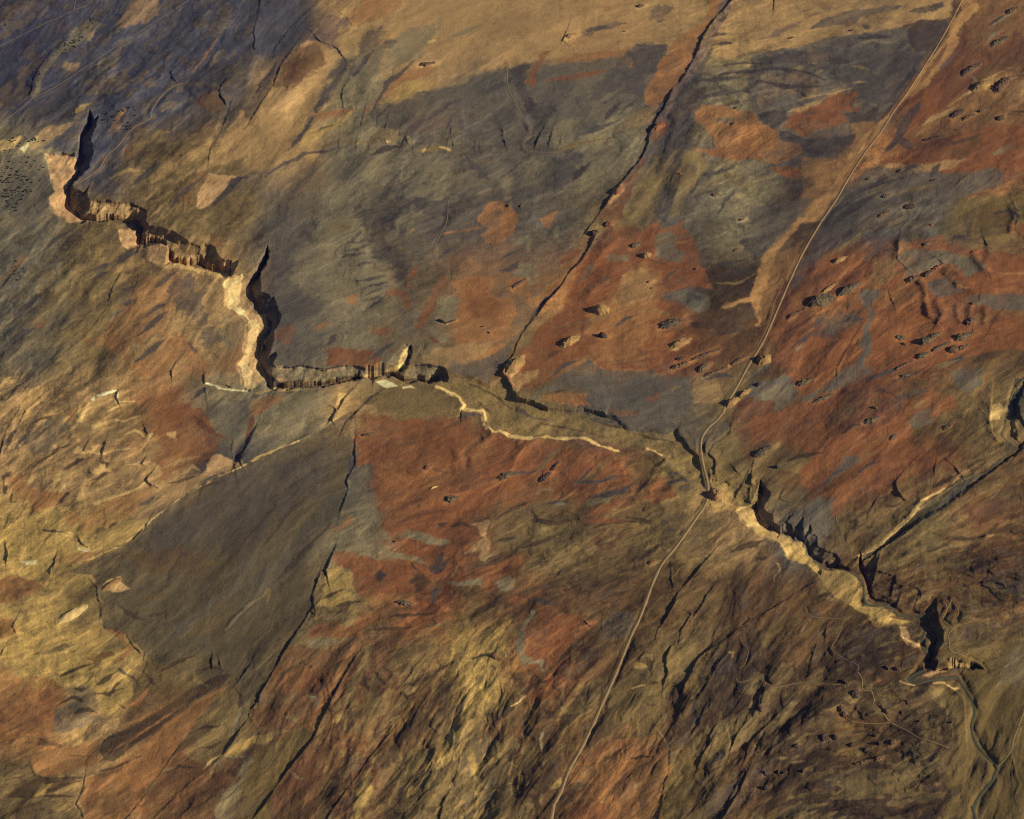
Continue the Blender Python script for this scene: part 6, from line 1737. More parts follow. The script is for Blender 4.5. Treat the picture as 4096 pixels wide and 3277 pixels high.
SCARPS = """
8 .9 0|a3:1810,0,10 1750,80,10 1710,110,6 1690,140,7 1640,200,15 1600,270,15 1560,370,11 1520,460,10 1430,610,9 1400,650,3 1350,700,6 1310,790,13 1280,860,12 1250,890,6 1200,980,8 1165,1060,10 1165,1110,7 1110,1240,7 1060,1300,8 950,1430,7 870,1540,12 810,1630,7 750,1715,6 b3:750,150,6 690,230,7 640,290,2
7 .9 0|b3:765,235,3 740,290,9 700,370,8 635,480,10 540,570,6 490,660,7 440,720,11 360,800,13 310,880,9 220,980,4 150,1090,4 100,1220,6 50,1290,15 15,1350,17 30,1390,14 60,1400,12 90,1470,15 140,1570,15 240,1590,17 330,1630,14 390,1650,16 560,1660,12 660,1650,12 800,1680,13 830,1700,9 940,1690,3
5 .8 0|c2:825,300,3 820,400,4 830,490,3 760,620,6 770,700,5 720,840,4 690,940,1
5 .9 0|c2:655,1180,6 610,1310,8 590,1330,9 600,1370,7
5 .9 0|c2:525,1420,11 490,1530,10 500,1600,4
5 .7 0|c2:520,1600,4 470,1660,6 430,1725,6 d2:470,100,6 350,280,6 250,440,7 140,640,6 80,740,9 65,800,10 0,880,6 d1:1950,930,7 1880,1020,7 1810,1130,6 1740,1220,3 1600,1360,3 1500,1430,5 1380,1540,4 1200,1725,4
6 .8 0|d2:880,370,2 790,510,5 710,650,8 640,780,8 550,960,9 500,1080,7 400,1210,7 290,1340,7 160,1540,6 20,1725,6
5 .8 0|d2:1250,880,2 1150,990,4 1080,1070,6 930,1250,7 840,1390,7 740,1520,7 640,1660,8 600,1725,8
6 1.3 0|d2:1640,1360,4 1600,1420,8 1570,1500,7 1510,1590,6 1490,1725,9
5 .9 0|d2:1440,1180,5 1370,1280,6 1280,1390,5 1200,1500,3
6 .9 0|c3:1700,1160,4 1600,1270,8 1500,1390,9 1400,1510,10 1340,1640,10 1290,1725,7
6 .9 0|d3:1390,0,9 1370,20,9 1310,130,8 1240,240,8 1215,320,7 1150,370,4 1110,440,6
6 1 0|c3:1700,1430,3 1620,1530,8 1580,1610,9 1490,1725,8 d3:1500,120,8 1420,240,9 1410,320,7 1400,340,3
7 1.4 0|d3:1400,330,5 1340,370,9 1300,450,15 1300,520,13 1320,570,12 1290,640,11 1280,690,4
6 .9 0|d4:300,0,4 200,60,5 100,120,6 0,170,7 d3:1960,160,7 1740,330,8 1600,420,9
6 1.6 0|d3:1600,420,8 1540,480,19 1490,600,22 1450,660,20 1430,740,12 1420,780,3
6 .9 0|q4:1340,690,1 1240,745,4 1170,790,4 1000,900,4 880,985,5
6 1 0|d3:1690,500,5 1640,600,8 1600,700,9 1540,770,9 1440,860,8 1370,940,3
5 1 0|d3:1740,460,4 1680,560,8 1640,640,7 1560,760,6
5 1 0|d3:1600,860,7 1560,960,10 1520,1030,10 1500,1060,5
6 1.5 0|d3:1720,940,7 1690,990,10 1650,1060,12 1640,1140,12 1580,1230,12 1550,1330,8 1530,1380,3
6 1.6 0|d3:2010,850,4 1940,920,9 1930,960,8 1860,1060,12 1810,1180,14 1790,1260,12 1770,1310,4
6 .9 0|d4:300,820,3 200,930,6 70,1050,8 0,1140,9 d3:1950,1150,9 1930,1240,11 1900,1300,6
6 1 0|d3:2050,1100,6 2010,1180,8 1960,1270,9 1930,1320,5
8 2.2 0|d3:1940,1350,10 1910,1420,20 1880,1500,24 1800,1620,26 1740,1725,26
6 1 0|d3:1870,1420,6 1820,1520,8 1780,1600,6
6 1.6 0|d3:1660,1540,3 1340,1140,4 1330,1260,6 1330,1350,8 1290,1440,8 1270,1600,9 1240,1725,9
5 .8 0|a1:480,330,3 400,400,6 320,510,8 260,620,9 250,700,9 220,780,4
5 1 0|a1:620,820,4 590,850,9 580,890,4
6 .9 0|b1:930,600,7 890,670,8 865,750,7 850,790,3
5 .7 0|b1:830,860,2.5 740,980,5 650,1080,4 500,1200,4 350,1330,4 200,1480,4
6 .8 0|b1:390,170,1.5 280,320,4 180,480,5 100,580,7 0,700,7
6 1 0|b1:370,1490,3 280,1580,6 210,1640,6 160,1725,5
6 1 0|b1:170,1450,4 60,1560,6 0,1620,6
6 1.6 0|c1:100,150,6 60,220,8 20,350,9 0,450,8
6 1.1 0|a1:1750,650,10 1720,700,12 1735,750,12 1760,790,11 1770,820,4
5 1 0|a1:1810,810,6 1790,880,7 1740,1020,6 1650,1170,6 1640,1240,5
6 1.2 0|a1:1490,430,3 1340,560,8 1350,610,7 1400,650,4
5 .9 0|a1:2040,0,5 2030,70,4 1990,250,5 2000,300,5 1990,370,6 2010,390,3
6 1 0|a2:340,370,5 240,520,7 190,660,6 100,790,4 0,950,5
5 .9 0|a2:710,100,2.4 750,130,3.0 800,190,4.2 870,215,3.0 880,225,1.2
6 1.1 0|a2:520,290,6 560,330,8 600,340,8 650,350,9 690,380,9 720,430,7
5 .9 0|a2:950,430,3.0 880,540,3.0 780,610,3.0 730,700,3.6 720,760,4.2 730,830,3.6
5 .8 0|a2:480,60,5 440,100,5 300,240,5 200,380,6
4 .9 0|a2:900,860,4.8 880,940,4.2
4 .9 0|a2:835,850,3.0 833,880,3.0
4 .9 0|a2:690,1120,3.6 685,1155,3.6
4 .9 0|a2:835,1105,3.6 832,1140,3.6
4 .9 0|a2:935,1115,3.0 930,1140,3.0
4 .9 0|a2:1060,1105,3.0 1075,1130,2.4
4 .9 0|a2:1215,1080,3.6 1200,1115,3.6
4 .9 0|a2:1230,1100,3.6 1245,1130,3.0
4 .9 0|a2:1270,1105,3.6 1275,1140,3.6
5 .9 0|a2:1420,1120,3.6 1385,1170,3.6
4 .9 0|a2:1550,1105,3.6 1545,1130,3.6
5 .9 0|a2:1590,1120,4.2 1600,1155,4.2 1640,1160,2.4
4 .9 0|a2:1762,1125,3.6 1762,1160,3.6
4 .9 0|a2:1795,1135,3.0 1800,1160,3.0
5 .9 0|a2:1970,1065,4.2 1980,1095,4.2 2005,1110,3.0
5 .9 0|a2:1820,1040,3.0 1840,1080,3.0 1870,1090,1.8
5 .9 0|a2:1560,970,3.6 1545,1000,3.6
5 .9 0|a2:1575,1010,3.0 1580,1040,3.0 1640,1070,1.8
4 .9 0|a2:1075,940,3.6 1065,980,3.6
4 .9 0|a2:1180,990,3.0 1175,1020,3.0
4 .9 0|a2:995,920,2.4 995,950,2.4
5 1 0|a3:325,1035,9 285,1115,9
5 1 0|a3:395,1075,9 378,1140,9
5 .9 0|a3:465,1130,7 457,1160,6
5 .9 0|a3:20,1050,6 35,1110,5
5 1.6 0|a3:515,265,9 500,310,9 490,320,3
6 .8 0|a3:150,1290,3 80,1350,6 20,1385,6
6 1.6 0|c1:1990,240,7 1960,310,9 1930,380,10 1870,450,11 1845,500,9
6 2 0|c1:1820,350,5 1820,430,8 1830,490,8
4 .9 0|c1:1880,470,8 1900,520,6
5 .9 0|c1:675,360,6 660,395,9 690,410,4
4 .9 0|c1:815,365,9 800,415,9
4 .9 0|c1:1140,230,6 1150,250,5
4 .9 0|c1:1130,470,7 1115,500,8 1130,510,3
5 .9 0|c1:1170,590,12 1150,620,14 1160,650,14 1195,670,11
4 .9 0|c1:625,1100,8 650,1130,8 690,1155,9 700,1160,3
4 .9 0|c1:45,1160,8 55,1200,9 52,1250,9
4 .9 0|c1:435,1240,9 425,1280,8
4 .9 0|c1:415,1300,12 395,1330,10 390,1360,5
4 .9 0|c1:1170,940,8 1150,980,6
4 .9 0|b1:920,1500,9 915,1550,9 930,1590,6
5 .8 0|b1:1600,1390,10 1605,1440,10 1640,1430,5 1700,1430,6 1780,1450,9 1810,1470,10 1900,1475,6
5 1.2 0|b1:1370,1290,4 1345,1340,8 1345,1375,6
5 1.2 0|b2:790,1500,9 730,1570,16 690,1640,16 640,1725,14 c2:680,80,15 620,175,8 600,190,2
6 .8 0|c2:1000,0,3 900,30,4 760,160,6 730,220,6
10 5 0|b4:1350,620,3 1380,660,8 1440,740,11 1400,830,12 1410,900,9 1480,945,4
10 5 0|b4:1870,370,8 1890,420,10 1850,490,9 1860,520,4
10 4.5 0|b4:2090,70,7 2125,150,10 2090,230,10 2156,280,6
10 5 0|b4:1530,500,5 1620,560,8 1660,620,8 1750,660,6 1900,690,3
5 1.5 0|b4:1170,340,5 1165,460,6 1240,540,4
5 1.3 0|b4:1100,720,4 1120,780,5
9 4 0|b4:1560,800,5 1520,880,6 1490,930,6
9 4 0|b4:1790,820,5 1770,920,6
9 4 0|b4:1960,900,5 1900,990,5
6 1.2 0|b4:900,960,3 760,1180,4 690,1320,6 690,1370,5
6 1.2 0|b4:700,750,2 620,820,4 440,960,5 270,1060,3
6 .9 0|b4:1560,1650,2 1400,1725,3 1170,1660,4
6 1.4 0|c4:1240,530,6 1150,640,10 1165,720,12 1220,780,10 1260,800,4
4 .8 0|c4:1550,470,4 1630,540,7 1665,590,7
4 .8 0|c4:1460,510,5 1455,560,5
4 .9 0|c4:1010,760,4 970,830,5 930,920,4
8 1 0|c4:2156,380,7 1990,490,5 1850,590,6 1700,720,5 1480,870,6 1410,910,3
5 .9 0|c4:1310,970,8 1200,1050,8
8 2.4 0|b4:2156,1480,22 2110,1600,24 2120,1680,20 2150,1725,12
6 1.1 0|c4:2156,345,16 2120,395,8
5 1.2 0|c3:1820,170,3.0 1800,260,4.2 1740,310,5.4 1690,340,7.2 1640,420,7.2 1690,460,8.4 1690,530,10.8 1680,580,9.6 1720,585,3.6
5 1.2 0|c3:1640,290,3.0 1610,340,6.0 1595,400,7.2 1620,410,2.4
5 1.2 0|c3:1395,230,4.8 1380,265,8.4 1410,295,7.2
5 1.2 0|c3:1640,705,7.2 1635,770,8.4 1630,800,2.4
5 1 0|c3:1960,540,8 1900,660,8 1850,750,9
6 1 0|c3:1975,560,10 1965,660,14 2000,660,5
4 1 0|c3:1850,550,6 1870,575,7
4 1 0|c3:1630,570,8 1635,590,8
5 1 0|c3:1340,1360,6 1345,1400,7 1385,1355,4
5 .8 0|c3:1300,450,3 1220,560,5 1060,760,3
4 .8 0|c3:330,590,6 310,640,7 350,650,4
5 .8 0|c2:1960,700,2 2156,370,4
6 1.1 0|c4:430,860,3 350,900,5
5 1 0|c4:260,730,6 240,770,7 290,790,4
4 .8 0|c4:470,1450,3 350,1530,6 230,1610,4 0,1720,4
6 1.2 0|d4:520,370,5 500,440,6 480,520,5
4 .8 0|d4:605,230,6 600,270,7
6 .8 0|c4:960,1140,2 1040,1140,4
5 1 0|d4:40,850,5 0,900,4
4 1.1 0|d1:770,0,3 800,90,4 780,180,4 830,220,3 990,270,4 1050,370,4 1090,400,8 1110,430,3 1140,430,5 1120,470,3 1160,490,4 1130,560,2
4 .8 0|c1:560,1340,2 700,1400,3 760,1460,4 760,1560,4 800,1600,3
4 .8 0|d1:1660,480,9 1660,530,9
4 .8 0|d1:1720,500,7 1725,520,7
4 .9 0|d1:30,390,7 0,440,7
4 .9 0|d1:120,170,7 100,210,7 110,240,4
4 .8 0|d1:1940,540,8 1890,620,6 1840,680,5
5 .9 0|d1:980,850,6 1000,860,6 1120,870,4
5 1 0|d1:250,1320,4 280,1380,5 340,1400,3
6 1 0|d1:665,1400,6 650,1500,7 600,1600,7 640,1660,6 660,1725,6
4 .8 0|d1:1380,1190,4 1240,1390,5 1190,1450,6
5 1 0|d1:1130,1550,5 1060,1640,6 1000,1710,5
4 .8 0|a4:1700,1380,6 1650,1420,5
5 .7 1|q3:470,585,6 555,553,7 630,470,8 700,415,8 760,370,9 900,292,9 1010,240,9 1180,165,9 1290,110,7
5 2.6 1|b2:1460,1468,10 1520,1492,12 1600,1522,14 1650,1550,15 1680,1600,16 1660,1640,16 1810,1652,16 c2:1820,90,17 1850,170,18 c3:-60,250,18 0,250,17 60,285,16 220,297,14 440,300,12 640,305,12 720,327,12 850,373,12 920,395,6
6 2.4 1|c3:1150,378,8 1200,400,10 1270,440,12 1310,470,14 1400,560,14 1500,640,10 1580,690,8
5 1.6 1|b4:1900,1590,14 1890,1700,16 c4:1900,250,16 1950,320,14 2000,350,10
6 1.8 1|c4:2010,345,9 1840,455,10 1650,590,10 1450,735,11 1350,800,12 1200,970,12 1050,1105,10 880,1235,7
5 1.2 1|c1:560,1300,4 700,1250,6 880,1165,6
5 1.5 1|d4:1430,660,6 1530,655,7 1600,700,7 1690,780,6 1690,900,6 1710,1100,5
5 1.2 1|d4:2070,1260,4 2090,1350,5 2130,1450,5 2100,1520,4
4 1 1|c1:730,822,4 800,790,5 950,740,5 1100,680,5
5 1 1|b3:940,890,2 1050,860,4 1200,870,4 1330,890,2
"""
# gullies down the canyon walls: each buttress has a steep shaded western side
SCARPS += """4 .8 0|a1:690,1480,7.4 665,1560,11.2 625,1640,9.9 640,1700,5.0
3 .7 0|a1:600,1490,5.6 585,1600,5.6
3 .7 0|a1:640,1520,5.0 615,1600,5.0
3 .7 0|b1:735,15,2.5 705,160,6.2
3 .7 0|b1:785,30,2.8 755,150,6.2
3 .7 0|b1:850,60,2.5 838,160,5.0
3 .7 0|b1:925,50,2.8 890,150,5.6
3 .7 0|b1:1045,30,3.1 1020,160,5.6
3 .7 0|b1:1078,60,2.5 1060,150,4.3
4 .8 0|b1:1150,100,4.3 1085,250,9.9
4 .8 0|b1:1165,190,4.7 1095,350,9.9
3 .8 0|b1:1195,210,2.8 1135,350,6.2
3 .8 0|b1:1280,220,2.8 1255,330,5.6
3 .8 0|b1:1390,360,2.8 1345,440,7.4 1350,490,5.0
3 .8 0|b1:1510,400,2.5 1460,500,5.6
3 .8 0|b1:1590,350,3.1 1560,420,8.1 1590,490,6.2
3 .8 0|b1:1640,420,3.7 1620,530,7.4
3 .8 0|b1:1675,460,3.1 1660,545,6.2
3 .8 0|b1:1740,480,2.8 1730,550,5.6
4 .8 0|b1:1870,480,3.1 1815,595,7.4
3 .7 0|b2:420,1395,3.7 400,1460,4.3
3 .7 0|b2:560,1410,3.7 540,1455,3.7
3 .7 0|b2:975,1310,5.6 970,1400,7.4
3 .8 0|c4:185,900,2.2 180,1000,6.2
4 .8 0|c4:345,885,3.5 290,950,11.2 240,1050,9.9
4 .8 0|c4:430,910,3.5 400,980,9.9 362,1070,8.7
3 .8 0|c4:490,980,3.0 435,1130,8.7
4 .8 0|c4:545,1080,3.5 480,1240,9.9
3 .8 0|c4:590,1170,2.5 570,1285,6.2
5 .9 0|c4:1035,1160,2.8 1000,1300,10.4 955,1480,8.7
4 .8 0|c4:1150,1350,2.1 1120,1500,6.1
4 .8 0|c4:1205,1460,2.4 1150,1640,7.8
4 .8 0|c4:1345,1480,2.1 1300,1620,5.2
5 .9 0|c4:1480,1560,2.4 1440,1640,9.5 1395,1720,7.8
5 .9 0|d4:1520,260,6.9 1470,340,8.7 1430,470,6.9
3 .8 0|d4:1570,470,3.7 1560,540,5.0
3 .8 0|d4:1660,490,3.7 1650,540,5.0
"""
for i, row in enumerate(SCARPS.strip().split("\n")):
    a, pts = row.split("|")
    r_, f_, fl = a.split()
    scarp(pts, float(r_), float(f_), fl == "1", 1.5 if i < 8 else 1.0)

SWELLS = """
5|d1:440,180,3 560,90,4 690,30,3
14|a2:100,900,9 300,700,12 460,480,12 600,400,8
7|a2:900,420,-4 780,620,-4 740,780,-3
6|a1:1660,1200,-6 1740,1030,-6 1800,850,-4
8|a3:270,980,-5 320,840,-5 380,860,-3
5|c1:1840,460,-9 1870,380,-7 1960,260,-4
9|c1:1700,440,8 1600,520,6
6|c1:980,420,4 760,560,5 640,700,4
7|a1:560,940,6 300,1060,6 120,1180,5
10|b1:1560,620,-5 1620,900,-6 1640,1200,-6
14|b1:1200,700,7 1100,1000,7 960,1200,5
8|b4:1440,900,6 1480,860,5
10|b4:1300,760,7 1200,820,5
7|b4:560,640,4 800,470,4
7|b4:420,900,-4 620,800,-4
9|b2:1150,900,-4 1180,660,-5 1060,400,-4
12|b2:800,300,4 900,700,4
8|c4:430,790,5 300,900,4
5|d4:1250,640,-4 1400,630,-5 1650,610,-6 1740,770,-7 1770,880,-7 1745,1020,-7 1790,1140,-7 1945,1310,-7 1900,1430,-6 1800,1560,-6 1760,1725,-6
9|d3:1700,1100,8 1800,950,8 1860,700,6
7|d3:1580,1150,5 1700,1000,4
10|d2:1700,900,8 1560,1250,7 1460,1500,6
8|d2:880,500,6 780,800,5
8|d2:920,1350,5 860,1700,6
4|b4:1340,640,7 1395,720,8 1375,800,7 1410,900,5
5|b4:1560,560,7 1640,650,8 1760,690,7 1900,700,5
5|b4:1780,440,7 1830,530,8 1900,580,7 2100,570,5
4|b4:2060,60,6 2080,150,7 2060,240,6
4|b4:1170,340,6 1160,420,6
4|b4:1480,800,6 1505,900,6 1490,940,5
4|b4:1640,840,5 1640,940,5
4|b4:1740,840,5 1730,930,5
4|b4:1860,850,5 1850,950,5
8|c2:1650,420,6 1800,300,6 1950,230,5
4|c2:1690,520,-5 1690,420,-5 1800,310,-5
5|c3:120,450,5 260,330,4
6|c3:500,560,5 640,440,5 760,380,4
5|c3:820,560,5 940,500,5
5|c3:1180,700,5 1260,610,5
5|c3:1260,790,5 1360,700,5
5|a1:300,960,6 480,860,6 640,760,5
5|a1:560,720,6 760,600,5 900,480,5
6|a1:1040,640,6 1200,420,6
5|a1:640,900,-5 700,800,-5 820,700,-5
6|a1:1500,700,6 1640,560,6 1800,420,5
5|a1:900,820,5 1150,640,5
8|a2:900,700,6 1040,480,6 1100,340,5
6|a2:760,760,5 800,560,5 900,420,5
6|b1:560,560,6 700,420,6 860,300,5
5|b1:700,720,6 840,600,6 1000,480,5
5|b1:400,700,5 560,560,5
5|b1:240,700,5 420,520,5
6|b1:900,800,5 1050,720,5
3|c1:420,640,3 560,580,3 700,540,3
3|c1:600,760,3 760,700,3 900,620,3
4|c1:640,120,4 680,40,4
4|c1:720,560,4 800,480,4
3|c1:560,220,3 700,60,3
3|c1:900,160,3 1160,120,3
6|d4:560,900,5 760,760,5 900,700,4
6|b2:1050,760,-4 920,830,-4
3|b2:820,300,3 920,250,3
3|b2:760,420,3 900,390,3
3|b2:720,500,3 900,470,3
3|b2:860,650,3 1060,610,3
3|b2:900,730,3 1090,650,3
4|a3:1560,640,3 1800,620,3 2050,600,3
4|a3:1560,740,3 1800,700,3 2050,660,3
4|a3:1640,530,3 1900,510,3
4|a4:200,480,3 500,470,3
4|a4:300,600,3 700,560,3
4|a4:460,720,3 800,640,3
5|a3:1400,900,5 1330,1100,5 1290,1280,5
7|a3:1180,1360,4 1100,1560,4 1000,1700,4
6|a3:1500,1300,4 1400,1500,4
5|b3:900,300,5 800,420,5 700,540,4
6|b3:720,700,5 840,560,4 940,480,4
5|b3:1200,420,4 1100,540,4
8|b3:700,1000,5 880,900,6 1050,860,4
"""
for row in SWELLS.strip().split("\n"):
    a, pts = row.split("|")
    swell(pts, float(a))

# canyons: rim outline, floor lines, depth
def wall_profile(t, tal):
    cliff = 0.20 * ss(0.0, 0.10, t) + 0.38 * np.clip(t / 0.9, 0, 1) + 0.42 * ss(0.62, 0.92, t)
    talus = 0.10 * ss(0.0, 0.06, t) + 0.78 * np.clip(t / 0.96, 0, 1) + 0.12 * ss(0.7, 0.9, t)
    return cliff * (1 - tal) + talus * tal

def canyon(rim, floors, depth, flute=1.0, tal=0.8, flat=0.5):
    p = P(rim)
    w = window(p, 9)
    X = U[w] + flute * (3.2 * fbm(GX[w] / 60, GY[w] / 110, 3, 0.5)) + 0.25 * FINE[w]
    Y = V[w] + flute * (2.6 * fbm(GX[w] / 48 + 9, GY[w] / 140, 3, 0.5)) + 0.2 * FINE[w]
    d, ins, _, _ = seg_dist(X, Y, p, True)
    df = np.full(d.shape, 1e9)
    for f in floors:
        q, _, _, _ = seg_dist(X, Y, P(f), False)
        df = np.minimum(df, q)
    t = np.where(ins, d / (d + np.maximum(df - flat, 0) + 1e-6), 0)
    Z[w] -= depth * np.where(ins, wall_profile(t, tal), 0) * (1 - 0.12 * np.clip(FA[w], -1.5, 1.5) * (t > 0) * (t < 0.95))
    # beds of rock crop out along the wall
    band = np.sin(t * 34 + 2.2 * MOT[w]) * ss(0.0, 0.06, t) * (1 - ss(0.86, 0.97, t))
    COL[w] *= np.where(ins, 1 + 0.13 * band + 0.10 * ST1[w] * (t < 0.95), 1)[..., None]

canyon("a1:770,895 748,960 728,1060 722,1200 695,1310 640,1368 600,1420 565,1460 590,1490 660,1500 680,1490 685,1560 700,1590 760,1570 860,1575 1000,1590 1060,1610 1130,1640 1155,1690 b1:1120,170 1180,210 1290,225 1370,250 1440,300 1480,330 1570,370 1600,345 1680,380 1720,470 1800,490 1870,480 1870,500 1810,600 1740,610 1640,560 1480,515 1350,500 1290,500 1340,420 1310,350 1240,345 1150,360 1100,370 1000,390 940,330 920,230 900,165 830,165 680,170 640,180 540,190 440,120 a1:390,1628 380,1560 430,1500 400,1400 365,1290 355,1200 600,1208 618,1170 640,1090 680,980 720,940",
       ["a1:705,985 655,1080 622,1180 618,1350 590,1410 535,1500 535,1620 610,1690 650,1725 720,1732 860,1725 1000,1732 b1:1060,175 1105,200 1095,280 1085,350 1130,355 1200,345 1300,345 1335,420 1350,500 1440,510 1560,510 1660,552 1800,575"], 52)
canyon("b1:2120,380 2100,450 2040,600 b2:85,640 80,720 130,735 160,770 185,750 200,820 235,870 245,920 215,980 180,1040 185,1100 170,1120 140,1200 200,1190 215,1215 185,1270 190,1300 250,1310 380,1305 420,1300 450,1310 600,1330 750,1300 900,1320 960,1330 985,1320 1100,1322 1200,1312 1240,1308 1300,1290 1400,1290 1480,1300 1530,1330 1550,1400 1540,1425 1400,1440 1300,1425 1220,1435 1150,1400 1110,1380 1000,1400 960,1410 900,1400 760,1420 560,1470 260,1482 150,1490 100,1480 b1:2010,1475 1960,1500 1930,1500 1900,1500 1880,1400 1850,1290 1910,1220 1910,1100 1930,960 1840,870 1760,840 1770,740 1740,660 1800,600 1900,580 1990,600 2060,480",
       ["b1:2095,440 2030,600 1990,640 1955,700 1985,800 2040,880 2085,930 2115,1010 2065,1100 2045,1200 2035,1290 2085,1400 2095,1450 b2:170,1475 240,1478 400,1468 560,1458 720,1425 800,1408 960,1402 1100,1370 1150,1395 1210,1428 1300,1412 1380,1432 1480,1425"], 40)
canyon("b2:1000,1375 1030,1335 1150,1190 1215,1125 1250,1135 1272,1165 1264,1230 1230,1310 1190,1350", ["b2:1256,1165 1250,1230 1218,1308 1180,1345"], 15, 0.6)
canyon("c4:95,640 150,700 165,725 130,810 118,850 150,880 190,890 185,980 200,1020 225,1030 340,880 350,895 300,960 345,1000 425,905 430,925 405,1000 425,1040 475,975 490,1000 485,1040 505,1050 545,1075 540,1110 545,1150 600,1180 680,1200 720,1260 700,1290 780,1310 800,1345 640,1345 560,1335 560,1380 460,1290 300,1250 260,1120 120,1060 0,1010 -70,930 -100,870 -60,830 20,830",
       ["c4:90,690 100,800 60,860 75,950 120,1000 175,1015 235,1050 330,1055 375,1078 440,1130 485,1230 575,1290 700,1320"], 26)
canyon("c4:1035,1150 1000,1230 985,1330 1040,1350 1110,1380 1155,1370 1150,1430 1205,1455 1195,1480 1250,1465 1320,1465 1350,1500 1340,1560 1400,1580 1420,1530 1480,1550 1470,1640 d4:1480,100 1480,180 1525,260 1505,360 1460,450 1430,470 1490,490 1470,520 1460,570 1380,570 1360,540 1290,600 1260,640 1240,610 1340,450 1340,390 1240,360 1190,290 1180,210 1020,225 c4:1100,1700 960,1690 780,1605 860,1500 880,1400 800,1345 870,1270",
       ["c4:870,1275 905,1400 930,1480 960,1560 1090,1605 1145,1645 1200,1680 1390,1710 d4:1390,160 1400,245 1455,290 1450,370 1420,465 1370,545 1300,600"], 27)
canyon("d4:1490,492 1570,460 1620,480 1700,485 1800,500 1835,540 1700,545 1560,555 1500,560",
       ["d4:1490,560 1560,552 1700,543 1830,541"], 22, 1.6, 0.5)
canyon("c3:1645,590 1800,605 1870,575 1960,570 2030,650 2050,720 2010,800 2030,870 1960,860 1870,850 1780,820 1740,700 1660,690 1640,640",
       ["c3:1650,640 1760,660 1850,740 1920,800 2010,850"], 11, 0.8, 0.6, 1.0)
canyon("b4:1880,1585 1890,1725 c4:1885,220 1985,325 1840,440 1640,590 1450,720 1350,790 1200,960 1050,1100 870,1235 900,1265 1040,1160 1200,1055 1310,980 1420,910 1500,872 1700,725 1850,597 1990,497 2100,420 2156,350 2156,330 2110,280 2085,180 2130,60 b4:2100,1600 2110,1560 2156,1440 2156,1340 2080,1390 2030,1540 2000,1590",
       ["c4:890,1248 1060,1140 1200,1022 1350,885 1480,830 1650,690 1850,575 2030,445 2095,370 2030,250 2060,60 b4:2060,1600 2095,1470 2156,1390"], 8, 0.5, 0.5, 3.2)
canyon("c3:1640,690 1735,700 1770,800 1740,830 1650,830 1620,790", ["c3:1640,700 1640,800"], -6, 0.5)
# broad wash between its two banks
w, d = sdf(P("b2:1480,1330 1700,1380 1880,1460 1990,1390 2010,1400 b3:60,1400 90,1470 140,1570 240,1590 390,1640 560,1655 660,1645 800,1675 900,1700 c3:1000,210 1290,250 1370,240 1400,280 1480,380 1600,480 1620,700 1540,660 1440,580 1300,460 1270,440 1140,375 930,395 850,370 720,320 640,295 440,290 220,295 60,285 0,220 c2:1860,160 1820,80 1810,40 b2:1660,1640 1680,1600 1640,1540 1520,1490 1460,1465 1310,1480 1150,1460"), 14)
Z[w] -= 8.0 * ss(-3, 4, d)
Z[w] += np.where(d > 3, 0.6 * ST2b[w] + 0.3 * FINE[w], 0)
CAN = None

# steepest rise a row of ground may have towards the far side before it would overhang
maxrise = DIST / FPX / math.cos(DEP) * 0.80 * STEP
for j in range(NV - 2, -1, -1):
    Z[j] = np.minimum(Z[j], Z[j + 1] + maxrise * (1.0 + 0.5 * (H / 2 - vs[j]) / H))

level_bed(ROAD, 2.2, 3.0)
for nm, wd, cl, p in LINES:
    level_bed(p, 0.8, 3.5)
WX, WY = ground(U, V, Z)
# ------------------------------------------------------------------ terrain mesh
def new_mesh(name, verts, faces):
    me = bpy.data.meshes.new(name)
    verts = np.asarray(verts, np.float32)
    faces = np.asarray(faces, np.int32)
    n, k = faces.shape
    me.vertices.add(len(verts))
    me.vertices.foreach_set("co", verts.ravel())
    me.loops.add(n * k)
    me.loops.foreach_set("vertex_index", faces.ravel())
    me.polygons.add(n)
    me.polygons.foreach_set("loop_start", np.arange(0, n * k, k, dtype=np.int32))
    me.polygons.foreach_set("use_smooth", np.ones(n, bool))
    me.update(calc_edges=True)
    return me

def link(name, me, m, parent=None, loc=(0, 0, 0)):
    o = bpy.data.objects.new(name, me)
    C.objects.link(o)
    if m:
        me.materials.append(m)
    o.location = loc
    o.parent = parent
    return o

def mat(name, rough=0.95):
    m = bpy.data.materials.new(name)
    m.use_nodes = True
    b = m.node_tree.nodes["Principled BSDF"]
    b.inputs["Roughness"].default_value = rough
    b.inputs["Specular IOR Level"].default_value = 0.12
    return m, m.node_tree, b

def noise(nt, scale, detail, co, rough=0.6):
    n = nt.nodes.new("ShaderNodeTexNoise")
    n.inputs["Scale"].default_value = scale
    n.inputs["Detail"].default_value = detail
    n.inputs["Roughness"].default_value = rough
    nt.links.new(co, n.inputs["Vector"])
    return n.outputs["Fac"]

def mathn(nt, op, a, b):
    n = nt.nodes.new("ShaderNodeMath")
    n.operation = op
    for i, v in enumerate((a, b)):
        if isinstance(v, (int, float)):
            n.inputs[i].default_value = v
        else:
            nt.links.new(v, n.inputs[i])
    return n.outputs[0]

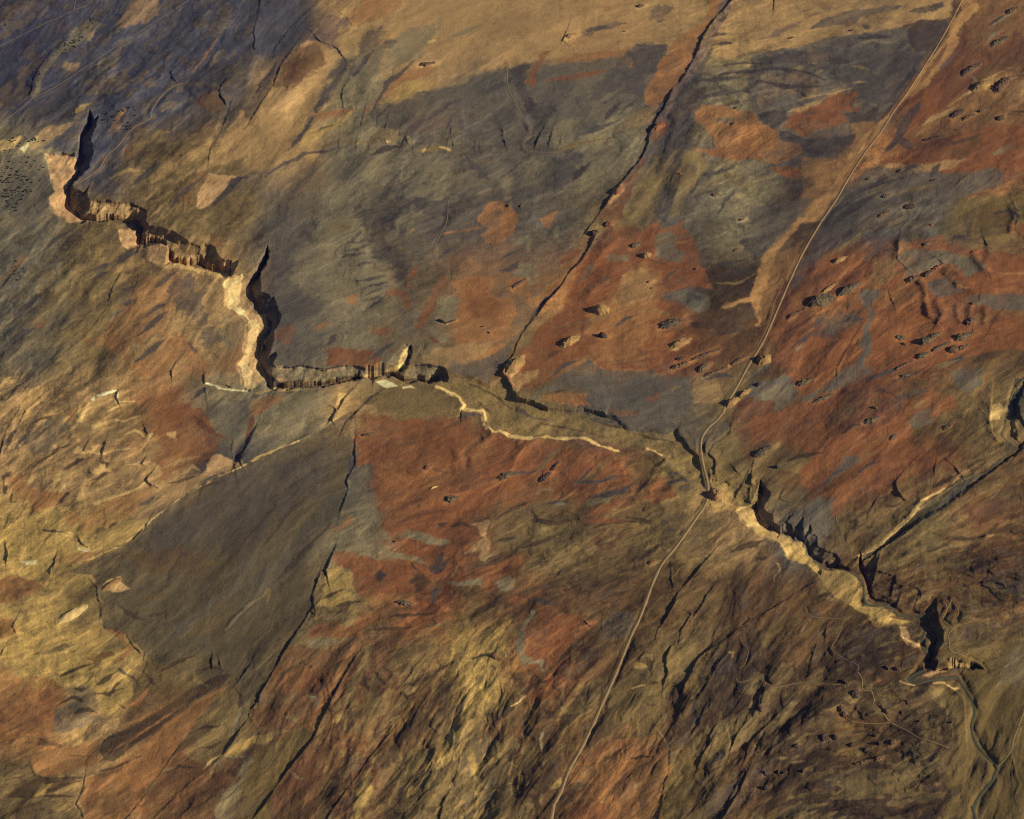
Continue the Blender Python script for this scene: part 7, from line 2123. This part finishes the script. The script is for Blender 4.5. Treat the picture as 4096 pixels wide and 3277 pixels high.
# soil: the mapped colour, broken up by gravel and scrub too small for the map, with a grainy surface
m_soil, nt, b = mat("soil")
att = nt.nodes.new("ShaderNodeAttribute")
att.attribute_name = "soil"
tc = nt.nodes.new("ShaderNodeTexCoord")
n1 = noise(nt, 0.16, 5, tc.outputs["Object"], 0.75)
n2 = noise(nt, 0.028, 4, tc.outputs["Object"], 0.6)
f = mathn(nt, 'ADD', mathn(nt, 'MULTIPLY', n1, 0.8), mathn(nt, 'ADD', mathn(nt, 'MULTIPLY', n2, 0.4), 0.40))
vm = nt.nodes.new("ShaderNodeVectorMath")
vm.operation = 'SCALE'
nt.links.new(att.outputs["Color"], vm.inputs[0])
nt.links.new(f, vm.inputs["Scale"])
nt.links.new(vm.outputs[0], b.inputs["Base Color"])
bp = nt.nodes.new("ShaderNodeBump")
bp.inputs["Strength"].default_value = 0.8
bp.inputs["Distance"].default_value = 2.5
nt.links.new(n1, bp.inputs["Height"])
nt.links.new(bp.outputs[0], b.inputs["Normal"])

verts = np.stack([WX, WY, Z], -1).reshape(-1, 3)
idx = (np.arange(NV)[:, None] * NU + np.arange(NU)[None, :])
q = np.stack([idx[:-1, :-1], idx[1:, :-1], idx[1:, 1:], idx[:-1, 1:]], -1).reshape(-1, 4)
# the desert goes on: a coarse skirt out to far away on every side
ring = np.concatenate([idx[0, :], idx[1:, -1], idx[-1, -2::-1], idx[-2:0, 0][::1] if False else idx[-2:0:-1, 0]])
base = len(verts)
out = []
c0 = np.array([0.0, verts[:, 1].mean()])
prev = ring
extra_v, extra_q = [], []
n0 = base
rv = verts[ring]
for k, grow in enumerate((1.05, 1.15, 1.35, 1.7)):
    pv = rv.copy()
    pv[:, :2] = c0 + (rv[:, :2] - c0) * grow
    pv[:, 2] = rv[:, 2] * (0.6 if k == 0 else 0.2) - 2 * k
    cur = n0 + np.arange(len(ring))
    n0 += len(ring)
    extra_v.append(pv)
    extra_q.append(np.stack([prev, np.roll(prev, -1), np.roll(cur, -1), cur], -1))
    prev = cur
verts = np.vstack([verts] + extra_v)
q = np.vstack([q] + extra_q)
me = new_mesh("terrain", verts, q)
ALB = np.clip(COL / E_FLAT, 0.004, 0.85).reshape(-1, 3)
rc = blur(COL, 20) if False else COL
ra = ALB[ring]
ALB = np.vstack([ALB] + [ra * 0.5 + ra.mean(0) * 0.5] * len(extra_v))
ca = me.attributes.new("soil", 'FLOAT_COLOR', 'POINT')
ca.data.foreach_set("color", np.concatenate([ALB, np.ones((len(ALB), 1))], 1).astype(np.float32).ravel())
terrain = link("terrain", me, m_soil)
terrain["kind"] = "structure"
# ------------------------------------------------------------------ road and track surfaces
def dirt(name, c, var=0.25):
    m, nt, b = mat(name)
    tc = nt.nodes.new("ShaderNodeTexCoord")
    n = noise(nt, 0.12, 5, tc.outputs["Object"], 0.7)
    f = mathn(nt, 'ADD', mathn(nt, 'MULTIPLY', n, 2 * var), 1 - var)
    vm = nt.nodes.new("ShaderNodeVectorMath")
    vm.operation = 'SCALE'
    vm.inputs[0].default_value = tuple(alb(c))
    nt.links.new(f, vm.inputs["Scale"])
    nt.links.new(vm.outputs[0], b.inputs["Base Color"])
    return m

def at(u, v, lift=0.0):
    """a point of the terrain surface in the world"""
    z = sample(Z, u, v)
    x, y = ground(u, v, z)
    return np.stack([x, y, z + lift], -1)

def ribbon(name, p, half, m, crown, sink=0.6, off=0.0, lift=0.0):
    """a graded strip of ground: crowned surface, shoulders sunk into the soil; half width in metres"""
    c = at(p[:, 0], p[:, 1])
    t = np.gradient(c[:, :2], axis=0)
    t /= np.linalg.norm(t, axis=1)[:, None] + 1e-9
    nrm = np.stack([t[:, 1], -t[:, 0]], -1)
    wob = 1 + 0.12 * np.array([math.sin(0.9 * i) + math.sin(0.37 * i + 1) for i in range(len(p))])
    rows = []
    for k, (s, z) in enumerate(((-1.25, -sink), (-0.95, crown * 0.6), (0, crown), (0.95, crown * 0.6), (1.25, -sink))):
        r = c.copy()
        r[:, :2] += nrm * (off + s * half * wob * np.interp(p[:, 1], (0, H), (0.72, 1.12)))[:, None]
        r[:, 2] += z + lift
        rows.append(r)
    n = len(p)
    v = np.concatenate(rows)
    f = [(k * n + i, k * n + i + 1, (k + 1) * n + i + 1, (k + 1) * n + i) for k in range(4) for i in range(n - 1)]
    o = link(name, new_mesh(name, v, f), m)
    o["kind"] = "structure"
    return o

ribbon("road", ROAD, 4.2, dirt("road_gravel", (130, 108, 74)), 0.9)
ribbon("road_rut", ROAD, 0.8, dirt("road_rut_soil", (112, 92, 62)), 0.25, 0.2, lift=0.75)
dm = {}
for nm, wd, cl, p in LINES:
    if cl not in dm:
        dm[cl] = dirt("track_soil", cl)
    ribbon(nm, p, wd / 2, dm[cl], 0.45 if nm != "streambed" else 0.3)
# ------------------------------------------------------------------ rock outcrops and knolls, one object each
def rock_mat(name, dark, pale, scale=0.12):
    m, nt, b = mat(name)
    tc = nt.nodes.new("ShaderNodeTexCoord")
    n = noise(nt, scale, 6, tc.outputs["Object"], 0.7)
    r = nt.nodes.new("ShaderNodeValToRGB")
    r.color_ramp.elements[0].position, r.color_ramp.elements[1].position = 0.36, 0.66
    r.color_ramp.elements[0].color = (*alb(dark), 1)
    r.color_ramp.elements[1].color = (*alb(pale), 1)
    nt.links.new(n, r.inputs[0])
    nt.links.new(r.outputs[0], b.inputs["Base Color"])
    bp = nt.nodes.new("ShaderNodeBump")
    bp.inputs["Strength"].default_value = 0.7
    bp.inputs["Distance"].default_value = 2.0
    nt.links.new(n, bp.inputs["Height"])
    nt.links.new(bp.outputs[0], b.inputs["Normal"])
    return m

ROCK = dict(b=rock_mat("brown_rock", (62, 49, 40), (100, 78, 54)), g=rock_mat("grey_rock", (56, 49, 40), (97, 84, 58)),
            r=rock_mat("red_rock", (84, 54, 40), (126, 84, 56)), p=rock_mat("tan_rock", (104, 80, 50), (142, 112, 68), 0.06),
            w=rock_mat("white_rock", (150, 126, 80), (184, 158, 104), 0.04), k=rock_mat("dark_rock", (44, 38, 34), (78, 62, 48)))

def outcrop(kind, ends, width, height, label, craggy=0.5, steep=0.35):
    """an elongated rock body between two map points; its western end and flank are the steep ones"""
    p = P(ends)
    cu, cv = p.mean(0)
    c = at(np.array([cu]), np.array([cv]))[0]
    e = at(p[:, 0], p[:, 1])
    ax = e[1, :2] - e[0, :2]
    L = np.hypot(*ax) / 2 + 1e-3
    ax /= 2 * L
    ax /= np.hypot(*ax)
    if ax[0] < 0:
        ax = -ax
    nx = np.array([-ax[1], ax[0]])
    sc = math.hypot(*(c - CAM)) / FPX * 0.1276 if False else float(np.linalg.norm(c - CAM)) / FPX * 0.1276
    Wd = width * sc * 0.75
    n, k = 44, 22
    s = np.linspace(-1, 1, n)
    t = np.linspace(-1, 1, k)
    A, B = np.meshgrid(s, t)
    # square grid -> disc, so the outline is a closed oval
    X = A * np.sqrt(1 - B * B / 2)
    Y = B * np.sqrt(1 - A * A / 2)
    sx = random.uniform(0, 90)
    lobes = 1 + 0.28 * craggy * perlin(X * 2.6 + sx, Y * 2.6 + 4)
    r = np.clip(np.hypot(X, Y), 0, 1)
    if kind in "pw":
        dome_e = 1.5
    else:
        dome_e = 0.75
    west = np.clip(1 + (X * 0.8), 0.15, 1.8)
    dome = (1 - r ** 2.6) ** dome_e
    prof = dome * np.where(X < -steep, np.minimum(1, (1 + X) / (1 - steep) * 1.6), 1 - 0.55 * ss(-steep, 1, X))
    rid = np.abs(perlin(X * L / 14 + sx, Y * Wd / 9 + 2.2)) + 0.5 * np.abs(perlin(X * L / 6 + 3, Y * Wd / 5 + sx))
    Zl = height * prof * (1 + craggy * (0.9 * rid - 0.55)) + (1 - r) ** 0.2 * 0.8
    Xw = X * L * lobes
    Yw = Y * Wd * lobes * (1 + 0.25 * perlin(X * 3 + sx, X * 0 + 1.5))
    px = c[0] + ax[0] * Xw + nx[0] * Yw
    py = c[1] + ax[1] * Xw + nx[1] * Yw
    # seat every point on the terrain beneath it
    gz = terrain_height(px, py)
    pz = gz + Zl - 1.6 * ss(0.86, 1.0, r)
    v = np.stack([px - c[0], py - c[1], pz - c[2]], -1).reshape(-1, 3)
    id_ = np.arange(n * k).reshape(k, n)
    f = np.stack([id_[:-1, :-1], id_[:-1, 1:], id_[1:, 1:], id_[1:, :-1]], -1).reshape(-1, 4)
    name = dict(p="rock_knoll", w="sand_mound").get(kind, "rock_outcrop")
    o = link(name, new_mesh(name, v, f), ROCK[kind], None, c)
    o["label"] = label
    o["category"] = {"rock_knoll": "knoll", "sand_mound": "sand mound"}.get(name, "rock outcrop")
    return o

def terrain_height(x, y):
    """height of the terrain at a world point: march the map point until it lands there"""
    z = np.zeros_like(x)
    for _ in range(4):
        dx, dy, dz = x - CAM[0], y - CAM[1], z - CAM[2]
        f = dy * math.cos(DEP) - dz * math.sin(DEP)
        up = dy * math.sin(DEP) + dz * math.cos(DEP)
        z = sample(Z, W / 2 + FPX * dx / f, H / 2 - FPX * up / f)
    return z

for row in OUTCROPS.strip().split("\n"):
    kd, ends, wd, ht, cr, lab = row.split("|")
    outcrop(kd, ends, float(wd), float(ht) * 1.15, lab, float(cr))

# ------------------------------------------------------------------ junipers of the upper left slopes, one object each
m_leaf, nt, b = mat("juniper_foliage")
tc = nt.nodes.new("ShaderNodeTexCoord")
n = noise(nt, 0.9, 4, tc.outputs["Object"], 0.7)
r = nt.nodes.new("ShaderNodeValToRGB")
r.color_ramp.elements[0].color = (0.022, 0.028, 0.016, 1)
r.color_ramp.elements[1].color = (0.07, 0.075, 0.04, 1)
nt.links.new(n, r.inputs[0])
nt.links.new(r.outputs[0], b.inputs["Base Color"])

def bush_mesh(seed):
    bm = bmesh.new()
    rr = random.Random(seed)
    for k in range(5):
        a, d = rr.uniform(0, 6.28), (0 if k == 0 else rr.uniform(1.0, 2.0))
        q = bmesh.ops.create_icosphere(bm, subdivisions=2, radius=(2.2 if k == 0 else rr.uniform(1.1, 1.7)))
        for v in q["verts"]:
            j = 1 + 0.28 * rr.uniform(-1, 1)
            v.co = v.co * j
            v.co.z = v.co.z * 0.85 + (1.7 if k == 0 else rr.uniform(0.9, 1.0) * 1.0)
            v.co.x += d * math.cos(a)
            v.co.y += d * math.sin(a)
    me = bpy.data.meshes.new("juniper")
    bm.to_mesh(me)
    bm.free()
    me.materials.append(m_leaf)
    return me
BUSH = [bush_mesh(i) for i in range(6)]

def inside(p, u, v):
    _, ins, _, _ = seg_dist(np.array([u]), np.array([v]), p, True)
    return ins[0]

GROVES = [
    (110, "a1:0,1260 200,1200 340,1200 350,1290 330,1460 250,1500 150,1560 100,1650 60,1640 0,1560", "dark juniper bush in the dense stand left of the canyon head", "junipers in the dense stand left of the canyon head"),
    (60, "a1:0,1400 100,1380 240,1420 200,1500 120,1650 60,1640 0,1560", "dark juniper bush in the dense stand left of the canyon head", "junipers in the dense stand left of the canyon head"),
    (44, "a1:400,430 470,350 520,310 600,270 650,260 650,350 560,380 480,420 410,470", "dark juniper bush on the pale slope below the upper left track", "junipers on the pale slope below the upper left track"),
    (14, "a1:620,200 740,130 780,170 700,230 640,240", "dark juniper bush on the upper end of the pale slope", "junipers on the upper end of the pale slope"),
    (30, "a1:780,880 900,850 1080,830 1090,880 940,910 860,950 780,970 750,930", "dark juniper bush on the rim at the canyon head", "junipers on the rim at the canyon head"),
    (12, "a1:960,970 1060,950 1080,1060 980,1060", "dark juniper bush by the footpath right of the canyon head", "junipers by the footpath right of the canyon head"),
    (26, "a1:30,1180 90,1090 170,1070 260,1080 340,1070 380,1080 330,1130 230,1120 160,1130 60,1200", "dark juniper bush on the cream white outcrop at the left edge", "junipers on the cream white outcrop"),
    (14, "b1:20,500 120,460 200,560 160,640 100,640 60,520", "dark juniper bush scattered on the brown slope at the left edge", "junipers scattered on the left brown slope"),
    (12, "a1:0,130 70,120 70,190 0,200", "dark juniper bush in the top left corner", "junipers in the top left corner"),
    (20, "a1:240,560 330,500 350,540 300,640 260,720 240,640", "dark juniper bush along the foot of the pale slope scarp", "junipers along the scarp foot"),
]
for cnt, outline, lab, grp in GROVES:
    p = np.array([[SHEET[outline[:2]][0] + float(a) * SHEET[outline[:2]][2], SHEET[outline[:2]][1] + float(bb) * SHEET[outline[:2]][2]] for a, bb in (q.split(",") for q in outline[3:].split())])
    got = 0
    while got < cnt:
        u, v = random.uniform(p[:, 0].min(), p[:, 0].max()), random.uniform(p[:, 1].min(), p[:, 1].max())
        u, v = u + random.gauss(0, 1.2), v + random.gauss(0, 1.0)
        if not inside(p, u + random.gauss(0, 2.5), v + random.gauss(0, 2.0)):
            continue
        got += 1
        o = bpy.data.objects.new("juniper", random.choice(BUSH))
        C.objects.link(o)
        o.location = at(np.array([u]), np.array([v]), -0.3)[0]
        s_ = 0.6 + 1.1 * random.random() ** 1.6
        o.scale = (s_, s_, s_ * random.uniform(0.8, 1.2))
        o.rotation_euler = (0, 0, random.uniform(0, 6.28))
        o["label"], o["category"], o["group"] = lab, "bush", grp

# ------------------------------------------------------------------ air
if HAZE > 0:
    bm = bmesh.new()
    bmesh.ops.create_cube(bm, size=1.0)
    lo = np.array([verts[:, 0].min() - 200, min(verts[:, 1].min(), CAM[1]) - 400, verts[:, 2].min() - 1])
    hi = np.array([verts[:, 0].max() + 200, verts[:, 1].max() + 200, CAM[2] + 60])
    for v in bm.verts:
        v.co = [(lo[i] + hi[i]) / 2 + v.co[i] * (hi[i] - lo[i]) for i in range(3)]
    me = bpy.data.meshes.new("haze")
    bm.to_mesh(me)
    bm.free()
    mh = bpy.data.materials.new("air")
    mh.use_nodes = True
    t = mh.node_tree
    t.nodes.clear()
    o_ = t.nodes.new("ShaderNodeOutputMaterial")
    pv = t.nodes.new("ShaderNodeVolumePrincipled")
    pv.inputs["Color"].default_value = (0.07, 0.15, 1.0, 1)
    pv.inputs["Density"].default_value = HAZE
    t.links.new(pv.outputs[0], o_.inputs["Volume"])
    hz = link("haze", me, mh)
    hz["kind"] = "stuff"
